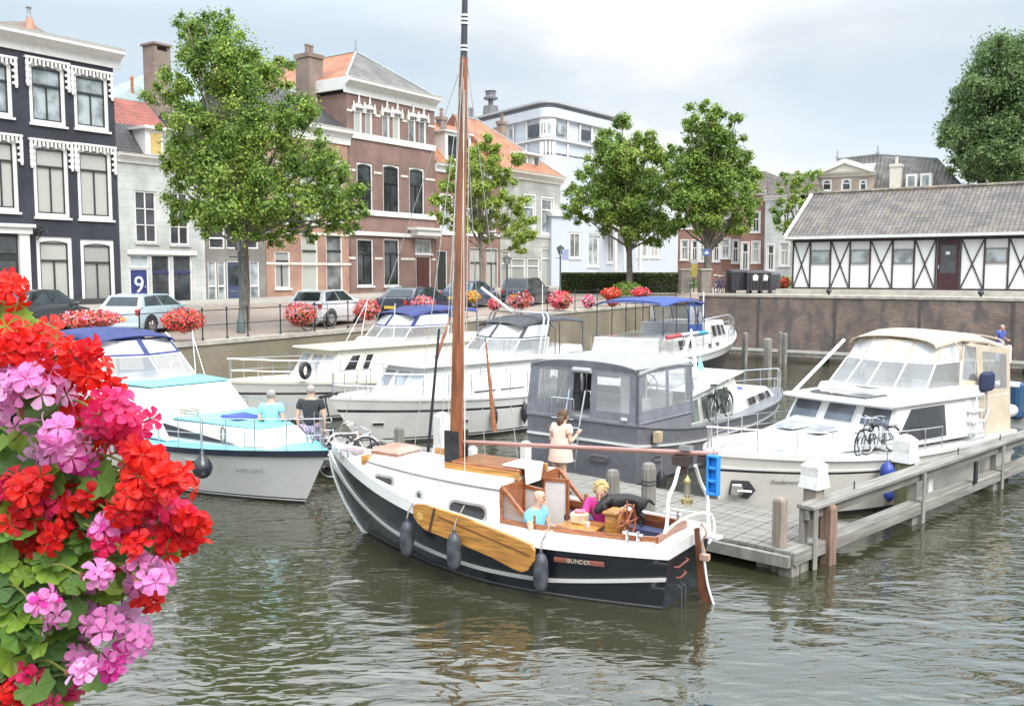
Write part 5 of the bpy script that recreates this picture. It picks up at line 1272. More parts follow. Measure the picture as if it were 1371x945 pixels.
# cabin trunk
CB0,CB1=2.62,5.55
def cabw(x): u=(x-CB0)/(CB1-CB0); return .80-.34*u**1.8
def cabz(x): u=(x-CB0)/(CB1-CB0); return 1.40-.02*u+.06*u*u
rings=[]; n=14
for i in range(n+1):
    x=CB0+(CB1-CB0)*i/n; w_=cabw(x); z=cabz(x); zb=H.sheer(tx(x))+.11
    rings.append([Vector((x,w_+.05,zb)),Vector((x,w_,z-.05)),Vector((x,w_-.04,z))]+[Vector((x,w_*q-.04*q,z+.07*(1-q*q))) for q in(.6,.2,-.2,-.6)]+[Vector((x,-w_+.04,z)),Vector((x,-w_,z-.05)),Vector((x,-w_-.05,zb))])
x=CB1+.12; last=rings[-1]; rings.append([Vector((CB1+(.10 if j in(0,len(last)-1) else .06),p.y*.93,p.z-(0 if j in(0,len(last)-1) else .05))) for j,p in enumerate(last)])
m=MB(); m.loft([r[::-1] for r in rings],False,False,True); m.poly(rings[0]); m.build('cabin',hdeck,H.r,smooth=True)
m=MB()
for side in(-1,1): m.tube([(CB0+(CB1-CB0)*i/14,side*(cabw(CB0+(CB1-CB0)*i/14)+.012),cabz(CB0+(CB1-CB0)*i/14)-.06) for i in range(15)],.012,6)
m.build('cabin_edge_trim',plain('grey_trim',(.25,.25,.24),.5),H.r)
def sidewin(x0,x1,z0,z1,r,fr,mat,name='side_window',side=1):
    pts=rrect(x0,z0,x1,z1,r,5); c=((x0+x1)/2,(z0+z1)/2)
    def P(x,z,o): 
        w_=cabw(x)+.05*(1-(z-(H.sheer(tx(x))+.11))/(cabz(x)-.05-(H.sheer(tx(x))+.11))); return Vector((x,side*(w_+o),z))
    O=[P(a,b,.004) for a,b in pts]; I=[P(a+(c[0]-a)*fr/ (x1-x0)*2,b+(c[1]-b)*fr/(z1-z0)*2,.004) for a,b in pts]
    m=MB(); m.mat(0).ringplate(O,I,(0,side*.02,0)); m.mat(1).prism(I,(0,side*.008,0)); return m.build(name,[mat,glass_b],H.r)
chrome=plain('dull_chrome',(.45,.46,.46),.35,metal=.7)
def hx(px,py,y=.85): q=H.onplane(px,py,y=y); return q.x,q.z
a=hx(500,632,.6);b=hx(530,652,.6); sidewin(min(a[0],b[0]),max(a[0],b[0]),b[1]+.0,b[1]+.17,.07,.035,chrome)
a=hx(552,663,.78); sidewin(a[0]-.19,a[0]-.02,a[1]-.09,a[1]+.09,.084,.04,chrome,'porthole')
a=hx(598,680);b=hx(652,680); 
sidewin(b[0],a[0],a[1]-.13,a[1]+.14,.12,.035,chrome)
for x in(4.9,3.3): sidewin(x-.25,x+.25,1.1,1.32,.1,.04,chrome,side=-1)
# wooden hatch, doghouse slide, bulkhead with doors
m=MB(); m.box(CB0-.02,-.36,1.455,CB0+1.25,.36,1.56); m.build('sliding_hatch',varn,H.r,bevel=.015)
m=MB(); m.box(CB0-.05,-.44,1.42,CB0+1.32,-.37,1.53); m.box(CB0-.05,.37,1.42,CB0+1.32,.44,1.53); m.build('hatch_rail',honey,H.r)
m=MB(); m.box(CB0-.045,-.80,.36,CB0-.003,-.30,1.40); m.box(CB0-.045,.22,.36,CB0-.003,.80,1.40); m.box(CB0-.045,-.3,1.3,CB0-.003,.22,1.46); m.build('cabin_bulkhead',varn,H.r)
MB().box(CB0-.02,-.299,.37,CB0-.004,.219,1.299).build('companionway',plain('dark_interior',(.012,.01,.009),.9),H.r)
for y0,sg in((.24,1),(-.32,-1)):
    m=MB(); ex=CB0-.42; m.beam((CB0-.05,y0,.45),(CB0-.05,y0,1.32),.04,.05,up=(0,1,0)); m.beam((ex,y0+sg*.1,.45),(ex,y0+sg*.1,1.32),.04,.05,up=(0,1,0)); m.beam((CB0-.05,y0,1.30),(ex,y0+sg*.1,1.30),.04,.05); m.beam((CB0-.05,y0,.48),(ex,y0+sg*.1,.48),.04,.08)
    d=m.build('cabin_door',varn,H.r); MB().poly([(CB0-.07,y0+sg*.005,.5),(ex+.02,y0+sg*.095,.5),(ex+.02,y0+sg*.095,1.28),(CB0-.07,y0+sg*.005,1.28)]).build('door_curtain',plain('white_cloth',(.75,.74,.72),.9,var=.06),d)
# sloping wooden wings beside the companionway
for sg in(-1,1):
    m=MB(); y=sg*.80; za=H.sheer(tx(CB0))+.16; m.beam((CB0-.02,y,1.38),(CB0-.52,y*.97,za+.02),.045,.06,up=(0,1,0)); m.beam((CB0-.55,y*.97,za),(CB0-.55,y*.97,za+.16),.05,.05,up=(1,0,0)); m.beam((CB0-.02,y,1.38),(CB0-.02,y,za),.05,.05,up=(1,0,0)); m.build('wing_frame',varn,H.r)
    MB().poly([(CB0-.04,y,za),(CB0-.5,y*.97,za),(CB0-.04,y,1.36)]).build('wing_glass',wind,H.r)
m=MB(); m.box(CB0-.10,-.22,1.565,CB0+.32,.30,1.60); m.box8([(CB0-.13,-.1,1.33),(CB0-.10,-.1,1.33),(CB0-.10,.30,1.33),(CB0-.13,.30,1.33)],[(CB0-.11,-.22,1.60),(CB0-.08,-.22,1.60),(CB0-.08,.30,1.60),(CB0-.11,.30,1.60)])
tag(m.build('towel',MT['white_cloth'],None,bevel=.01),'white towel draped over the wooden cabin hatch of the sailing boat','towel')
tw=bpy.data.objects['towel']; tw.location=H.org; tw.rotation_euler=(0,0,H.ang)
# foredeck hatch, boxes, bitts
m=MB(); fx=5.0; m.box(fx,-.25,1.46,fx+.6,.30,1.53); m.box8([(fx-.03,-.28,1.53),(fx+.63,-.28,1.53),(fx+.63,.33,1.53),(fx-.03,.33,1.53)],[(fx+.1,-.2,1.60),(fx+.5,-.2,1.60),(fx+.5,.25,1.60),(fx+.1,.25,1.60)]); m.build('skylight_hatch',plain('pale_pink_varnish',(.48,.27,.2),.35,var=.2,coat=.4),H.r)
m=MB(); m.box(CB1-.04,.30,1.30,CB1+.13,.47,1.46); m.build('wooden_chock',honey,H.r,bevel=.01)
m=MB(); m.box(4.35,-.42,1.43,4.75,-.34,1.56); m.build('mast_chock',honey,H.r)
m=MB(); m.box(6.1,-.10,1.36,6.5,.14,1.44); m.build('anchor_pad',plain('grey_mauve',(.30,.25,.26),.5),H.r,bevel=.02)
bitts(H.r,(6.15,.36,1.32)); bitts(H.r,(.55,.66,.86)); bitts(H.r,(.55,-.66,.86))
# mast in its black tabernacle
mb=H.onplane(611,603,y=0.0); MXx=mb.x; zt_=H.onplane(621,78,y=0).z; xt=H.onplane(621,78,y=0).x; xm_,zm_=MXx,1.50
m=MB(); m.box(MXx-.13,-.15,1.44,MXx+.13,-.10,1.98); m.box(MXx-.13,.10,1.44,MXx+.13,.15,1.98); m.box(MXx-.2,-.2,1.42,MXx+.2,.2,1.47); m.cone((MXx,-.17,1.88),(MXx,.17,1.88),.035,n=8); m.build('tabernacle',blackm,H.r)
mast=MB().tube([(MXx,0,1.5),(lerp(MXx,xt,.1),0,2.4),(lerp(MXx,xt,.5),0,(1.5+zt_)/2),(xt,0,zt_)],[.115,.105,.09,.062],14).build('mast',plain('mast_wood',(.25,.085,.035),.28,var=.35,scale=5,coat=.6,stretch=(2,2,.25)),H.r,smooth=True)
d_=(Vector((xt,0,zt_))-Vector((MXx,0,1.5))).normalized(); e_=Vector((xt,0,zt_)); MB().tube([e_-d_*.02,e_+d_*.5,e_+d_*1.9],[.056,.05,.035],10).build('topmast',plain('dark_topmast',(.05,.055,.07),.4),H.r,smooth=True)
m=MB(); 
for k in(.10,.16,.5,.56,.62,.9): m.cone(e_+d_*k,e_+d_*(k+.03),.064,n=10)
m.build('mast_band',wtube,H.r,smooth=True)
# small vane at the masthead
vt=e_+d_*1.5
# stays and shrouds
m=MB(); wz=H.sheer
def st(a,b,r=.006): m.cone(a,b,r,n=5)
st(e_,(HL-.1,0,1.5)); 
for sg in(-1,1):
    for dx_ in(.15,-.5): A=H.hp(tx(MXx+dx_),1,sg); st(e_+d_*(-.05 if dx_>0 else .3),(A.x,A.y,A.z+.15))
m.build('rigging',plain('rigging_wire',(.5,.5,.48),.4,metal=.5),H.r)
m=MB(); 
for a_,b_ in(((MXx-.08,.05,1.95),(lerp(MXx,xt,.9)-.08,.06,7.3)),((MXx+.1,.1,1.7),(xt+.05,.05,7.7)),((MXx-.1,-.1,1.7),(xt-.05,-.08,7.6)),((MXx-.5,.45,1.45),(xt-.02,.05,7.5))): m.cone(a_,b_,.007,n=5)
m.build('halyard',plain('rope_white',(.6,.58,.52),.8),H.r)
# boom over the cabin to the crutch at the stern
be=H.onplane(960,608,y=0); m=MB(); m.tube([(MXx-.16,0,1.80),(be.x,0,be.z)],[.033,.038],10); boom=m.build('boom',plain('pink_brown_spar',(.42,.22,.19),.35,var=.15,stretch=(.3,2,2),coat=.4),H.r,smooth=True)
m=MB(); bz=lambda x: 1.80+(be.z-1.80)*(x-MXx)/(be.x-MXx)
m.box(.02,-.10,bz(.1)-.17,.24,.10,bz(.1)-.045); m.box(.06,-.05,bz(.1)-.3,.2,.05,bz(.1)-.17); m.box(-.32,-.05,bz(-.25)-.13,-.1,.05,bz(-.25)-.045); m.build('boom_fitting',plain('dark_brown_block',(.06,.04,.035),.5),boom)
MB().box(.0,-.07,bz(.1)+.04,.16,.07,bz(.1)+.1).build('boom_strap',steel,boom)
# gallows
def gp(px,py,x): q=H.onplane(px,py,x=x); return (q.x,q.y,q.z)
m=MB(); r_=.026
m.tube(catmull([gp(909,625,.12),gp(903,648,.12),gp(895,668,.12),gp(893,700,.12),gp(890,714,.12)],4),r_,8)
m.tube(catmull([gp(931,623,.05),gp(938,645,.05),gp(947,665,.02),gp(948,690,0),gp(950,712,-.02)],4),r_,8)
m.tube(catmull([gp(890,712,.12),gp(905,700,.10),gp(925,690,.05),gp(948,686,.0),gp(956,698,-.06),gp(955,716,-.08),gp(948,728,-.06)],4),.018,8)
m.cone(gp(895,680,.12),gp(948,688,.0),.014,n=6)
m.build('boom_gallows',wtube,H.r,smooth=True)
# rudder with its lifting line
m=MB(); poly=[(-.06,1.0),(-.13,1.02),(-.17,.6),(-.30,.1),(-.42,-.25),(-.30,-.3),(-.13,.2)]
m.prism([(x,-.02,z) for x,z in poly],(0,.045,0)); ru=m.build('rudder',plain('rudder_brown',(.17,.06,.03),.4,var=.3,scale=8,stretch=(3,3,.4)),H.r,bevel=.008)
m=MB(); m.tube(catmull([(-.16,.03,1.08),(-.2,.03,.75),(-.22,.03,.62),(-.28,.03,.25),(-.40,.03,-.08)],5),[.017]*21,8); m.build('rudder_post',wtube,ru,smooth=True)
m=MB(); m.box(-.28,-.05,.58,-.16,.05,.66); m.tube(catmull([(-.18,.05,1.1),(-.26,.06,.98),(-.2,.05,.85),(-.24,.05,.7)],4),.014,6); m.build('rope_tackle',plain('tan_rope',(.42,.27,.2),.8),ru)
m=MB(); 
for z,y0,y1 in((.60,.15,.52),(.44,.22,.46)): m.tube([(.0,y0,z+.01),(-.05,y0+.02,z),(-.05,y1-.02,z-.02),(.0,y1,z-.02)],.013,6)
m.build('transom_handle',plain('red_brown_bar',(.25,.08,.06),.4),H.r)
m=MB(); m.tube([(.02,.40,.3),(-.06,.42,.28),(-.06,.40,-.1)],.02,6); m.tube([(.02,.28,.3),(-.06,.30,.28),(-.06,.28,-.1)],.02,6); m.build('boarding_ladder',plain('dark_steel',(.1,.1,.11),.4,metal=.6),H.r)
m=MB(); m.box8([(-.32,-.40,.80),(.0,-.5,.80),(.0,-.3,.80),(-.28,-.25,.80)],[(-.32,-.40,.84),(.0,-.5,.84),(.0,-.3,.84),(-.28,-.25,.84)]); m.build('stern_platform',gel,H.r)
# name board
nt_=.145
def hullframe(bt,t,h,side):
    p=bt.hp(t,h,side); px_=bt.hp(t+.03,h,side)-bt.hp(t-.03,h,side); pz=bt.hp(t,h+.12,side)-bt.hp(t,h-.12,side)
    X=-px_.normalized()*side; Z=pz.normalized(); Nn=X.cross(Z).normalized(); Z=Nn.cross(X); return p,X,Z,Nn
p,X,Z,Nn=hullframe(H,.175,.80,1)
M4=Matrix((( X.x,Z.x,Nn.x,0),(X.y,Z.y,Nn.y,0),(X.z,Z.z,Nn.z,0),(0,0,0,1))); 
nb=MB(); 
for x0,x1 in((-.36,-.155),(.155,.36)): nb.box(x0,-.032,.0,x1,.032,.018); nb.box(x0+.03,-.008,.018,x1-.03,.008,.022)
nb.mat(1).box(-.155,-.042,.0,.155,.042,.016)
o=nb.build('name_board',[plain('red_brown_board',(.30,.11,.085),.4),plain('dark_board',(.03,.025,.03),.4)],H.r); o.matrix_local=Matrix.Translation(p+Nn*.012)@M4
text('BUNDER',.085,'name_lettering',plain('gold_letters',(.66,.52,.42),.5),o,(0,0,.018),(0,0,0),.003)
# leeboard
lb=[(555,676),(560,673),(572,674),(590,680),(620,689),(660,706),(700,722),(713,728),(718,736),(717,750),(708,763),(701,765),(690,761),(660,745),(620,728),(590,716),(572,709),(562,700),(556,690)]
yl=1.27; P=[H.onplane(a,b,y=yl) for a,b in lb]; m=MB(); m.prism([Vector((q.x,yl+.05*(0 if i in range(3) else 0),q.z)) for i,q in enumerate(P)],(0,.05,0))
lee=m.build('leeboard',honey,H.r,bevel=.012,seg=2)
q1,q2=H.onplane(585,679,y=yl),H.onplane(578,711,y=yl); MB().beam((q1.x,yl+.06,q1.z),(q2.x,yl+.06,q2.z),.03,.012,up=(0,1,0)).build('leeboard_strap',plain('dark_brown_block',(.06,.04,.035),.5),lee)
q1,q2=H.onplane(590,690,y=yl),H.onplane(712,742,y=yl); MB().beam((q1.x,yl+.055,q1.z),(q2.x,yl+.055,q2.z),.02,.012,up=(0,1,0)).build('leeboard_seam',plain('seam_brown',(.2,.08,.03),.5),lee)
qs=H.onplane(565,690,y=yl); m=MB(); 
for k in range(6): t=math.pi*k/6; m.beam((qs.x-.06*math.cos(t),yl+.055,qs.z-.06*math.sin(t)),(qs.x+.06*math.cos(t),yl+.055,qs.z+.06*math.sin(t)),.012,.006,up=(0,1,0))
m.build('star_carving',plain('gold_paint',(.7,.5,.15),.4),lee)
grey_f=plain('dark_grey_fender',(.055,.06,.075),.45,var=.3,scale=8,dirt=((.12,.12,.13),6)); FG='dark sausage fenders along the black hull'
for px,py,lab in((545,721,'dark grey sausage fender nearest the bow of the black sailing boat'),(608,738,'dark grey sausage fender tied over the middle of the wooden leeboard'),(724,766,'dark grey sausage fender at the after end of the wooden leeboard')):
    q=H.onplane(px,py,y=1.42 if px==608 else 1.2); e=empty('fender',H.w(q),H.ang,lab,'fender',FG)
    m=MB(); m.lathe([(.02,.32),(.03,.27),(.07,.24),(.10,.16),(.108,.05),(.108,-.1),(.09,-.2),(.05,-.26),(.015,-.28),(.01,-.31)],n=16); m.build('float',grey_f,e,smooth=True)
    MB().tube([(0,0,.3),(.01,-.05,.42),(0,-.25,.62)],.010,6).build('rope',ropem,e)
# steering pedestal, wheel, table
pc=H.onplane(850,700,y=.05); px0=.95
q=H.onplane(848,690,x=.95); ped=empty('x')
bpy.data.objects.remove(ped)
py_=.22
m=MB(); m.box(.98,py_-.14,zs,1.14,py_+.14,1.10); m.box(.95,py_-.17,1.10,1.17,py_+.17,1.14); ped=m.build('steering_pedestal',honey,H.r,bevel=.01)
m=MB(); wheelspokes(m,(.86,py_,.98),.26,(1,0,0),(0,0,1),8,.018,.05); m.cone((.86,py_,.98),(.98,py_,.98),.03,n=8); m.build('steering_wheel',plain('red_wood',(.30,.10,.045),.3,coat=.4),H.r,smooth=True)
m=MB(); m.box(1.25,.02,.84,1.85,.52,.875); m.box(1.5,.22,zs,1.56,.28,.84); m.build('cockpit_table',honey,H.r,bevel=.01)
# brass lantern on the gallows
q=H.w(H.onplane(920,655,x=.05)); e=empty('brass_lantern',q,0,'small brass oil lantern hanging under the boom end of the sailing boat','lantern')
m=MB(); m.lathe([(.07,-.20),(.085,-.17),(.075,-.12),(.04,-.11)],n=12); m.lathe([(.03,.08),(.05,.10),(.05,.13),(.02,.17),(.01,.2)],n=12)
for k in range(6): t=k*math.pi/3; m.cone((.045*math.cos(t),.045*math.sin(t),-.11),(.035*math.cos(t),.035*math.sin(t),.09),.005,n=4)
m.build('cage',brass,e,smooth=True); MB().lathe([(.03,-.11),(.042,-.03),(.028,.08)],n=10).build('lamp_glass',vinyl,e,smooth=True); MB().tube([(0,0,.2),(0,0,.40)],.004,4).build('hook_wire',brass,e)
# blue plastic step hung at the boom end
q=H.w(H.onplane(955,636,x=-.36)); e=empty('plastic_step',q,R(-38),'light blue plastic boarding step with three cut-outs hanging at the boom end','boarding step')
m=MB(); w_,hh=.085,.275
for x0,x1 in((-w_,-.055),(.055,w_)): m.box(x0,-.05,-hh,x1,.05,hh)
for z0,z1 in((-.275,-.23),(-.10,-.055),(.075,.12),(.235,.275)): m.box(-.055,-.05,z0,.055,.05,z1)
m.box(-.055,.02,-.23,.055,.05,.235)
m.build('step_frame',plain('sky_blue_plastic',(.03,.27,.72),.4),e,bevel=.01); MB().tube([(0,0,.27),(0,0,.36)],.006,5).build('rope',ropem,e)
# ---- crew
lb_=plain('light_blue_shirt',(.20,.55,.72),.85,var=.1,bump=.2); bei=plain('beige_trousers',(.50,.46,.36),.9); pink=plain('pink_shirt',(.72,.06,.33),.85,var=.12); wht=plain('pale_grey_trousers',(.62,.62,.62),.9); blond=plain('blond_hair',(.55,.40,.19),.8,var=.2,scale=30,bump=.4); ginger=plain('thin_hair',(.5,.33,.22),.8)
hd=H.onplane(722,664,y=.60)
# seated man: looks to the stern (-x), sits on the port bench against the cabin
def seated(hd,fx,spread=.12,seatdz=-.72,kneedx=.45,foot=-.42,armfwd=.25,armz=-.45,side_y=0):
    V=Vector; x,y,z=hd; s=fx
    J=dict(head=(x,y,z),neck=(x-.04*s,y,z-.15),chest=(x-.07*s,y,z-.32),waist=(x-.10*s,y,z-.53),pelvis=(x-.08*s,y,z+seatdz))
    for n,sg in(('L',s),('R',-s)):
        yy=y+sg*.18; J['sh'+n]=(x-.06*s,yy,z-.26); J['el'+n]=(x+.02*s,y+sg*.24,z-.50); J['ha'+n]=(x+armfwd*s,y+sg*.14,z+armz)
        J['hip'+n]=(x-.04*s,y+sg*.09,z+seatdz); J['kn'+n]=(x+kneedx*s,y+sg*spread,z+seatdz+.08); J['an'+n]=(x+(kneedx+.10)*s,y+sg*spread,z+seatdz+foot+.06); J['toe'+n]=(x+(kneedx+.26)*s,y+sg*spread,z+seatdz+foot)
    return J
J=seated((hd.x,.60,hd.z),-1,foot=-.34)
person('bald person in a light blue shirt and beige trousers seated in the cockpit',J,(-1,-.15,-.15),lb_,bei,shoe=blackm,bald=True,loc=H.org,rz=H.ang)
MB().box(H.L*0+2.56,.38,.72,2.60,.82,1.2) 
wd=H.onplane(804,657,y=-.12); x,y,z=wd; 
J=dict(head=(x,y,z),neck=(x+.05,y-.05,z-.12),chest=(x+.10,y-.12,z-.27),waist=(x+.10,y-.22,z-.46),pelvis=(x+.06,y-.30,z-.62))
for n,sg in(('L',-1),('R',1)):   # faces +y (towards the camera side): left hand at -x
    xx=x+.08+ -sg*-.16
    J['sh'+n]=(x+.09+sg*.16,y-.08,z-.23); J['el'+n]=(x+.02+sg*.22,y+.06,z-.44); J['ha'+n]=(x-.05+sg*.10,y+.22,z-.48)
    J['hip'+n]=(x+.06+sg*.09,y-.26,z-.62); J['kn'+n]=(x+.04+sg*.11,y+.18,z-.56); J['an'+n]=(x+.04+sg*.10,y+.22,z-.94); J['toe'+n]=(x+.04+sg*.10,y+.36,z-.99)
person('person with curly blond hair in a bright pink top bending over beside the black dog',J,(-.25,.75,-.6),pink,wht,hair=blond,hairstyle='curly',male=False,shoe=plain('grey_shoe',(.3,.3,.3),.7),loc=H.org,rz=H.ang,sleeve=1.5)
# black dog with lowered head
dq=H.onplane(838,672,y=-.25); bl=plain('black_fur',(.012,.012,.014),.45,var=.5,scale=40,bump=.6)
x,y,z=dq; S=Vector
pts=[(x-.32,y-.08,z-.02),(x-.12,y-.04,z+.03),(x+.10,y+.02,z+.0),(x+.26,y+.08,z+.02),(x+.36,y+.14,z-.05),(x+.44,y+.18,z-.13),(x+.50,y+.22,z-.22)]
rad=[.115,.12,.15,.12,.10,.088,.045]
ed=[(0,1),(1,2),(2,3),(3,4),(4,5),(5,6)]
def leg(frm,a,rs):
    i=frm
    for p,r in zip(a,rs): pts.append(p); rad.append(r); ed.append((i,len(pts)-1)); i=len(pts)-1
for sg in(-1,1):
    leg(0,[(x-.30,y-.06+sg*.09,z-.12),(x-.22,y-.06+sg*.1,z-.22),(x-.36,y-.06+sg*.1,z-.32),(x-.33,y-.06+sg*.1,z-.43),(x-.27,y-.06+sg*.1,z-.45)],[.09,.055,.032,.027,.03])
    leg(2,[(x+.16,y+.02+sg*.10,z-.12),(x+.12,y+.02+sg*.10,z-.24),(x+.15,y+.02+sg*.10,z-.43),(x+.20,y+.02+sg*.10,z-.45)],[.075,.042,.028,.032])
leg(0,[(x-.44,y-.10,z-.02),(x-.54,y-.12,z-.12)],[.035,.018])
m=MB(); rgd=random.Random(3); addmesh(m,skinmesh(pts,ed,rad,2)); m.ball((x+.40,y+.10,z-.12),(.05,.03,.09),8,6); m.ball((x+.34,y+.26,z-.12),(.05,.03,.09),8,6); m.ball((x+.535,y+.235,z-.25),(.02,.02,.016),8,5)
m.v=[((a-x)*.84,(b-y)*.84,(c-z)*.84) for a,b,c in m.v]; dog=m.build('dog',bl,None,smooth=2); dog.location=H.w((x+.04,y-.02,z+.03)); dog.rotation_euler=(0,0,H.ang+R(28)); tag(dog,'large black shaggy dog standing in the cockpit with its head lowered','dog')
e=MB(); 
for sg in(-1,1): e.ball((.40,.17+sg*.04,-.09),.009,6,4)
e.build('eyes',plain('dog_eye',(.15,.08,.03),.2),dog)
# loose things on the cockpit table
q=(1.62,.26,.876)
def onboat(bt,name,label,cat,p): return empty(name,bt.w(p),bt.ang,label,cat)
e=onboat(H,'bag','open cream and brown paper bag on the cockpit table','bag',q); MB().box8([(-.12,-.08,0),(.10,-.08,0),(.10,.08,0),(-.12,.08,0)],[(-.13,-.10,.15),(.12,-.09,.17),(.11,.09,.15),(-.14,.09,.16)]).build('bag_body',plain('cream_paper',(.66,.55,.38),.8,var=.3,bump=.5),e,bevel=.02)
MB().bx((-.02,0,.18),(.16,.10,.05),.4).build('bag_contents',plain('pink_cloth',(.62,.2,.28),.9),e,bevel=.02)
e=onboat(H,'cup','small white cup on the edge of the cockpit table','cup',(1.38,.42,.876)); MB().lathe([(.02,0),(.028,.01),(.035,.08),(.036,.085)],n=10).build('cup_body',white,e,smooth=True); MB().tube([(.034,0,.06),(.055,0,.055),(.05,0,.03),(.032,0,.02)],.005,5).build('cup_handle',white,e)
# ================================================================ motor cruisers
def cab(bt,name,mat,x0,x1,w0,w1,z0,z1,f=.3,b=0,ins=.08,z1f=None,bev=.03):
    z1f=z1 if z1f is None else z1f
    B_=[Vector(p) for p in((x0,-w0,z0),(x1,-w1,z0),(x1,w1,z0),(x0,w0,z0))]; T=[Vector(p) for p in((x0+b,-w0+ins,z1),(x1-f,-w1+ins,z1f),(x1-f,w1-ins,z1f),(x0+b,w0-ins,z1))]
    o=MB().box8(B_,T).build(name,mat,bt.r,bevel=bev,seg=2)
    return o,dict(s=[B_[0],B_[1],T[1],T[0]],p=[B_[2],B_[3],T[3],T[2]],f=[B_[1],B_[2],T[2],T[1]],b=[B_[3],B_[0],T[0],T[3]],t=T)
def slabr(bt,name,mat,x0,x1,w0,w1,z0,z1=None,th=.06,bev=.025,parent=None):
    z1=z0 if z1 is None else z1
    return MB().box8([(x0,-w0,z0),(x1,-w1,z1),(x1,w1,z1),(x0,w0,z0)],[(x0,-w0,z0+th),(x1,-w1,z1+th),(x1,w1,z1+th),(x0,w0,z0+th)]).build(name,mat,parent or bt.r,bevel=bev,seg=2)
def screen(parent,bot,top,frame,pane,name='windscreen',r=.018,skip=()):
    m=MB(); m.mat(0).tube(bot,r,6); m.tube(top,r,6)
    for a,b in zip(bot,top): m.cone(a,b,r,n=6)
    m.mat(1)
    for i in range(len(bot)-1):
        if i in skip: continue
        m.poly([bot[i],bot[i+1],top[i+1],top[i]])
    return m.build(name,[frame,pane],parent)
def plan(x0,x1,w,z,bow=.35,n=4,flare=1):
    """open U-shaped path: starboard aft, forward, round the front, port aft"""
    P=[Vector((x0,-w,z)),Vector((x1-bow,-w*.97,z))]
    for k in range(1,n): q=-1+2*k/n; P.append(Vector((x1-bow*abs(q)**2,q*w*.97,z)))
    return P+[Vector((x1-bow,w*.97,z)),Vector((x0,w,z))]
blk=plain('black_stripe',(.02,.02,.024),.3); navyc=plain('navy_canvas',(.035,.05,.17),.75,var=.2,scale=4,bump=.4); beige=plain('beige_canvas',(.52,.44,.34),.8,var=.08,scale=4,bump=.3)
greyc=plain('grey_canvas',(.175,.182,.21),.8,var=.12,scale=5,bump=.4); darkc=plain('charcoal_canvas',(.06,.062,.072),.8,var=.2,scale=5,bump=.4)
turq=plain('turquoise_deck',(.19,.56,.66),.5,var=.06,scale=3); hgrey=plain('hull_shade_white',(.74,.74,.72),.2,var=.03,scale=1,coat=.4,dirt=((.68,.68,.65),1.5))
GB='motor cruisers moored in the harbour'
# ---- A: white and turquoise
A=Boat('motor_cruiser','white cruiser with turquoise decks and navy blue canopy behind the red geraniums',(-3.5,17.5),math.atan2(-.66,.75),9.6,3.1,GB)
A.hull(.95,1.12,.93,tb=.86,rake=.75,rows=[(-1,1),(0,1),(.035,0),(.06,1),(.085,0),(.12,0),(1,0)],mats=[hgrey,blk],p=2.4,pw=1.8,sm=.45,wl=.90)
A.strip(.90,1.02,.04,plain('navy_rubber',(.03,.04,.065),.45),'rubbing_strake',transom=True); A.deck(turq,camber=.06)
MB().box(6.0,0,0,6.0,0,0)
o,q=cab(A,'forward_cabin',gel,4.6,8.6,1.28,.55,1.0,1.46,f=.55,ins=.1,z1f=1.40,bev=.05)
slabr(A,'cabin_top',turq,5.6,7.95,1.0,.42,1.455,1.405,.02,.005,o)
quadwin(o,q['s'],uvpoly(q['s'],[(.16,.25),(.80,.22),(.55,.48),(.22,.78)]),[steel,glass_b],.025,name='side_window'); quadwin(o,q['p'],uvpoly(q['p'],[(.2,.25),(.84,.25),(.78,.7),(.45,.5)]),[steel,glass_b],.025,name='side_window')
MB().box8([(6.35,-.3,1.475),(6.95,-.26,1.47),(6.95,.26,1.47),(6.35,.3,1.475)],[(6.38,-.27,1.53),(6.92,-.24,1.525),(6.92,.24,1.525),(6.38,.27,1.53)]).build('blue_hatch',plain('royal_blue',(.05,.09,.35),.4),o)
o2,q2=cab(A,'saloon',gel,1.2,5.75,1.38,1.20,1.0,2.02,f=1.05,ins=.22,bev=.06)
slabr(A,'saloon_roof',turq,3.2,4.72,1.12,.98,2.03,2.03,.02,.01,o2); quadwin(o2,q2['s'],uvpoly(q2['s'],[(.3,.45),(.42,.45),(.42,.8),(.3,.8)]),[gel,hgrey],.02,name='locker')
b=plan(1.2,3.45,1.12,2.04,.45,2); t=plan(.5,2.35,.98,2.93,.35,2)
screen(A.r,[p for p in b],[lerp(a_,c_,.55) for a_,c_ in zip(b,t)],wtube,wind,skip=(0,len(b)-2))
m=MB(); lo=[lerp(a_,c_,.56) for a_,c_ in zip(b,t)]; hi=t
cn=MB()
for i in range(len(lo)-1):
    q=[lo[i],lo[i+1],hi[i+1],hi[i]]
    if i in(0,len(lo)-2): panelhole(cn,q,[(.12,.12,.9,.85)])
    else: panelhole(cn,q,[(.07,.14,.93,.9)])
R_=canopytop(cn,-1.1,2.38,1.1,.92,[2.98,3.12,3.12,3.0],.16); sg=[]
for s_ in(-1,1):
    q=[Vector((-1.1,s_*1.12,1.75)),Vector((.5,s_*1.14,1.85)),Vector((.5,s_*1.02,2.93)),Vector((-1.1,s_*1.1,2.83))]; panelhole(cn,q,[(.08,.1,.92,.85)]); sg.append(q)
    q=[Vector((.5,s_*1.14,1.9)),lo[0 if s_<0 else -1]+Vector((.75,0,0))*0,hi[0 if s_<0 else -1],hi[0 if s_<0 else -1]]; cn.poly([Vector((.5,s_*1.13,1.85)),Vector((1.25,s_*1.12,2.04)),lo[0 if s_<0 else -1],hi[0 if s_<0 else -1]])
can=cn.build('canopy',navyc,A.r)
for i in range(1,len(lo)-2): pane_in(can,[lo[i],lo[i+1],hi[i+1],hi[i]],(.07,.14,.93,.9),vinyl_w)
for q in sg: pane_in(can,q,(.08,.1,.92,.85),vinyl)
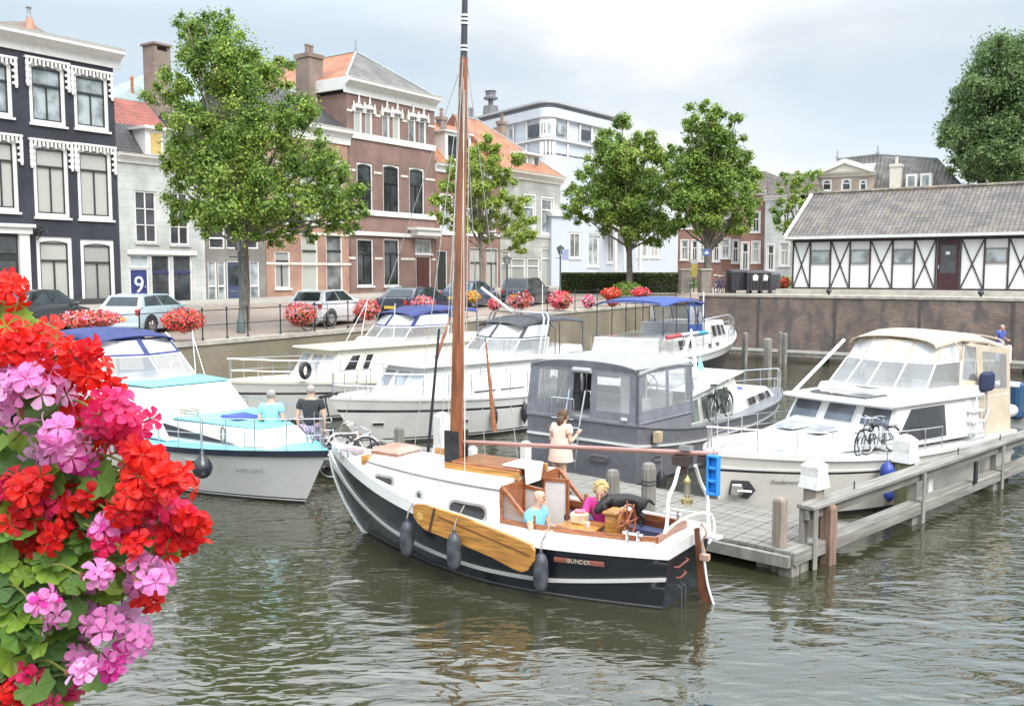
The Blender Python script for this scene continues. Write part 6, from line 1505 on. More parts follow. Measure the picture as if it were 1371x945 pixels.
MB().box(.3,-1.12,1.0,1.2,1.12,1.15).build('cockpit_floor',gel,A.r); o3,_=cab(A,'cockpit_side',gel,-1.2+1.25,1.25,1.36,1.38,1.0,1.8,f=0,ins=.1)
A.rail(.42,.985,.62,9,steel,pulpit=True,r=.013,mid=True)
# dinghy ladder mast beside canopy, ropes, fender, name
m=MB(); 
for y in(.75,1.05): m.tube([(2.6,y,2.05),(1.9,y,2.9),(1.7,y,3.0)],.016,6)
for k in range(5): m.cone((2.5-.14*k,.75,2.15+.17*k),(2.5-.14*k,1.05,2.15+.17*k),.012,n=5)
m.cone((3.0,1.1,2.04),(2.9,1.1,3.1),.012,n=5); m.cone((3.6,1.0,2.04),(2.9,1.1,3.0),.008,n=5); m.build('radar_ladder',wtube,A.r)
cr_=MB(); rg=random.Random(2)
for j in range(7):
    r0=.30-.02*(j%3); cr_.tube([(5.55+.05*rg.random()+r0*1.1*math.cos(k*.5),-.55+r0*.5*math.sin(k*.5),1.50+.02*j+.01*math.sin(k)) for k in range(13)],.014,5,closed=False)
tag(cr_.build('coiled_rope',plain('pale_rope',(.58,.56,.48),.9)),'pale coiled rope lying on the turquoise cabin top','rope'); bpy.data.objects['coiled_rope'].location=A.org; bpy.data.objects['coiled_rope'].rotation_euler=(0,0,A.ang)
MB().tube([(7.25+.13*math.cos(k*math.pi/8)*.6,-.78,1.27+.16*math.sin(k*math.pi/8)) for k in range(16)],.022,6,closed=True).build('hanging_rope_ring',ropem,A.r)
m=MB(); a_=A.hp(.74,1,-1); m.tube([(7.6,-.5,1.45),(7.9,-.72,1.1),(8.4,-.6,1.13)],.01,5); m.build('chain',ropem,A.r); bitts(A.r,(8.7,.25,1.15)); bitts(A.r,(3.5,-1.3,1.0)); MB().ball((3.3,-.95,2.1),.06).build('horn',blackm,A.r)
qf=A.onplane(271,626,y=-1.45); e=empty('ball_fender',A.w(qf),0,'round black ball fender hanging on the side of the white turquoise cruiser','fender')
m=MB(); m.lathe([(.02,.33),(.045,.30),(.05,.24),(.12,.17),(.185,.06),(.195,-.03),(.16,-.13),(.09,-.19),(.02,-.21)],n=18); m.build('float',plain('black_vinyl',(.02,.022,.03),.3,coat=.3),e,smooth=True); MB().tube([(0,0,.3),(0,.03,.6),(0,.1,.95)],.012,5).build('rope',ropem,e)
p,X,Z,Nn=hullframe(A,.86,.62,-1); M4=Matrix.Translation(p+Nn*.012)@Matrix(((X.x,Z.x,Nn.x,0),(X.y,Z.y,Nn.y,0),(X.z,Z.z,Nn.z,0),(0,0,0,1)))
text('Little Lord',.14,'name_lettering',plain('silver_letters',(.42,.42,.42),.4),A.r,None,None,.001,shear=.4,mat4=M4)
for t_,h_ in((.72,.72),(.30,.80)):
    p,X,Z,Nn=hullframe(A,t_,h_,-1); M4=Matrix.Translation(p+Nn*.008)@Matrix(((X.x,Z.x,Nn.x,0),(X.y,Z.y,Nn.y,0),(X.z,Z.z,Nn.z,0),(0,0,0,1))); o=MB().mat(0).box(-.17,-.055,0,.17,.055,.012).mat(1).box(-.14,-.035,.012,.14,.03,.016).build('hull_vent',[gel,blackm],A.r); o.matrix_local=M4
# ---- C: long white cruiser in the middle, and B, its cream neighbour behind
def flycruiser(bt,hull,sup,can,z,par):
    """shared arrangement of the two steel cruisers"""
    bt.hull(z[0],z[1],z[0],tb=.88,rake=1.0,rows=[(-1,1),(0,1),(.06,0),(.085,1),(.12,0),(.70,0),(.70,1),(.76,0),(1,0)],mats=[hull,blk],p=2.4,pw=1.9,sm=.45,wl=.9)
    bt.deck(sup,camber=.06); bt.bulwark(.07,sup); bt.strip(.97,1.03,.03,sup,'rubbing_strake',transom=True)
    L=bt.L
    o,q=cab(bt,'cabin',sup,2.6,8.6,par['w'],par['w']*.68,z[0]-.05,par['zr'],f=.75,ins=.10,bev=.05)
    for k in('s','p'):
        f_=(lambda u:u) if k=='s' else (lambda u:1-u)
        for poly in par['win']: 
            quadwin(o,q[k],uvpoly(q[k],[(f_(u),v) for u,v in (poly if k=='s' else poly[::-1])]),[steel if par['fr'] is None else par['fr'],glass_b],.02,name='side_window')
    wins(o,q['f'],[(.05,.35,.30,.86),(.36,.35,.64,.86),(.70,.35,.95,.86)],[sup,glass_c],.02,name='front_window')
    slabr(bt,'cabin_roof',sup,2.4,8.25,par['w']+.06,par['w']*.72,par['zr'],par['zr'],.07,.03,o)
    o4,q4=cab(bt,'fore_cabin',sup,7.9,9.4,par['w']*.62,.28,z[0]+.05,z[0]+.42,f=.5,ins=.08)
    for k in('s','p'): wins(o4,q4[k],[(.15,.3,.4,.75),(.55,.3,.8,.75)],[steel,glass_b],.02,name='port_light')
    zf=par['zr']+.07; b=plan(3.4,par['sx'],1.05,zf+.02,.4,2); t=plan(3.0,par['sx']-.95,.9,zf+.95,.35,2); mid=[lerp(p_,s_,.52) for p_,s_ in zip(b,t)]
    cm=MB(); cm.box8([(1.7,-1.1,zf),(par['sx'],-1.0,zf),(par['sx'],1.0,zf),(1.7,1.1,zf)],[(1.7,-1.05,zf+.22),(par['sx']-.15,-.95,zf+.16),(par['sx']-.15,.95,zf+.16),(1.7,1.05,zf+.22)]); cm.build('flybridge_coaming',sup,bt.r,bevel=.03)
    screen(bt.r,b,mid,wtube,wind)
    cn=MB(); 
    for i in range(len(b)-1): panelhole(cn,[mid[i],mid[i+1],t[i+1],t[i]],[(.07,.12,.93,.88)])
    canopytop(cn,par['cx'],par['sx']-.93,1.05,.88,[zf+par['ch']*.93,zf+par['ch'],zf+par['ch'],zf+.98],.15)
    c_=cn.build('canopy',can,bt.r)
    for i in range(len(b)-1): pane_in(c_,[mid[i],mid[i+1],t[i+1],t[i]],(.07,.12,.93,.88),vinyl_w)
    m=MB()
    for xx,hh in((par['cx']+.1,par['ch']*.9),(par['cx']+1.2,par['ch']*.97),(3.0,.93)): m.tube(arch(xx,1.06,zf,zf+hh,.0,.3),.016,6)
    m.build('canopy_hoops',can,c_); 
    wm=MB(); wheelspokes(wm,(par['sx']-1.3,.35,zf+.5),.2,(1,0,.5),(0,1,0),5,.014,.03,False); wm.build('flybridge_wheel',blackm,bt.r)
    seat(bt.r,par['sx']-2.0,.35,zf,.55,.5,.4,.55,par.get('seat',sup)); 
    bt.rail(.40,.985,.66,9,steel,pulpit=True,r=.014)
C=Boat('motor_cruiser','long white cruiser with six-sided dark windows and charcoal flybridge canopy behind the wooden mast',(-4.65,23.46),math.atan2(-.72,-.69),10.5,3.5,GB); 
hexw=[[(.30,.50),(.345,.22),(.50,.22),(.50,.80),(.345,.80)],[(.53,.22),(.66,.22),(.70,.5),(.66,.80),(.53,.80)]]
flycruiser(C,hgrey,gel,darkc,(1.0,1.34),dict(w=1.45,zr=1.98,sx=5.3,cx=1.6,ch=1.16,win=hexw,fr=None))
m=MB(); zf=2.05
for xx in(3.75,3.95): m.tube([(xx,-1.25,zf),(xx-.35,-1.15,zf+1.10),(xx-.38,-1.05,zf+1.25),(xx-.38,1.05,zf+1.25),(xx-.35,1.15,zf+1.10),(xx,1.25,zf)],.028,8)
m.build('radar_arch',steel,C.r,smooth=True)
m=MB(); m.cone((3.4,.9,zf+1.2),(3.4,.9,zf+2.1),.012,n=6); m.beam((3.35,-.3,zf+1.2),(4.2,-.9,zf+2.0),.07,.07); m.build('mast_and_aerial',wtube,C.r)
GF='black fenders on the white cruiser'
C.fender(.62,1,.56,blackm,.5,.10,GF,'black fender on the long white cruiser, just right of the wooden mast'); C.fender(.51,1,.56,blackm,.5,.10,GF,'black fender on the long white cruiser, nearer the grey canopy boat')
for t_ in(.71,.93): 
    p,X,Z,Nn=hullframe(C,t_,.45,1); M4=Matrix.Translation(p+Nn*.008)@Matrix(((X.x,Z.x,Nn.x,0),(X.y,Z.y,Nn.y,0),(X.z,Z.z,Nn.z,0),(0,0,0,1))); o=MB().mat(0).box(-.17,-.05,0,.17,.05,.012).mat(1).box(-.14,-.035,.012,.14,.035,.016).build('hull_vent',[gel,blackm],C.r); o.matrix_local=M4
m=MB(); m.beam((10.25,0,1.42),(10.75,0,1.38),.12,.06); m.box(10.35,-.05,.3,10.45,.05,.55); m.tube([(10.6,0,1.36),(10.5,0,.9),(10.35,0,.5)],.02,5); m.build('anchor',iron,C.r)
creamp=plain('cream_boat_paint',(.72,.69,.60),.25,var=.03,coat=.3)
Bt=Boat('motor_cruiser','cream cruiser with navy flybridge canopy close to the quay wall, behind the other white cruiser',(-8.25,26.7),math.atan2(-.75,-.66),11.3,3.5,GB)
flycruiser(Bt,hgrey,creamp,navyc,(1.0,1.38),dict(w=1.45,zr=2.12,sx=5.8,cx=1.8,ch=1.18,win=[[(.30,.35),(.46,.35),(.46,.82),(.30,.82)],[(.50,.35),(.62,.35),(.62,.82),(.50,.82)],[(.68,.42),(.80,.42),(.80,.85),(.68,.85)],[(.84,.45),(.92,.45),(.90,.85),(.84,.85)]],fr=creamp,seat=honey))
m=MB(); m.cone((5.6,.8,2.2),(5.5,.8,3.5),.012,n=5); m.cone((5.9,-.5,2.2),(5.6,-.5,3.5),.012,n=5); m.cone((6.2,-.9,2.2),(5.2,-.9,3.6),.01,n=5); m.build('aerials',wtube,Bt.r)
e=empty('spare_wheel',Bt.w((9.35,1.15,1.62)),Bt.ang+.3,'small black tyre hanging on the rail of the cream cruiser','tyre'); m=MB(); m.tube([(.2*math.cos(k*math.pi/9),0,.2*math.sin(k*math.pi/9)) for k in range(18)],.07,8,closed=True); m.build('tyre',blackm,e,smooth=True)
# ---- D: grey steel boat with grey canvas cockpit, white wheelhouse forward
D=Boat('steel_cruiser','grey steel cruiser with tall grey canvas cockpit tent facing the wooden boat',(8.2,28.4),math.atan2(.77,.63),10.6,3.1,None,'motorboat')
dg=plain('grey_steel_paint',(.20,.205,.225),.35,var=.08,scale=1.5,coat=.2); dd=plain('dark_grey_paint',(.145,.148,.165),.4,var=.1)
D.hull(1.32,1.0,.95,tb=.95,rake=.8,rows=[(-1,2),(0,2),(.05,1),(.64,1),(1,0)],mats=[dg,dd,blk],p=2.4,pw=1.8,sm=.4,wl=.95)
D.strip(.65,.69,.035,gel,'white_rubbing_strake',transom=True); D.strip(.98,1.02,.03,dg,'gunwale',transom=True); D.deck(dg,camber=.04)
zb,zt=1.34,2.66; w=1.46; cn=MB(); x1=2.35
BQ=[Vector((0,w,zb)),Vector((0,-w,zb)),Vector((.10,-w+.06,zt-.18)),Vector((.10,w-.06,zt-.18))]
holesB=[(.08,.25,.36,.88),(.42,.02,.585,.92),(.64,.18,.93,.90)]
panelhole(cn,BQ,holesB)
SQ=[Vector((0,-w,zb)),Vector((x1,-w,zb+.0)),Vector((x1,-w+.06,zt-.18)),Vector((.10,-w+.06,zt-.18))]; panelhole(cn,SQ,[(.07,.22,.50,.90),(.56,.22,.95,.90)])
PQ=[Vector((x1,w,zb)),Vector((0,w,zb)),Vector((.10,w-.06,zt-.18)),Vector((x1,w-.06,zt-.18))]; panelhole(cn,PQ,[(.07,.22,.45,.90),(.55,.22,.93,.90)])
FQ=[Vector((x1,-w,1.6)),Vector((x1,w,1.6)),Vector((x1,w-.06,zt-.18)),Vector((x1,-w+.06,zt-.18))]; panelhole(cn,FQ,[(.06,.2,.48,.90),(.52,.2,.94,.90)])
canvas_top=plain('grey_white_canvas_top',(.30,.30,.295),.8,var=.08,bump=.3)
for q,hs_ in((BQ,holesB),(SQ,[(.07,.22,.50,.90)])):
    cn.tube([bil(q,0,0),bil(q,0,1)],.03,6); cn.tube([bil(q,1,0),bil(q,1,1)],.03,6)
cn.tube([BQ[0],BQ[1],SQ[1]],.025,6)
c_=cn.build('cockpit_tent',greyc,D.r)
ct=MB(); canopytop(ct,.06,x1+.15,w-.02,w-.04,[zt-.06,zt+.03,zt+.04,zt-.02],.22); ct.build('tent_roof',canvas_top,c_,smooth=2)
gm=MB(); R2=[]; 
for k in range(13): q=-1+2*k/12; R2.append((.055,(w-.02)*math.sin(q*math.pi/2),zt-.28+.22*math.cos(q*math.pi/2)**.8 if abs(q)<1 else zt-.28))
gm.add([(x,y,z) for x,y,z in R2]+[(x-.01+.06,y,zt-.30) for x,y,z in R2],[(k,k+1,14+k,13+k) for k in range(12)]); gm.build('tent_gable',greyc,c_)
for h_ in(holesB[0],holesB[2]): pane_in(c_,BQ,h_,vinyl)
for h_ in((.07,.22,.50,.90),(.56,.22,.95,.90)): pane_in(c_,SQ,h_,vinyl)
for h_ in((.07,.22,.45,.90),(.55,.22,.93,.90)): pane_in(c_,PQ,h_,vinyl)
for h_ in((.06,.2,.48,.90),(.52,.2,.94,.90)): pane_in(c_,FQ,h_,vinyl)
m=MB(); m.tube([bil(BQ,.42,.9)+Vector((-.04,0,.02)),bil(BQ,.585,.9)+Vector((-.04,0,.02))],.06,8); m.build('rolled_door_flap',plain('pale_roll',(.42,.43,.46),.6),c_)
m=MB(); 
for a_,b_ in((.06,.10),(.37,.41),(.60,.63),(.94,.97)): pass
for xx in(.5,1.4,2.2): m.tube(arch(xx,w-.1,1.35,zt-.04,.0,.3),.015,6)
m.cone((.3,.9,1.4),(.9,.9,2.5),.012,n=5); m.cone((.9,.9,1.4),(.3,.9,2.5),.012,n=5); m.build('tent_hoops',steel,c_)
m=MB(); wheelspokes(m,(1.9,-.55,1.95),.26,(1,0,.25),(0,1,0),8,.014,.04); m.build('steering_wheel',chrome,D.r)
MB().box(2.0,-1.0,1.34,2.3,-.1,1.8).build('helm_console',gel,D.r,bevel=.03); seat(D.r,1.0,.85,1.34,.55,.5,.42,.6,dd,'deck_chair'); seat(D.r,1.05,-.75,1.34,.5,.5,.4,.5,gel,'helm_seat')
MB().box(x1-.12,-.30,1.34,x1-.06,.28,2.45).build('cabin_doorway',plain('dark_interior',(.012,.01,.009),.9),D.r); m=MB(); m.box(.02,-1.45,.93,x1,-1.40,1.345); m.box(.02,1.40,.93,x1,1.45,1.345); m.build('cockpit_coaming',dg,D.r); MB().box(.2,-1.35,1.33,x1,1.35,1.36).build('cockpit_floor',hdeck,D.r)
m=MB(); yA,yB=.30,-.12
m.tube([(-.42,yA,-.1),(-.20,yA,1.2),(.02,yA,1.95)],.018,6); m.tube([(-.42,yB,-.1),(-.20,yB,1.2),(.02,yB,1.95)],.018,6)
for z in(.1,.45,.8,1.15): m.cone((-.40+.17*(z),yA,z),(-.40+.17*(z),yB,z),.014,n=6)
m.build('stern_ladder',steel,D.r)
m=MB(); 
for a_,b_ in(((-.08,.72,1.75),(-.08,.12,1.75)),((-.08,.72,1.30),(-.08,.12,1.30)),((-.08,.72,1.75),(-.08,.72,1.30)),((-.08,.12,1.75),(-.08,.12,1.30))): m.cone(a_,b_,.013,n=6)
for k in range(6): m.cone((-.08,.66-.09*k,1.3),(-.08,.66-.09*k,1.75),.005,n=4)
m.build('stern_gate',steel,D.r)
MB().ringplate([(-.035,a_,b_) for a_,b_ in rrect(-.75,.42,-.28,.60,.05)],[(-.035,a_,b_) for a_,b_ in rrect(-.71,.45,-.32,.57,.04)],(-.01,0,0)).build('transom_plate',steel,D.r)
MB().box(-.05,-1.22,1.40,-.02,-1.08,1.46).build('label',white,D.r); 
for t_ in(.08,.16):
    p,X,Z,Nn=hullframe(D,t_,.42,-1); M4=Matrix.Translation(p+Nn*.008)@Matrix(((X.x,Z.x,Nn.x,0),(X.y,Z.y,Nn.y,0),(X.z,Z.z,Nn.z,0),(0,0,0,1))); o=MB().ringplate([(a_,b_,0) for a_,b_ in rrect(-.2,-.07,.2,.07,.04)],[(a_,b_,0) for a_,b_ in rrect(-.17,-.045,.17,.045,.03)],(0,0,.015)).build('oval_port',steel,D.r); o.matrix_local=M4
MB().bx((.6,-1.6,1.02),(.22,.14,.22),.2).build('fender_basket',plain('tan_box',(.45,.36,.24),.8),D.r)
o,q=cab(D,'wheelhouse',plain('wheelhouse_paint',(.66,.66,.62),.35,var=.05),2.42,5.6,1.32,1.2,.95,1.62,f=.5,ins=.05,z1f=1.90,bev=.02)
wins(o,q['s'],[(.03,.08,.20,.88),(.24,.08,.50,.88),(.54,.08,.80,.86)],[gel,glassy('wheelhouse_glass',(.16,.18,.16))],.03); wins(o,q['f'],[(.08,.2,.45,.85),(.55,.2,.92,.85)],[gel,glass_b],.03); wins(o,q['p'],[(.2,.1,.5,.86),(.54,.1,.9,.86)],[gel,glass_b],.03)
slabr(D,'wheelhouse_roof',gel,2.4,5.5,1.38,1.22,1.62,1.95,.07,.03,o); MB().box8([(3.0,-.6,1.77),(4.4,-.6,1.92),(4.4,.6,1.92),(3.0,.6,1.77)],[(3.05,-.55,1.83),(4.3,-.55,1.98),(4.3,.55,1.98),(3.05,.55,1.83)]).build('roof_hatch',glass_c,o)
b=[Vector((2.4,s_*1.2,1.72)) for s_ in(-1,1)]; m=MB(); m.tube(catmull([(2.38,-1.3,2.55),(2.62,-1.28,2.2),(2.85,-1.25,1.72)],5),.02,6); m.mat(1).poly([(2.38,-1.3,2.5),(2.62,-1.28,2.2),(2.85,-1.25,1.72),(2.38,-1.28,1.68)]); m.build('side_screen',[gel,vinyl],D.r)
m=MB(); 
for y in(-.28,.28): m.beam((4.7,y,1.95),(4.95,y*.15,2.85),.07,.07)
m.beam((4.55,-.34,2.45),(4.95,-.34,2.45),.01,.01); m.beam((4.82,-.36,2.42),(4.82,.36,2.42),.05,.06); m.cone((4.95,0,2.85),(4.95,0,3.05),.03,n=6); m.build('signal_mast',wtube,D.r)
fl=MB(); fl.poly([(4.8,-.34,2.40),(4.86,-.42,2.1),(4.8,-.38,1.98),(4.76,-.30,2.1)]); fl.build('pale_blue_flag',plain('sky_flag',(.25,.55,.68),.8),D.r)
o,q=cab(D,'fore_cabin',gel,5.6,9.0,1.15,.6,.92,1.28,f=.5,ins=.1); wins(o,q['s'],[(.2,.25,.42,.75),(.50,.25,.68,.75),(.74,.25,.86,.75)],[steel,glass_b],.015)
MB().box8([(5.65,-.3,1.28),(6.0,-.3,1.28),(6.0,.3,1.28),(5.65,.3,1.28)],[(5.65,-.3,1.62),(5.85,-.25,1.6),(5.85,.25,1.6),(5.65,.3,1.62)]).build('companion_hatch',plain('slatted_cream',(.58,.55,.47),.6,var=.2,stretch=(1,12,1)),D.r); MB().lathe([(.13,0),(.13,.03),(.08,.05)],(7.4,-.15,1.28),12).build('blue_vent',MT['royal_blue'],D.r)
D.rail(.72,.985,.60,5,steel,pulpit=True,r=.016)
m=MB(); m.lathe([(.02,.3),(.05,.27),(.11,.15),(.12,-.1),(.08,-.22),(.02,-.27)],n=12); qf=D.onplane(885,648,y=-1.68); e=empty('fender',D.w(qf),0,'black fender beside the grooved post at the corner of the grey cruiser','fender'); m.build('float',blackm,e,smooth=True); MB().tube([(0,0,.28),(0,.0,.6)],.012,5).build('rope',ropem,e)
# ---- F: white cruiser with beige canopy at the right
Fc=Boat('motor_cruiser','white and cream cruiser with beige flybridge tent moored at the wooden jetty on the right',(3.45,16.5),math.atan2(-.6,-.8),8.5,3.25,GB)
gg=plain('greige_hull',(.68,.655,.60),.25,var=.04,scale=1,coat=.3,dirt=((.58,.56,.51),1.5))
Fc.hull(1.0,1.30,.98,tb=.9,rake=.55,rows=[(-1,1),(0,1),(.07,0),(.70,0),(.73,1),(.77,2),(1,2)],mats=[gg,blk,gg],p=2.7,pw=2.3,sm=.45,wl=.93)
Fc.deck(gel,camber=.06); Fc.strip(.96,1.05,.045,gel,'rubbing_strake',transom=True); Fc.strip(.77,.80,.02,gel,'trim_line')
o,q=cab(Fc,'fore_cabin',gel,4.2,7.6,1.25,.75,1.12,1.52,f=1.5,ins=.12,z1f=1.38,bev=.06)
m_=[steel,glass_c]
wins(o,q['f'],[(.06,.1,.42,.42),(.56,.1,.94,.42)],m_,.02,name='fore_light')
for y in(-.28,.35): MB().box8([(5.3,y-.25,1.46),(5.9,y-.22,1.44),(5.9,y+.22,1.44),(5.3,y+.25,1.46)],[(5.33,y-.22,1.51),(5.87,y-.2,1.48),(5.87,y+.2,1.48),(5.33,y+.22,1.51)]).build('deck_hatch',glass_c,o)
o,q=cab(Fc,'saloon',gel,1.4,4.75,1.42,1.28,1.08,1.88,f=.50,ins=.10,bev=.04)
wins(o,q['f'],[(.03,.28,.30,.93),(.36,.28,.64,.93),(.70,.28,.97,.93)],[gel,glassy('saloon_glass',(.10,.115,.14))],.02,name='front_window')
for k in('s','p'):
    f_=(lambda u:u) if k=='s' else (lambda u:1-u); pl=[(.40,.12),(.95,.12),(.86,.92),(.44,.92)]
    quadwin(o,q[k],uvpoly(q[k],[(f_(u),v) for u,v in (pl if k=='s' else pl[::-1])]),[gel,glass_b],.015,name='side_window')
slabr(Fc,'saloon_roof',gel,1.3,4.62,1.42,1.28,1.88,1.88,.09,.04,o)
MB().box8([(3.5,-.9,1.98),(4.3,-.8,1.98),(4.3,.5,1.98),(3.5,.5,1.98)],[(3.5,-.9,2.01),(4.3,-.8,2.01),(4.3,.5,2.01),(3.5,.5,2.01)]).build('solar_panel',glassy('solar_panel',(.10,.10,.11)),o)
o,_=cab(Fc,'flybridge',gel,1.3,3.55,1.36,1.18,1.97,2.12,f=.1,ins=.02); 
b=plan(1.9,3.50,1.15,2.12,.35,4); t=plan(1.7,2.95,1.06,2.62,.3,4); h_=plan(1.5,2.60,1.0,3.08,.3,4)
screen(Fc.r,b,t,wtube,wind); cn=MB()
for i in range(len(t)-1): panelhole(cn,[t[i],t[i+1],h_[i+1],h_[i]],[(.06,.08,.94,.9)])
R_=canopytop(cn,-.1,2.62,1.25,1.0,[2.98,3.20,3.28,3.16],.20,k=10)
ex=[]
for s_ in(-1,1):
    q=[Vector((-.05,s_*1.34,1.0)),Vector((1.3,s_*1.36,1.0)),Vector((1.3,s_*1.22,2.98)),Vector((-.05,s_*1.25,2.82))]
    if s_>0: q=[q[1],q[0],q[3],q[2]]
    panelhole(cn,q,[(.12,.52,.88,.93)]); ex.append((q,(.12,.52,.88,.93)))
    q=[Vector((1.3,s_*1.30,2.05)),Vector((1.9,s_*1.15,2.12)),h_[0 if s_<0 else -1],Vector((1.3,s_*1.22,2.98))]; panelhole(cn,q,[(.12,.15,.88,.9)]); ex.append((q,(.12,.15,.88,.9)))
q=[Vector((-.08,1.30,1.0)),Vector((-.08,-1.30,1.0)),Vector((-.08,-1.22,2.85)),Vector((-.08,1.22,2.85))]; panelhole(cn,q,[(.08,.5,.45,.92),(.55,.5,.92,.92)]); ex+= [(q,(.08,.5,.45,.92)),(q,(.55,.5,.92,.92))]
c_=cn.build('canopy',beige,Fc.r)
for i in range(len(t)-1): pane_in(c_,[t[i],t[i+1],h_[i+1],h_[i]],(.06,.08,.94,.9),vinyl_w)
for q,h in ex: pane_in(c_,q,h,vinyl)
m=MB()
for xx in(.1,.75,1.35,2.0): m.tube(arch(xx,1.2,1.9,3.12,.0,.3),.016,6)
m.build('canopy_hoops',beige,c_)
MB().box(.0,-1.3,.98,1.4,1.3,1.9).build('aft_cabin',gel,Fc.r,bevel=.04)
seat(Fc.r,2.2,-.5,2.1,.5,.45,.3,.5,beige,'flybridge_seat'); m=MB(); wheelspokes(m,(2.75,.4,2.35),.17,(1,0,.6),(0,1,0),5,.012,.03,False); m.build('flybridge_wheel',blackm,Fc.r)
MB().box(.95,1.32,1.98,1.45,1.46,2.4).build('navy_seat_cover',plain('navy_cover',(.02,.028,.075),.8),Fc.r,bevel=.06); m=MB(); m.cone((1.2,1.4,1.15),(1.2,1.4,2.0),.012,n=6)
m.tube([(2.0,1.5,1.05),(1.95,1.42,1.5),(1.5,1.38,2.0)],.016,6); m.tube([(1.35,1.5,1.05),(1.3,1.42,1.35),(1.05,1.38,1.6)],.016,6); m.tube([(2.0,1.5,1.05),(1.35,1.5,1.05)],.014,6); m.build('side_ladder',steel,Fc.r)
for k in range(3): MB().box(1.42,1.33,1.15+.22*k,1.92,1.50-.02*k,1.19+.22*k).build('ladder_step',gel,Fc.r)
m=MB(); m.box(-.35,-1.3,.45,0,1.3,.52); m.build('swim_platform',hdeck,Fc.r)
Fc.rail(.38,.985,.46,8,steel,pulpit=True,r=.013)
m=MB(); m.beam((4.5,-1.1,1.95),(2.6,-1.15,3.0),.05,.05); m.build('folded_mast',wtube,Fc.r)
m=MB(); m.cone((-.15,.9,2.0),(-.55,1.25,1.96),.045,n=8); m.tube([(-.1,.6,1.9),(-.4,.9,2.06),(-.75,1.2,2.0)],.012,5); m.build('stern_davit',wtube,Fc.r)
# anchor in its stainless pocket at the bow
for h0,tt,nm in((.55,.955,'anchor_pocket'),):
    p,X,Z,Nn=hullframe(Fc,tt,.48,1); M4=Matrix.Translation(p+Nn*.01)@Matrix(((X.x,Z.x,Nn.x,0),(X.y,Z.y,Nn.y,0),(X.z,Z.z,Nn.z,0),(0,0,0,1)))
    o=MB().prism([(-.22,-.12,0),(.14,-.2,0),(.26,-.02,0),(.12,.16,0),(-.2,.17,0)],(0,0,.012)).build(nm,plain('pocket_dark',(.06,.06,.065),.4),Fc.r); o.matrix_local=M4
    a=MB(); a.prism([(-.2,-.1,.012),(-.02,-.13,.012),(.05,-.02,.012),(-.02,.12,.012),(-.19,.12,.012)],(0,0,.07)); a.beam((-.1,.0,.09),(.18,-.02,.06),.04,.04); a.build('anchor',steel,o,bevel=.01)
p,X,Z,Nn=hullframe(Fc,.865,.60,1); M4=Matrix.Translation(p+Nn*.014)@Matrix(((X.x,Z.x,Nn.x,0),(X.y,Z.y,Nn.y,0),(X.z,Z.z,Nn.z,0),(0,0,0,1)))
text('Pondemonium',.115,'name_lettering',plain('brown_letters',(.09,.08,.07),.5),Fc.r,None,None,.001,shear=.15,mat4=M4)
bf=plain('blue_vinyl',(.03,.06,.30),.4)
for (px,py,lab) in((1188,631,'round blue fender above the jetty rail on the cream cruiser'),(1190,662,'small blue fender just under the jetty top rail')):
    qf=Fc.onplane(px,py,y=1.70); e=empty('ball_fender',Fc.w(qf),0,lab,'fender'); s=1 if py<650 else .7; m=MB(); m.lathe([(.02,.2*s),(.04*s,.17*s),(.10*s,.12*s),(.14*s,.02*s),(.13*s,-.08*s),(.07*s,-.15*s),(.02,-.17*s)],n=14); m.build('float',bf,e,smooth=True); MB().cone((0,0,.18*s),(0,.02,.35),.01,n=5).build('rope',ropem,e)
# outboard motor tilted at the stern
e=empty('outboard_motor',Fc.w((-.45,1.0,1.35)),Fc.ang,'white outboard motor tilted up behind the beige tent cruiser','outboard motor')
m=MB(); rings=[]
for x,w_,h_ in((-.42,.10,.10),(-.36,.15,.14),(-.1,.17,.16),(.12,.15,.14),(.2,.08,.08)): rings.append([(x,w_*math.cos(k*math.pi/6),h_*math.sin(k*math.pi/6)) for k in range(12)])
m.loft(rings,True,True,True); m.build('cowl',plain('cowl_white',(.66,.70,.66),.3,coat=.3),e,smooth=True); m=MB(); m.beam((.15,0,-.05),(.55,0,-.15),.10,.10); m.beam((.55,0,-.15),(.75,0,-.35),.08,.05); m.cone((.62,0,-.2),(.82,0,-.1),.05,.02,8); m.build('drive_leg',plain('motor_grey',(.35,.37,.37),.4),e); MB().tube([(.1,.12,-.1),(.3,.2,-.2),(.45,.1,-.5)],.03,6).build('bracket',steel,e)
# folding table/white crate on the cruiser's stern side
# ---- G: dark hulled boat with open blue canopy, far
Gt=Boat('motor_cruiser','white and black-hulled cruiser with blue sun canopy, farthest boat, beside the high brick quay',(11.1,47.4),math.atan2(.85,.52),13.2,3.6,GB)
Gt.hull(1.25,1.75,1.1,tb=.85,rake=1.2,rows=[(-1,1),(0,1),(.05,2),(.08,1),(.72,1),(.72,0),(1,0)],mats=[gel,plain('blue_black_hull',(.014,.016,.03),.2,coat=.5),plain('red_line',(.3,.04,.05),.4)],p=2.4,pw=1.8,sm=.42,wl=.9)
Gt.deck(gel,camber=.08); Gt.strip(.97,1.03,.04,gel,'rubbing_strake',transom=True); Gt.bulwark(.12,gel)
o,q=cab(Gt,'aft_cabin',gel,.4,5.2,1.5,1.45,1.15,1.95,f=.2,ins=.15); wins(o,q['s'],[(.45,.3,.6,.75),(.68,.3,.8,.75)],[steel,glass_b],.02)
o,q=cab(Gt,'saloon',gel,5.0,9.4,1.5,1.3,1.15,2.35,f=.7,ins=.18); wins(o,q['s'],[(.42,.42,.58,.86),(.62,.42,.76,.86),(.80,.42,.90,.84)],[gel,glass_b],.03); wins(o,q['f'],[(.05,.4,.45,.85),(.55,.4,.95,.85)],[gel,glass_b],.03)
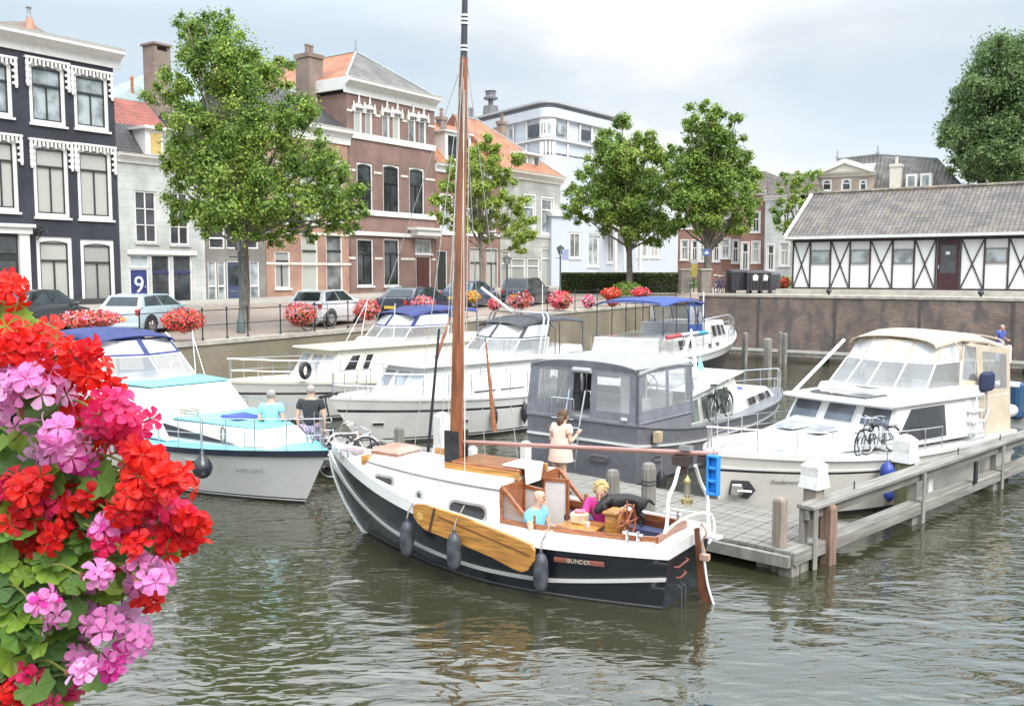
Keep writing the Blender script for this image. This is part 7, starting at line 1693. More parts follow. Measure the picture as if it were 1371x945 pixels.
wins(o,q['s'],[(.2,.05,.34,.22),(.45,.05,.6,.22)],[gel,glass_b],.02)
bluec=plain('blue_canvas',(.04,.075,.26),.75,var=.15,bump=.3); cn=MB(); canopytop(cn,.6,5.6,1.5,1.4,[3.35,3.50,3.50,3.30],.16); c_=cn.build('canopy',bluec,Gt.r)
m=MB()
for xx in(.8,2.2,3.6,4.6,5.4): m.tube(arch(xx,1.42,1.9,3.40,.0,.3),.02,6)
m.cone((.9,-1.4,2.1),(2.2,-1.4,3.3),.015,n=5); m.cone((4.2,-1.38,1.95),(5.2,-1.35,3.2),.03,n=5); m.cone((5.2,-1.38,1.95),(4.2,-1.35,3.2),.03,n=5); m.build('canopy_frame',plain('dark_frame',(.03,.035,.07),.5),c_)
q=[Vector((3.5,-1.42,1.95)),Vector((5.3,-1.4,1.95)),Vector((5.3,-1.36,3.2)),Vector((3.5,-1.36,3.3))]; cc=MB(); panelhole(cc,q,[(.08,.3,.48,.9),(.56,.3,.94,.9)]); s_=cc.build('canopy_side',bluec,c_); pane_in(s_,q,(.08,.3,.48,.9),vinyl); pane_in(s_,q,(.56,.3,.94,.9),vinyl)
e=empty('rolled_flag',Gt.w((.4,-1.75,2.02)),Gt.ang,'red and light blue rolled tube lying along the rail of the farthest boat','flag'); MB().mat(0).cone((0,0,0),(1.4,0,.02),.08,n=8).mat(1).cone((1.4,0,.02),(3.3,0,.0),.08,n=8).mat(2).cone((3.3,0,0),(4.5,0,-.03),.09,.05,n=8).build('roll',[plain('red_cloth',(.5,.08,.09),.8),plain('mauve_cloth',(.55,.5,.62),.8),plain('teal_cloth',(.05,.35,.5),.8)],e)
Gt.rail(.62,.985,.65,8,steel,pulpit=True,r=.02); Gt.rail(.03,.42,.8,5,steel,r=.02,name='aft_rail')
bx=MB(); bx.cone((9.2,0,2.35),(9.2,0,3.6),.03,n=6); bx.build('flag_staff',wtube,Gt.r)
b=plan(5.6,6.5,1.2,2.35,.3,3); t=plan(5.4,6.0,1.1,3.05,.3,3); screen(Gt.r,b,t,plain('dark_frame',(.03,.035,.07),.5),wind)
# white tender at the left behind the flowers
tn=Boat('dinghy','small pale dinghy half hidden behind the geraniums at the left',(-7.6,18.6),math.atan2(.5,.86),3.6,1.4,None,'dinghy')
tn.hull(.45,.62,.42,tb=.8,rake=.3,rows=[(-.5,0),(0,0),(.85,0),(1,0)],mats=[gel],sm=.4,wl=.8); tn.deck(hdeck,drop=.12,camber=-.1); tn.strip(.92,1.04,.03,blackm,'rubbing_strake')
MB().box(1.2,-.55,.32,1.5,.55,.38).build('thwart',hdeck,tn.r)
# dinghy and blue covered outboard peeping in at the right
tn=Boat('dinghy','blue and white inflatable dinghy with covered outboard at the right edge beyond the jetty',(17.6,28.6),math.atan2(.5,.86),3.4,1.6,None,'dinghy')
tn.hull(.5,.6,.5,tb=.9,rake=.2,rows=[(-.5,0),(0,0),(.5,0),(1,0)],mats=[gel],sm=.4,wl=.8); tn.deck(hdeck,drop=.15,camber=0); MB().box(-.35,-.25,.3,.1,.25,1.35).build('covered_outboard',plain('petrol_blue_cover',(.02,.07,.16),.5),tn.r,bevel=.08)
# ================================================================ jetties and posts
wood=plain('weathered_wood',(.24,.228,.205),.85,var=.28,scale=5,bump=.5,stretch=(1,1,.25),dirt=((.15,.14,.12),6))
woodx=plain('weathered_plank',(.235,.225,.205),.85,var=.25,scale=4,bump=.5,stretch=(.3,3,3),dirt=((.14,.135,.115),5))
woodr=plain('reddish_post_wood',(.28,.235,.195),.85,var=.25,scale=5,bump=.5,stretch=(3,3,.3),dirt=((.20,.17,.13),4))
algae=plain('algae_wood',(.27,.26,.15),.85,var=.3,scale=5,bump=.5,stretch=(3,3,.3)); capm=plain('white_post_cap',(.74,.74,.72),.45,var=.05,dirt=((.5,.48,.42),4))
def decking(name,label,P0,ang,L_,W_,z,pw=.145,skirt=True,posts=()):
    """P0 near-left corner; x along the walkway, y across; planks lie across"""
    r=empty(name,(P0[0],P0[1],0),ang,label,'jetty'); m=MB(); n=int(L_/pw); rg=random.Random(int(L_*7))
    for k in range(n): d=rg.uniform(-.006,.006); m.box(k*pw+.008,rg.uniform(-.01,.01),z-.05+d,(k+1)*pw-.004,W_+rg.uniform(-.01,.01),z+d)
    m.build('deck_planks',woodx,r)
    m=MB(); m.box(0,.02,z-.22,L_,.12,z-.052); m.box(0,W_-.12,z-.24,L_,W_-.02,z-.052); m.box(-.06,-.02,z-.22,-.002,W_+.02,z-.01); m.box(L_+.002,-.02,z-.22,L_+.06,W_+.02,z-.01); m.build('edge_beam',wood,r)
    for x,y in posts: MB().box(x-.14,y-.14,-1.2,x+.14,y+.14,z-.30).build('pile',wood,r)
    return r
JA=math.atan2(.66,-.75); JC=PZ(1060,739,.38); JC.z=0; 
jr=decking('wooden_jetty','grey wooden walkway of cross planks running behind the black sailing boat',(JC.x,JC.y),JA,14,-2.2,.38,posts=[(.5,-.3),(.5,-1.9),(4,-.3),(4,-1.9),(8,-.3),(8,-1.9),(12,-.3)])
J2=Vector((.727,.687,0)); J2A=math.atan2(J2.y,J2.x)
# long fender rail along the outer side of the right arm
pr=empty('jetty_rail',(JC.x,JC.y,0),J2A,'long weathered timber railing on posts along the right side of the jetty','railing')
def qr_(px,py,z): p=PZ(px,py,z)-JC; return p.dot(J2),p.dot(Vector((-J2.y,J2.x,0)))
LR=14.0
m=MB(); m.box(.0,-.06,.17,LR,.20,.384); m.build('lower_beam',woodx,pr,bevel=.02)
m=MB(); m.box(.45,-.10,.93,LR,.20,1.0); m.box(.47,.0,.76,LR,.08,.928); m.build('top_rail',woodx,pr,bevel=.012)
x1=qr_(1225,640,.8)[0]; xs_=[.55,x1,2*x1-.55,3*x1-1.1,4*x1-1.65]
for x in xs_:
    MB().box(x-.06,-.09,.0,x+.06,-.062,.925).build('rail_post',wood,pr,bevel=.008); MB().box(x-.28,.0,-.5,x-.04,.45,.165).build('support',wood,pr); MB().box(x-.06,.09,.385,x+.06,.17,.925).build('rail_post',wood,pr)
for x in (2.0,x1+1.8,x1+4): MB().cone((x,.05,1.0),(x,.05,1.13),.012,n=5).build('bolt',iron,pr)
m=MB(); m.box(-.02,-.02,-.5,.20,.20,.168); m.build('corner_pile',wood,pr)
e=MB().box(x1+2.3,-.11,.36,x1+2.42,-.065,.80).build('black_pad',blackm,pr)
MB().box(x1+.9,.22,.3,x1+1.1,.32,.68).build('white_plate',capm,pr)
PGRP='mooring posts'
def post(px,ptop,pbot,wpx,label,cap=None,round_=False,z=.38,zb=-1.0,mat=None,band=False,name='mooring_post',cap_h=.55,Y=None,group=PGRP):
    b=PZ(px,pbot,z) if Y is None else PY(px,pbot,Y); top=PY(px,ptop,b.y); w_=wpx*b.y/FPX; h=top.z; mat=mat or wood
    r=empty(name,(b.x,b.y,0),R(41),label,'mooring post',group)
    if round_:
        m=MB(); n=24; rings=[]
        for zz,s in((zb,1),(h-.10,1),(h-.02,.8),(h,.4)):
            rings.append([((w_/2*s*(1-.09*(k%2)))*math.cos(2*math.pi*k/n),(w_/2*s*(1-.09*(k%2)))*math.sin(2*math.pi*k/n),zz) for k in range(n)])
        m.loft(rings,True,True,True); m.build('pile',mat,r)
    else:
        w=w_*.76; m=MB(); hh=h-.0; m.box(-w/2,-w/2,zb,w/2,w/2,hh-.05); m.box8([(-w/2,-w/2,hh-.05),(w/2,-w/2,hh-.05),(w/2,w/2,hh-.05),(-w/2,w/2,hh-.05)],[(-w/2+.04,-w/2+.04,hh),(w/2-.04,-w/2+.04,hh),(w/2-.04,w/2-.04,hh),(-w/2+.04,w/2-.04,hh)]); m.build('pile',mat,r,bevel=.012)
        if cap:
            q=w/2+.035; z0=h-cap_h; m=MB(); m.box8([(-q-.03,-q-.03,z0),(q+.03,-q-.03,z0),(q+.03,q+.03,z0),(-q-.03,q+.03,z0)],[(-q,-q,z0+.2),(q,-q,z0+.2),(q,q,z0+.2),(-q,q,z0+.2)]); m.box(-q,-q,z0+.2,q,q,h-.06); m.box8([(-q,-q,h-.06),(q,-q,h-.06),(q,q,h-.06),(-q,q,h-.06)],[(-q+.1,-q+.1,h+.03),(q-.1,-q+.1,h+.03),(q-.1,q-.1,h+.03),(-q+.1,q-.1,h+.03)]); m.build('cap',capm,r,bevel=.008)
    if band: 
        for zz in(h-.3,h-.36): MB().tube([(w_/2*1.03*math.cos(k*.524),w_/2*1.03*math.sin(k*.524),zz) for k in range(12)],.012,5,closed=True).build('rope_band',blackm,r)
    return r
post(1043,665,731,20,'low square post on the corner of the jetty deck in front of the cream bow',mat=woodr)
p=post(1088,617,716,27,'reddish post with tall white cap in front of the cream cruiser bow',cap=True,mat=woodr,cap_h=.42)
post(1109,674,722,22,'short thick brown post joined to the start of the timber railing',mat=plain('brown_post',(.23,.15,.11),.85,var=.3,scale=5,bump=.5,stretch=(3,3,.3)))
post(1210,584,660,25,'algae-green post with white cap behind the middle of the timber railing',cap=True,mat=algae,cap_h=.48)
post(1298,560,625,22,'algae-green post with white cap beside the white outboard motor',cap=True,mat=algae,cap_h=.46)
post(820,628,690,19,'grooved round post behind the blond person, left of the taller one',round_=True); post(868,619,690,20,'grooved round post with dark rope band behind the black dog',round_=True,band=True)
post(478,577,622,14,'square wooden post behind the bow of the black sailing boat',mat=woodr,z=.38); post(535,571,612,14,'square wooden post halfway between the bow and the mast of the sailing boat',z=.38)
post(592,553,612,17,'white topped post just left of the mast foot',cap=True,cap_h=.9,z=.38); post(633,597,618,13,'short pale post just right of the mast foot',z=.38,mat=capm); post(704,590,622,15,'pale post at the left edge of the grey cruiser',z=.38,mat=capm)
post(1027,453,509,11,'lone pale mooring post standing in open water left of the beige tent',z=0); post(905,449,486,9,'pale post in front of the farthest boat',z=0)
# floating dock along the high wall
fd=decking('floating_dock','long low grey dock along the foot of the high brick quay wall',(RP(.6,-3.4).x,RP(.6,-3.4).y),RANG,30,1.7,.45,pw=.2,posts=[(k*3+1.5,.9) for k in range(10)])
for k,(px,y0,y1,lab) in enumerate(((997,445,474,'pale post on the wall dock nearest the farthest boat'),(1050,446,474,'pale post on the wall dock in the gap above the open water'),(1350,462,485,'white post on the wall dock next to the person in blue'))):
    post(px,y0,y1,7.5,lab,z=.45,zb=-.5,mat=wood if k<2 else capm)
post(1044,444,474,5,'thin grey twin post just left of another on the wall dock',z=.45)
# wooden oars / raised boat poles leaning between the boats
def pole(name,label,a,b,Ya,Yb,r0,r1,mat,extra=None):
    A_=PY(a[0],a[1],Ya); B_=PY(b[0],b[1],Yb); o=MB().tube([Vector((0,0,0)),(B_-A_)*.5,B_-A_],[r0,(r0+r1)/2,r1],8).build(name,mat,None,smooth=True); o.location=A_; tag(o,label,'pole'); return o
pole('boat_pole','thin brown pole standing upright just right of the big mast',(662,577),(650,452),18.4,18.6,.055,.012,varn)
pole('boat_pole','dark thin pole leaning left of the big mast',(573,607),(588,440),16.8,17,.03,.022,iron)
pole('boat_pole','slanting red-brown spar left of the mast with a light tip',(584,480),(603,425),17,17.2,.035,.02,varn)
# ================================================================ railing, baskets, cars, street furniture
def qpt(px):
    """point on the quay edge seen at column px"""
    k=(px-CX)/FPX/(cT+(107.5/FPX)*sT); P=Q0+NN*.25; t=(k*P.y-P.x)/(U.x-k*U.y); return t
fr=empty('quay_railing',Q0,ANG,'black iron railing with slender posts along the edge of the street quay','railing')
posts=[-11.5,-9,-6.5,-4,-1.5]+[qpt(p) for p in(269,302,330,374,420,465,505,545,585,625,662,698,733,770,800,830,860,885,905,925)]
m=MB(); top=[];mid=[]
for a in posts:
    z=gz(a,.25)-Q0.z; 
    o=MB(); o.cone((a,.25,z),(a,.25,z+1.0),.022,n=6); o.lathe([(.035,0),(.035,.03)],(a,.25,z+.45),6); o.lathe([(.035,0),(.04,.03),(.02,.07)],(a,.25,z+.99),6); o.lathe([(.06,0),(.03,.08)],(a,.25,z),6); o.build('post',iron,fr)
    top.append((a,.25,z+.96)); mid.append((a,.25,z+.48))
MB().tube(top,.016,6).tube(mid,.014,6).build('rails',iron,fr)
petr=[plain('petal_'+n,c,.6,var=.2,scale=20) for n,c in(('scarlet',(.75,.035,.025)),('crimson',(.75,.03,.09)),('pink',(.80,.20,.32)),('pale_pink',(.78,.42,.60)),('coral',(.80,.13,.07)),('yellow',(.80,.50,.04)))]
lfb=leafmat('basket_leaf',(.10,.17,.04))
BG='flower baskets on the quay railing'
def basket(name,label,p,rx,rz,pal,n=420,leaf=.07,rg=None,grp=BG,ry=None):
    rg=rg or random; r=empty(name,p,ANG,label,'flower basket',grp); m=MB(); ry=ry or rx*.8
    for i in range(n):
        d=Vector((rg.gauss(0,1),rg.gauss(0,1),rg.gauss(0,1))).normalized(); k=rg.uniform(.78,1.05)*(1-.12*(d.z<-.3)); c=Vector((d.x*rx*k,d.y*ry*k,d.z*rz*k)); nrm=(d+Vector((rg.gauss(0,.4),rg.gauss(0,.4),rg.gauss(0,.4)))).normalized(); t=nrm.cross(Vector((rg.gauss(0,1),rg.gauss(0,1),rg.gauss(0,1)))).normalized(); b=nrm.cross(t)
        m.mi=rg.choice(pal); s=leaf*rg.uniform(.6,1.15); k_=[c+(t*math.cos(a)+b*math.sin(a))*s*(1 if j%2 else .62)*.6 for j,a in enumerate([q*math.pi/4 for q in range(8)])]; m.poly(k_)
    m.build('flowers',petr,r); m=MB()
    for i in range(n//5):
        d=Vector((rg.gauss(0,1),rg.gauss(0,1),rg.gauss(-.2,1))).normalized(); c=Vector((d.x*rx,d.y*ry,d.z*rz))*rg.uniform(.6,.95); t=Vector((rg.gauss(0,1),rg.gauss(0,1),rg.gauss(0,1))).normalized(); b=t.cross(d).normalized(); s=leaf*.8; m.poly([c-t*s,c+b*s*.6,c+t*s,c-b*s*.6])
    m.build('leaves',lfb,r); MB().lathe([(rx*.15,-rz*.7),(rx*.45,-rz*.45),(rx*.55,.0)],(0,0,0),10).build('pot',blackm,r)
    return r
rgb_=random.Random(21)
bl=[(120,428,45,13,[0,1,4,4,3],'wide red and pink flower basket in front of the light blue car'),(245,430,31,17,[0,1,0,4,4],'large round red flower basket right of the light blue car'),(402,421,24,17,[1,4,2,4,4,0],'pink and coral basket at the nose of the white hatchback'),(491,416,21,14,[4,4,2,1],'coral flower basket between the white and the dark car'),(566,406,19,10,[4,2,3],'coral pink flower basket just left of the mast'),(633,398,12,9,[5,5,5,4],'yellow and orange flower basket just right of the mast'),(662,408,11,9,[1,4,2],'small crimson flower basket over the cruiser radar arch'),(696,403,21,12,[0,4,3],'red and cream basket in front of the dark grey hatchback'),(750,402,20,13,[4,2,1],'coral and crimson flower basket right of the dark grey hatchback'),(788,404,10,9,[2,3,1],'small pink flower basket on the railing above the quay wall'),(818,393,17,8,[0,4],'red flower basket left of the blue canopy roof'),(858,392,16,7,[1,0,2],'pale crimson flower basket right behind the blue canopy roof'),(820,404,10,6,[0,4],'little red basket hanging low under another by the blue canopy')]
for px,py,rx,rz,pal,lab in bl:
    a=qpt(px); P=AS(a,.1); q=PY(px,py,P.y); s=P.y/FPX
    basket('flower_basket',lab,q,rx*s,rz*s*1.05,pal,n=int(900*max(.55,rx/25)),leaf=.065 if P.y<45 else .10,rg=rgb_)
qf=PY(1049,374,57); basket('flower_tub',"red flower tub beside the shed's left corner",(qf.x,57,ZR+.55),.45,.38,[0,4,4],n=260,leaf=.13,rg=rgb_,grp=None)
# ---- cars
carg=glassy('car_glass',(.03,.04,.045),ior=1.6); tail=plain('tail_light_red',(.45,.02,.02),.25,coat=.5); lamp=plain('head_lamp',(.7,.72,.74),.15,coat=.6)
CG='cars parked along the quay street'
def carpaint(n,c): return plain('car_paint_'+n,c,.25,var=.03,scale=1,coat=.7,metal=.15)
def car(label,base,ang,paint,L_=3.9,W_=1.7,Hh=1.48,kind='hatch',group=CG):
    r=empty('parked_car',base,ang,label,'car',group); w=W_/2
    # stations x: rear 0 -> front L; z of bonnet line / belt
    st=[(0,.42,.82,.80),(.06,.28,.95,.90),(.35,.22,1.0,.98),(L_*.3,.2,.98,1),(L_*.55,.2,.96,1),(L_*.72,.2,.93,1),(L_*.88,.24,.80,.96),(L_-.1,.3,.68,.86),(L_,.42,.58,.78)]
    m=MB(); rings=[]
    for x,zb,zt,k in st:
        a=w*k; rings.append([(x,-a*.9,zb),(x,-a,zb+.18),(x,-a,zt-.22),(x,-a*.93,zt-.03),(x,-a*.6,zt),(x,a*.6,zt),(x,a*.93,zt-.03),(x,a,zt-.22),(x,a,zb+.18),(x,a*.9,zb)])
    m.loft([q[::-1] for q in rings],True,True,True); 
    if kind=='hatch': g=[(.10,.93),(.42,Hh-.06),(L_*.30,Hh),(L_*.52,Hh-.02),(L_*.76,.92)]
    elif kind=='sedan': g=[(.55,.95),(1.05,Hh-.08),(L_*.38,Hh),(L_*.55,Hh-.03),(L_*.74,.92)]
    else: g=[(.10,.93),(.32,Hh-.03),(L_*.30,Hh),(L_*.55,Hh-.02),(L_*.78,.95)]
    (xa,za),(xb,zb_),(xc,zc),(xd,zd),(xe,ze)=g; wi=w*.74; wb=w*.92
    def P(x,y,z): return Vector((x,y,z))
    roof=[P(xb,-wi,zb_),P(xc,-wi*1.02,zc),P(xd,-wi,zd),P(xd,wi,zd),P(xc,wi*1.02,zc),P(xb,wi,zb_)]; base_=[P(xa,-wb,za),P((xa+xe)/2,-wb,.93),P(xe,-wb,ze),P(xe,wb,ze),P((xa+xe)/2,wb,.93),P(xa,wb,za)]
    m.add(roof+base_,[(0,1,2,3,4,5),(6,7,1,0),(7,8,2,1),(8,9,3,2),(9,10,4,3),(10,11,5,4),(11,6,0,5)])
    body=m.build('body',paint,r,smooth=True)
    G_=MB()
    def gl(q,u0,v0,u1,v1,out=.012):
        q=[Vector(p) for p in q]; n=qn(q); G_.poly([bil(q,u0,v0)+n*out,bil(q,u1,v0)+n*out,bil(q,u1,v1)+n*out,bil(q,u0,v1)+n*out])
    for s in(0,1):
        A_=base_[:3] if s==0 else [base_[5],base_[4],base_[3]]; B_=roof[:3] if s==0 else [roof[5],roof[4],roof[3]]
        q1=[A_[0],A_[1],B_[1],B_[0]]; q2=[A_[1],A_[2],B_[2],B_[1]]
        if s: q1=[q1[1],q1[0],q1[3],q1[2]]; q2=[q2[1],q2[0],q2[3],q2[2]]
        gl(q1,.16,.12,.97,.88) if not s else gl(q1,.03,.12,.84,.88); gl(q2,.03,.12,.86,.88) if not s else gl(q2,.14,.12,.97,.88)
    gl([base_[5],base_[0],roof[0],roof[5]],.10,.14,.90,.90); gl([base_[2],base_[3],roof[3],roof[2]],.06,.08,.94,.94)
    G_.build('windows',carg,r)
    for x in(.62,L_-.72):
        for s in(-1,1):
            t=MB().lathe([(.20,-.10),(.31,-.10),(.325,-.06),(.325,.06),(.31,.10),(.20,.10)],(x,s*(w-.09),.31),18,'y').build('wheel',blackm,r,smooth=True); k=MB().lathe([(.19,-.105),(.20,.105)],(x,s*(w-.09),.31),12,'y'); 
            for j in range(5): a_=j*1.2566; k.beam((x,s*(w+.015),.31),(x+.18*math.cos(a_),s*(w+.015),.31+.18*math.sin(a_)),.05,.02,up=(0,1,0))
            k.build('rim',steel,t)
            MB().prism([(x+.40*math.cos(a_),s*(w+.002),.33+.38*math.sin(a_)) for a_ in [math.pi*j/10 for j in range(11)]],(0,-s*.02,0)).build('wheel_arch',blackm,r)
    for s in(-1,1):
        MB().bx((.06,s*w*.80,.78),(.14,.16,.22)).build('tail_light',tail,r,bevel=.03); MB().bx((L_-.14,s*w*.66,.60),(.18,.30,.13)).build('headlight',lamp,r,bevel=.03); MB().bx((L_*.68,s*(w+.06),.97),(.12,.16,.12)).build('mirror',paint,r,bevel=.03)
    MB().box(-.02,-.26,.52,.005,.26,.63).build('number_plate',plain('yellow_plate',(.7,.5,.05),.5),r); MB().box(-.04,-w*.85,.28,.03,w*.85,.42).build('bumper',paint,r,bevel=.03)
    return r
CARA=ANG
def carat(px,py,**k):
    p=onland(px,py); return Vector((p.x,p.y,p.z))
car('light blue hatchback parked before the dark house, rear towards the camera',carat(160,450),R(80),carpaint('ice_blue',(.48,.60,.66)),3.8,1.62,1.38)
car('dark grey car with sloping roof at the far left edge behind the geraniums',carat(-10,450),R(76),carpaint('graphite',(.06,.065,.07)),4.2,kind='sedan')
car('small white hatchback parked beside the orange brick house',carat(408,438),R(69),carpaint('white',(.78,.78,.78)),3.5,1.62,1.42)
car('dark navy saloon parked between the white hatchback and the mast',carat(522,430),R(66),carpaint('navy',(.03,.035,.06)),4.6,1.8,1.42,'sedan')
car('dark grey hatchback parked right of the mast before the grey house',carat(688,410),R(68),carpaint('dark_grey',(.05,.06,.07)),4.1,1.75,1.55)
car('dark car half hidden behind the mast',carat(606,414),R(66),carpaint('blue_grey',(.07,.09,.14)),4.2,1.75,1.42,'sedan')
# ---- lamp posts
def lamppost(label,px,pyb,pyt,Y=None,z=None):
    b=onland(px,pyb) if Y is None else Vector((PY(px,pyb,Y).x,Y,z)); hgt=PY(px,pyt,b.y).z-b.z; r=empty('street_lamp',b,0,label,'street lamp','old fashioned street lamps')
    s=hgt/4.2; m=MB(); m.lathe([(.15,0),(.15,.5*s),(.10,.6*s),(.07,1.0*s),(.055,1.1*s),(.05,3.3*s),(.07,3.35*s),(.03,3.45*s)],n=10); m.cone((-.35,0,3.2*s),(.35,0,3.2*s),.02,n=5); m.build('column',plain('grey_green_iron',(.09,.12,.12),.5),r,smooth=True)
    l=MB(); l.lathe([(.10,3.5*s),(.23,3.95*s)],n=6); l.build('lantern',pane_sky,r); m=MB(); m.lathe([(.26,3.95*s),(.24,4.0*s),(.08,4.12*s),(.03,4.2*s)],n=6)
    for k in range(6): a_=k*math.pi/3; m.cone((.10*math.cos(a_),.10*math.sin(a_),3.48*s),(.24*math.cos(a_),.24*math.sin(a_),3.96*s),.012,n=4)
    m.build('lantern_roof',iron,r); return r
lamppost('old street lamp with grey lantern before the grey brick house, under the big tree',323,446,312)
lamppost('old street lamp right of the mast in front of the grey stucco house',679,412,342)
p=onland(750,404); lamppost('street lamp at the corner of the grey stucco house by the blue street sign',750,402,328)
sg=MB().box(-.2,-.02,-.32,.2,.02,.32).build('street_sign',plain('sign_lilac',(.28,.32,.50),.5),None); q=PY(757,341,p.y); sg.location=q; tag(sg,'lilac rectangular sign on the lamp post by the pale blue building','sign'); sg.location=(q.x,p.y,q.z); MB().cone((-.33,.03,-.4),(-.33,.03,.4),.03,n=6).build('bracket',iron,sg)
q=PY(946,338,56.2); sg=MB().box(-.2,-.02,-.2,.2,.02,.2).build('blue_sign',plain('sign_blue',(.08,.14,.42),.5),None); sg.location=q; tag(sg,'small blue square sign with white wave fixed on the dark tree trunk','sign'); MB().prism([(-.14,-.022,-.08),(.14,-.022,-.08),(.10,-.022,0),(0,-.022,.1),(-.1,-.022,.02)],(0,-.004,0)).build('symbol',white,sg)
# ---- gate pillars, containers, bikes by the high quay
def at(px,py,Y,z=ZR): q=PY(px,py,Y); return Vector((q.x,Y,z))
pb=brick('pillar_brick',(.30,.25,.21),(.24,.20,.17),(.3,.28,.25),.22,.07)
for px,w_,lab in((916,.55,'square brick gate pillar at the left, beside the hedge'),(943,.6,'square brick gate pillar in front of the dark tree trunk'),(978,.5,'low brown pillar between the bicycles and the black containers')):
    Y=56 if px>930 else 57; b=at(px,388,Y); r=empty('gate_pillar',b,R(10),lab,'pillar','brick gate pillars'); h_=1.35 if px<960 else 1.15; MB().box(-w_/2,-w_/2,0,w_/2,w_/2,h_).build('shaft',pb,r); MB().box(-w_/2-.05,-w_/2-.05,h_,w_/2+.05,w_/2+.05,h_+.1).build('cap',cope,r)
b=at(929,386,56.5); r=empty('metal_gate',b,0,'grey metal bar gate between the two brick pillars','gate'); m=MB(); 
for z in(.12,.55,1.0): m.cone((-.45,0,z),(.45,0,z),.02,n=5)
for k in range(9): m.cone((-.44+.11*k,0,.1),(-.44+.11*k,0,1.02),.012,n=4)
m.build('bars',plain('gate_grey',(.3,.32,.31),.5),r)
b=at(929,372,57.5); r=empty('yellow_box',b,0,'small yellow box on a pole behind the gate','box'); MB().box(-.18,-.15,.9,.18,.15,1.75).build('housing',plain('box_yellow',(.62,.48,.12),.5),r); MB().cone((0,0,0),(0,0,.9),.04,n=6).build('pole',iron,r); MB().box(-.2,-.17,1.75,.2,.17,2.0).build('lid',white,r)
cblk=plain('container_plastic',(.03,.032,.038),.5,var=.2)
def bin_(label,px,Y,w_,h_,mat,mark):
    b=at(px,388,Y); r=empty('waste_container',b,R(4),label,'waste container','black wheeled waste containers'); m=MB(); a=w_/2
    m.box8([(-a*.9,-.5,.18),(a*.9,-.5,.18),(a*.9,.4,.18),(-a*.9,.4,.18)],[(-a,-.55,h_),(a,-.55,h_),(a,.5,h_),(-a,.5,h_)]); 
    for k in(-.6,-.2,.2,.6): m.box(a*k-.03,-.575,.3,a*k+.03,-.53,h_-.05)
    m.build('bin',mat,r,bevel=.02); MB().box8([(-a-.03,-.6,h_+.003),(a+.03,-.6,h_+.003),(a+.03,.52,h_+.003),(-a-.03,.52,h_+.003)],[(-a+.05,-.45,h_+.12),(a-.05,-.45,h_+.12),(a-.05,.5,h_+.2),(-a+.05,.5,h_+.2)]).build('lid',mat,r,bevel=.02)
    for x in(-a*.8,a*.8): MB().lathe([(.09,-.04),(.09,.04)],(x,-.4,.09),10,'y').build('wheel',blackm,r)
    if mark: MB().prism([(-.15,-.58,.75),(.12,-.58,.75),(.16,-.58,1.0),(0,-.58,1.12),(-.17,-.58,1.02)],(0,-.01,0)).build('sticker',white,r)
bin_('black waste container with white sticker nearest the tree trunk',990,55,1.3,1.2,cblk,False); bin_('black waste container with white round sticker, middle of the row',1007,54.6,1.0,1.15,cblk,True); bin_('black waste container with pale label, right of the middle one',1020,54.8,.75,1.15,cblk,True); bin_('small dark grey wheelie bin at the right end of the container row',1034,54.9,.6,1.05,plain('dark_grey_plastic',(.08,.08,.085),.5),False)
# ---- bicycles
def bicycle(label,p,ang,tilt=0,mat=None,group=None,rimm=None,s=1):
    r=empty('bicycle',p,ang,label,'bicycle',group); r.rotation_euler=(tilt,0,ang); r.scale=(s,s,s); mat=mat or iron
    for x in(0,1.08):
        w=MB().tube([(x+.34*math.cos(k*math.pi/12),0,.35+.34*math.sin(k*math.pi/12)) for k in range(24)],.019,6,closed=True).build('wheel',blackm,r,smooth=2); m=MB().tube([(x+.315*math.cos(k*math.pi/12),0,.35+.315*math.sin(k*math.pi/12)) for k in range(24)],.009,5,closed=True)
        for k in range(14): a_=k*math.pi/7; m.cone((x,.02*(-1)**k,.35),(x+.31*math.cos(a_),0,.35+.31*math.sin(a_)),.0025,n=3)
        m.build('rim',steel,w); MB().tube([(x+.38*math.cos(a_),0,.35+.38*math.sin(a_)) for a_ in [math.pi*(.05+.8*k/8) for k in range(9)]],.014,5).build('mudguard',mat,r)
    m=MB(); bb=(.45,0,.30); st_=(.33,0,.82); hd=(.88,0,.85); 
    for a_,b_ in((bb,st_),(bb,(.93,0,.65)),(st_,(.91,0,.80)),((0,.05,.35),bb),((0,-.05,.35),bb),((0,.05,.35),st_),((0,-.05,.35),st_),((.93,0,.62),hd),((.93,.04,.62),(1.08,.05,.35)),((.93,-.04,.62),(1.08,-.05,.35))): m.cone(a_,b_,.015,n=6)
    m.lathe([(.09,-.01),(.09,.01)],(.45,.05,.30),12,'y'); m.cone((.45,.06,.30),(.52,.1,.16),.01,n=5); m.cone((.45,-.06,.30),(.38,-.1,.44),.01,n=5); m.build('frame',mat,r)
    m=MB(); m.cone(hd,(.85,0,1.02),.013,n=6); m.tube([(.62,-.28,1.02),(.76,-.26,1.06),(.85,-.08,1.02),(.85,.08,1.02),(.76,.26,1.06),(.62,.28,1.02)],.012,6); m.build('handlebar',steel,r)
    m=MB(); m.cone(st_,(.31,0,.94),.013,n=6); m.build('seat_post',steel,r); MB().box8([(.18,-.09,.94),(.46,-.03,.94),(.46,.03,.94),(.18,.09,.94)],[(.17,-.08,.99),(.44,-.02,.98),(.44,.02,.98),(.17,.08,.99)]).build('saddle',blackm,r,bevel=.015)
    MB().box(-.25,-.06,.72,.22,.06,.735).build('luggage_rack',mat,r); return r
b=qpt(418); q=AS(b,.55); bicycle('bicycle leaning on the quay railing below the pink basket',q,ANG,R(8),plain('grey_bike_paint',(.3,.31,.32),.4))
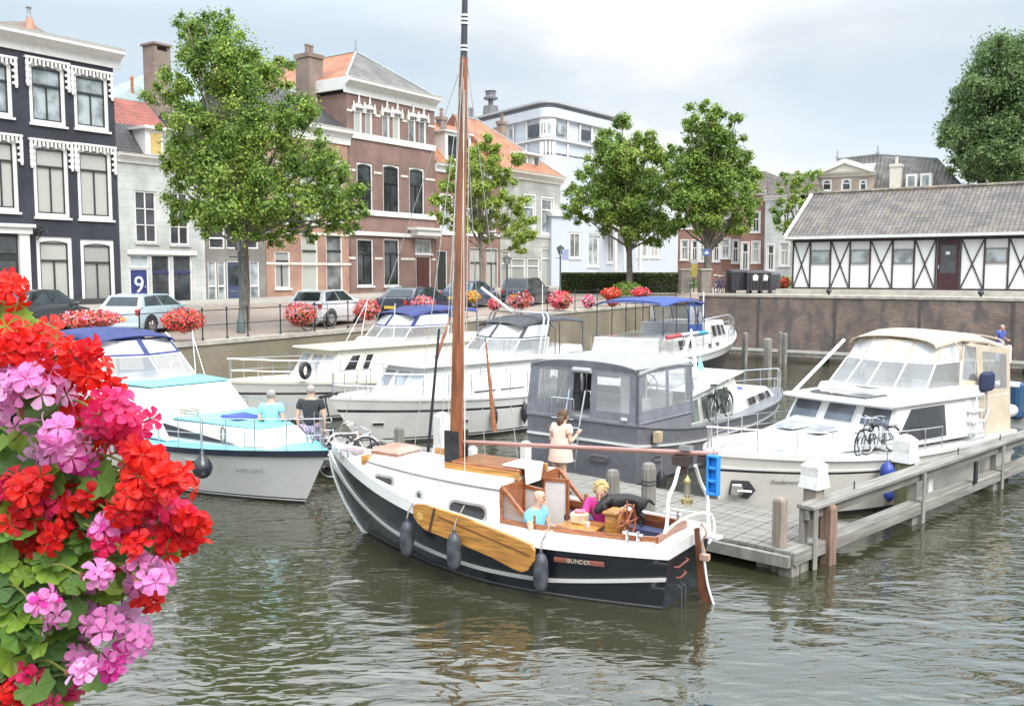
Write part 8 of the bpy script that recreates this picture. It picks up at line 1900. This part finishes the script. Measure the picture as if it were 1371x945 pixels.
P=Fc.w((5.15,1.22,1.14)); bicycle('dark bicycle standing on the cream cruiser foredeck, front wheel to the left',P,Fc.ang+R(12),R(-5),iron,'bicycles on the boats',s=.68)
P=Fc.w((4.75,1.40,1.10)); bicycle('second bicycle on the cream cruiser foredeck, nearer the side window',P,Fc.ang+R(-8),R(6),plain('silver_bike_paint',(.12,.12,.13),.3,metal=.5),'bicycles on the boats',s=.68)
P=D.w((3.3,-1.5,.98)); bicycle('dark bicycle standing against the white wheelhouse of the grey cruiser',P,D.ang+R(4),R(-6),iron,'bicycles on the boats',s=.9)
jq=lambda t,s=1.0: Vector((JC.x,JC.y,.5))+Vector((math.cos(JA),math.sin(JA),0))*t+Vector((math.sin(JA),-math.cos(JA),0))*s
for k,(px,py,an,lab,mt) in enumerate(((372,612,20,'bicycle beside the person in the light turquoise shirt',plain('teal_bike_paint',(.1,.25,.28),.4)),(400,618,35,'white bicycle between the two standing people on the jetty',wtube),(428,628,60,'white folding bicycle behind the bow of the turquoise cruiser',wtube),(445,640,75,'dark bicycle at the bow tip of the black sailing boat',iron))):
    p=PZ(px,py,.38); bicycle(lab,p,JA+R(an)+math.pi,R((-6,5,-4,7)[k]),mt,'bicycles on the jetty',s=.9)
for k,px in enumerate((957,967)): q=at(px,388,55.5); bicycle(('bicycle by the tree trunk, left of the pair next to the containers','bicycle nearest the black containers, right of the pair')[k],q,R(70+20*k),R(5),plain('blue_bike_paint',(.08,.1,.2),.4),'bicycles by the containers')
# ---- people on the docks
def stander(label,px,pyhead,pyfoot,z,face,shirt,legs,h=1.75,**k):
    J=standing(h,k.pop('lean',0),k.pop('arms',((.02,.06,-.26),(-.02,.06,-.26))),k.pop('elb',None),w=k.pop('w',1)); p=PZ(px,pyfoot,z)
    return person(label,J,(0,1,k.pop('nod',-.15)),shirt,legs,loc=(p.x,p.y,z),rz=face,**k)
hairb=plain('brown_hair',(.10,.055,.03),.7,var=.3,scale=30); hairg=plain('grey_hair',(.35,.32,.30),.8,var=.2)
plaid=plain('plaid_shorts',(.30,.26,.38),.9,var=.7,scale=22); 
stander('person seen from behind in a light turquoise shirt, left of the two on the jetty',365,507,632,.38,R(5),plain('turquoise_shirt',(.28,.60,.66),.85,bump=.2),plain('grey_shorts',(.3,.3,.32),.9),1.70,hair=hairg,arms=((.10,.22,.0),(-.04,.2,-.1)),shoe=blackm,long_legs=False)
stander('person seen from behind in a black polo shirt and plaid shorts on the jetty',418,507,632,.38,R(-3),plain('black_polo',(.035,.037,.045),.85,bump=.2),plaid,1.80,hair=hairg,shoe=blackm,long_legs=False,w=1.1)
p0=D.w((-.55,.62,.5)); ph=PY(762,545,p0.y); 
J=standing(1.58,.10,arms=((.0,.20,.10),(.0,.24,.14))); 
pp=person('brown-haired person in a peach tunic at the stern ladder of the grey cruiser',J,(0,1,.1),plain('peach_tunic',(.80,.56,.45),.85,bump=.3),None,hair=hairb,hairstyle='long',male=False,loc=(PZ(748,664,.38).x,PZ(748,664,.38).y,.38),rz=R(-38),shoe=blackm)
m=MB(); m.loft([[(r_*math.cos(k*.524),.06+r_*.8*math.sin(k*.524),z) for k in range(12)] for r_,z in((.185,1.10),(.21,.95),(.25,.66))],True); 
m.build('tunic_skirt',MT['peach_tunic'],pp,smooth=2)
stander('person in a blue top working on the far dock by the brick wall',1336,440,486,.45,R(200),plain('blue_top',(.08,.12,.42),.85),plain('pale_blue_jeans',(.35,.42,.55),.9),1.72,hair=hairg,lean=.12,arms=((.05,.25,-.05),(-.05,.25,-.05)),shoe=blackm)
# pigeon-sized lamps on the high quay kerb
for px,lab in((1102,'small dark ball bollard on the high quay, left one'),(1308,'small dark ball bollard on the high quay, right one below the shed')):
    u=RP(0,.9); 
    k=(px-CX)/FPX; t=(k*RA.y-RA.x+0)/(RD.x-k*RD.y); q=RP(t,.9,ZR); o=MB().lathe([(.05,0),(.06,.10),(.13,.14),(.15,.22),(.10,.31),(.02,.34)],n=12).build('ball_bollard',blackm,None,smooth=True); o.location=q; tag(o,lab,'bollard','ball bollards on the high quay')
# ================================================================ geraniums close to the camera
rg=random.Random(77)
def petmat(name,c,tr=.45):
    m=leafmat(name,c,.12,tr,.55); return m
pm=dict(r=[petmat('geranium_scarlet',(.80,.022,.010)),petmat('geranium_red',(.72,.012,.022))],c=[petmat('geranium_crimson',(.80,.02,.13)),petmat('geranium_rose',(.82,.06,.24))],p=[petmat('geranium_pink',(.86,.30,.66)),petmat('geranium_pale_pink',(.88,.50,.78))],m=[petmat('geranium_magenta',(.78,.06,.42)),petmat('geranium_pink',(.86,.30,.66))])
stemm=leafmat('geranium_stem',(.22,.24,.06),.2,.2); budm=leafmat('geranium_bud',(.35,.12,.08),.3,.2)
gl1=leafmat('geranium_leaf_light',(.26,.40,.05),.3,.45); gl2=leafmat('geranium_leaf',(.13,.26,.045),.35,.4); gl3=leafmat('geranium_leaf_dark',(.06,.13,.03),.3,.3)
def floret(m,c,n,s,mi):
    n=n.normalized(); t=n.cross(Vector((rg.gauss(0,1),rg.gauss(0,1),rg.gauss(0,1)))).normalized(); b=n.cross(t)
    for k in range(5):
        a=k*1.2566+rg.uniform(-.12,.12); d=t*math.cos(a)+b*math.sin(a); e=n.cross(d); L_=s*rg.uniform(.9,1.1)*(1 if k in(0,1) else .92); w=L_*.36; cu=rg.uniform(.0,.35)
        P=[c+d*L_*.08,c+d*L_*.45+e*w*.62+n*L_*.16,c+d*L_*.80+e*w+n*L_*(.18-cu*.3),c+d*L_*1.0+e*w*.45+n*L_*(.12-cu*.6),c+d*L_*.98-e*w*.35+n*L_*(.12-cu*.6),c+d*L_*.80-e*w+n*L_*(.18-cu*.3),c+d*L_*.45-e*w*.62+n*L_*.16]
        M_=c+d*L_*.62+n*L_*.08; m.mi=mi; m.add(P+[M_],[(i,(i+1)%7,7) for i in range(7)])
    m.mi=2; m.ball(c+n*s*.05,s*.07,5,4)
def leaf(m,c,n,s,mi):
    n=n.normalized(); t=n.cross(Vector((rg.gauss(0,1),rg.gauss(0,1),rg.gauss(0,1)))).normalized(); b=n.cross(t); N_=28; P=[]
    for k in range(N_):
        a=-math.pi*.93+2*math.pi*.93*k/(N_-1); lobe=.80+.20*abs(math.cos(a*3.4))+.035*(-1)**k; r=s*lobe; cup=.22*(r/s)**2*s+.05*s*math.cos(a*7)
        P.append(c+(t*math.cos(a)+b*math.sin(a))*r+n*cup)
    m.mi=mi; m.add([c]+[c+(p-c)*.55-n*s*.03 for p in P]+P,[(0,i+1,i+2) for i in range(N_-1)]+[(i+1,N_+i+1,N_+i+2,i+2) for i in range(N_-1)])
org=PY(-40,1000,1.25)
def plant(name,label,cat): return empty(name,org,0,label,cat,'geraniums on the bridge railing')
gr=plant('geranium_plant','red and crimson geranium spilling over the bridge railing at the left edge','flowering plant'); gp_=plant('geranium_plant','pink geranium heads growing among the red ones at the left edge','flowering plant')
stems={id(gr):MB(),id(gp_):MB()}
def head(px,py,rp,kind,Y=None,n=None,fs=.0185,open_=1.0):
    Y=Y or rg.uniform(1.12,1.32); c=PY(px,py,Y)-org; R_=rp*Y/FPX; m=MB(); par=gp_ if kind in'pm' else gr
    n=n or max(5,int(29*(rp/42)**1.6)); toc=(Vector((0,0,CAMH))-org-c).normalized()
    root=Vector((uni(-.25,.05),uni(.0,.3),uni(-.05,.25))) if False else c+Vector((-.12-.05*rg.random(),.12,-.03-.03*rg.random()))
    base=c+Vector((-.02,.01,-R_*.6)); m.mi=3
    for i in range(n):
        for _ in range(12):
            d=Vector((rg.gauss(0,1),rg.gauss(-.5,1),rg.gauss(.35,1))).normalized()
            if d.dot(toc)>-.35: break
        p=c+Vector((d.x,d.y,d.z*.85))*R_*rg.uniform(.5,1.5); nn=(d+toc*.35+Vector((rg.gauss(0,.42),rg.gauss(0,.42),rg.gauss(0,.42)))).normalized()
        floret(m,p,nn,fs*rg.uniform(.9,1.15),0 if rg.random()<.6 else 1); m.mi=3
        if i%2==0: m.tube([base,(base+p)/2+Vector((0,0,-.002)),p-nn*.003],.0011,4)
    for i in range(2+n//6):
        d=Vector((rg.gauss(0,1),rg.gauss(0,1),rg.gauss(-.6,.6))).normalized(); p=base+d*R_*.5; m.mi=3; m.cone(base,p,.001,n=4); m.mi=2; m.ball(p,(.003,.003,.006),5,4)
    m.build('flower_head',[pm[kind][0],pm[kind][1],budm,stemm],par)
    stems[id(par)].tube(catmull([base,lerp(base,root,.45)+Vector((0,0,.02)),root],4),.0017,5)
HD=[(255,715,10,'r'),(262,700,8,'r'),(238,640,9,'r'),(208,612,9,'r'),(150,520,10,'r'),(120,470,10,'r'),(140,705,10,'m'),(180,730,10,'r'),(120,850,12,'p'),(60,805,10,'m'),(215,765,9,'p'),(130,770,9,'p'),(8,392,24,'r'),(20,384,16,'r'),(-5,410,20,'r'),(30,462,36,'r'),(62,450,22,'r'),(75,478,26,'r'),(5,470,26,'r'),(105,508,34,'r'),(128,492,20,'r'),(100,478,18,'r'),(140,560,34,'c'),(115,552,26,'r'),(165,575,30,'c'),(190,562,18,'c'),(178,590,20,'c'),(120,590,24,'r'),(150,545,20,'c'),
(22,498,40,'p'),(60,490,28,'p'),(-5,520,30,'p'),(48,525,34,'p'),(75,520,20,'p'),(30,575,22,'p'),(5,550,22,'p'),
(85,575,26,'p'),(70,605,24,'p'),(98,600,24,'p'),(105,615,16,'m'),(82,558,16,'p'),
(185,612,20,'r'),(200,632,22,'r'),(178,630,14,'r'),(225,648,15,'r'),(243,655,16,'r'),(215,640,10,'r'),(188,665,26,'r'),(170,680,22,'r'),(215,680,26,'c'),(232,690,24,'c'),(245,712,22,'r'),(256,700,14,'r'),(200,690,18,'c'),(228,725,20,'r'),(258,728,14,'r'),
(70,640,30,'r'),(40,660,32,'r'),(95,655,28,'r'),(60,690,34,'r'),(100,690,26,'r'),(22,700,26,'r'),(78,715,22,'r'),(45,730,20,'r'),(110,670,20,'r'),(10,650,20,'c'),(80,672,22,'c'),
(150,745,18,'r'),(165,720,14,'c'),(145,720,12,'c'),(190,780,20,'p'),(205,770,18,'p'),(200,800,14,'r'),(185,760,12,'p'),(135,690,12,'p'),
(110,790,18,'p'),(78,828,20,'p'),(112,825,16,'p'),(95,800,12,'p'),(145,835,22,'p'),(170,835,24,'p'),(185,855,16,'p'),(155,880,10,'m'),(100,880,16,'p'),(108,900,12,'p'),(150,895,8,'m'),
(15,915,26,'r'),(35,905,16,'c'),(5,940,22,'r'),(60,945,12,'c'),(95,930,10,'c')]
for px,py,rp,kd in HD: head(px,py,rp*.82,kd)
lm=MB(); lm2=MB()
for i in range(1300):
    px=rg.uniform(-60,205)*1.0; py=rg.uniform(600,990)
    edge=155+45*math.sin((py-600)/70)-(py-760)*.12 if py>640 else 95
    if px>edge-25+rg.uniform(-20,20): continue
    c=PY(px,py,rg.uniform(1.20,1.60))-org; toc=(Vector((0,0,CAMH))-org-c).normalized(); n=(toc*.7+Vector((rg.gauss(0,.45),rg.gauss(-.2,.4),rg.gauss(.7,.4)))).normalized()
    leaf(lm,c,n,rg.uniform(.016,.031),rg.choice((0,0,0,1,1,2)))
for px,py in((130,700),(122,640),(112,630),(140,650),(205,730),(215,745),(190,745),(70,830),(130,900),(120,560),(20,610),(60,560),(180,700),(25,440),(10,430)):
    c=PY(px,py,1.25)-org; leaf(lm,c,Vector((rg.gauss(0,.4),-.7,rg.gauss(.7,.3))),rg.uniform(.026,.036),rg.choice((0,0,1)))
for i in range(260):
    px=rg.uniform(-80,60); py=rg.uniform(440,640)
    c=PY(px,py,rg.uniform(1.42,1.65))-org; leaf(lm,c,Vector((rg.gauss(0,.4),-.6,rg.gauss(.7,.3))),rg.uniform(.025,.042),rg.choice((0,1,1,2)))
for i in range(34):   # arching stems and seed heads
    px=rg.uniform(-20,170); py=rg.uniform(560,900); a=PY(px,py,1.3)-org; d=Vector((rg.uniform(-.04,.05),rg.uniform(-.04,.03),rg.uniform(-.01,.09)))
    lm.mi=3; lm.tube(catmull([a,a+d*.5+Vector((0,0,.012)),a+d],4),.0021,5)
    if i%4==0:
        for k in range(7): q=a+d+Vector((rg.gauss(0,.008),rg.gauss(0,.008),rg.gauss(0,.008))); lm.mi=4; lm.ball(q,(.003,.003,.006),5,4)
lm.build('foliage',[gl1,gl2,gl3,stemm,budm],gr)
stems[id(gr)].build('stems',stemm,gr); stems[id(gp_)].build('stems',stemm,gp_)
a=PY(-60,700,1.75); bxr=empty('planter_box',(a.x-.1,1.50,a.z-.42),0,'dark planter box on the bridge railing behind the geranium leaves','planter'); MB().box(-.45,.02,-.2,.22,.24,.10).build('box',plain('dark_green_planter',(.02,.035,.025),.5),bxr,bevel=.01); MB().box(-.43,.04,.08,.20,.22,.105).build('soil',plain('potting_soil',(.04,.03,.02),.95,bump=.6,scale=30),bxr)
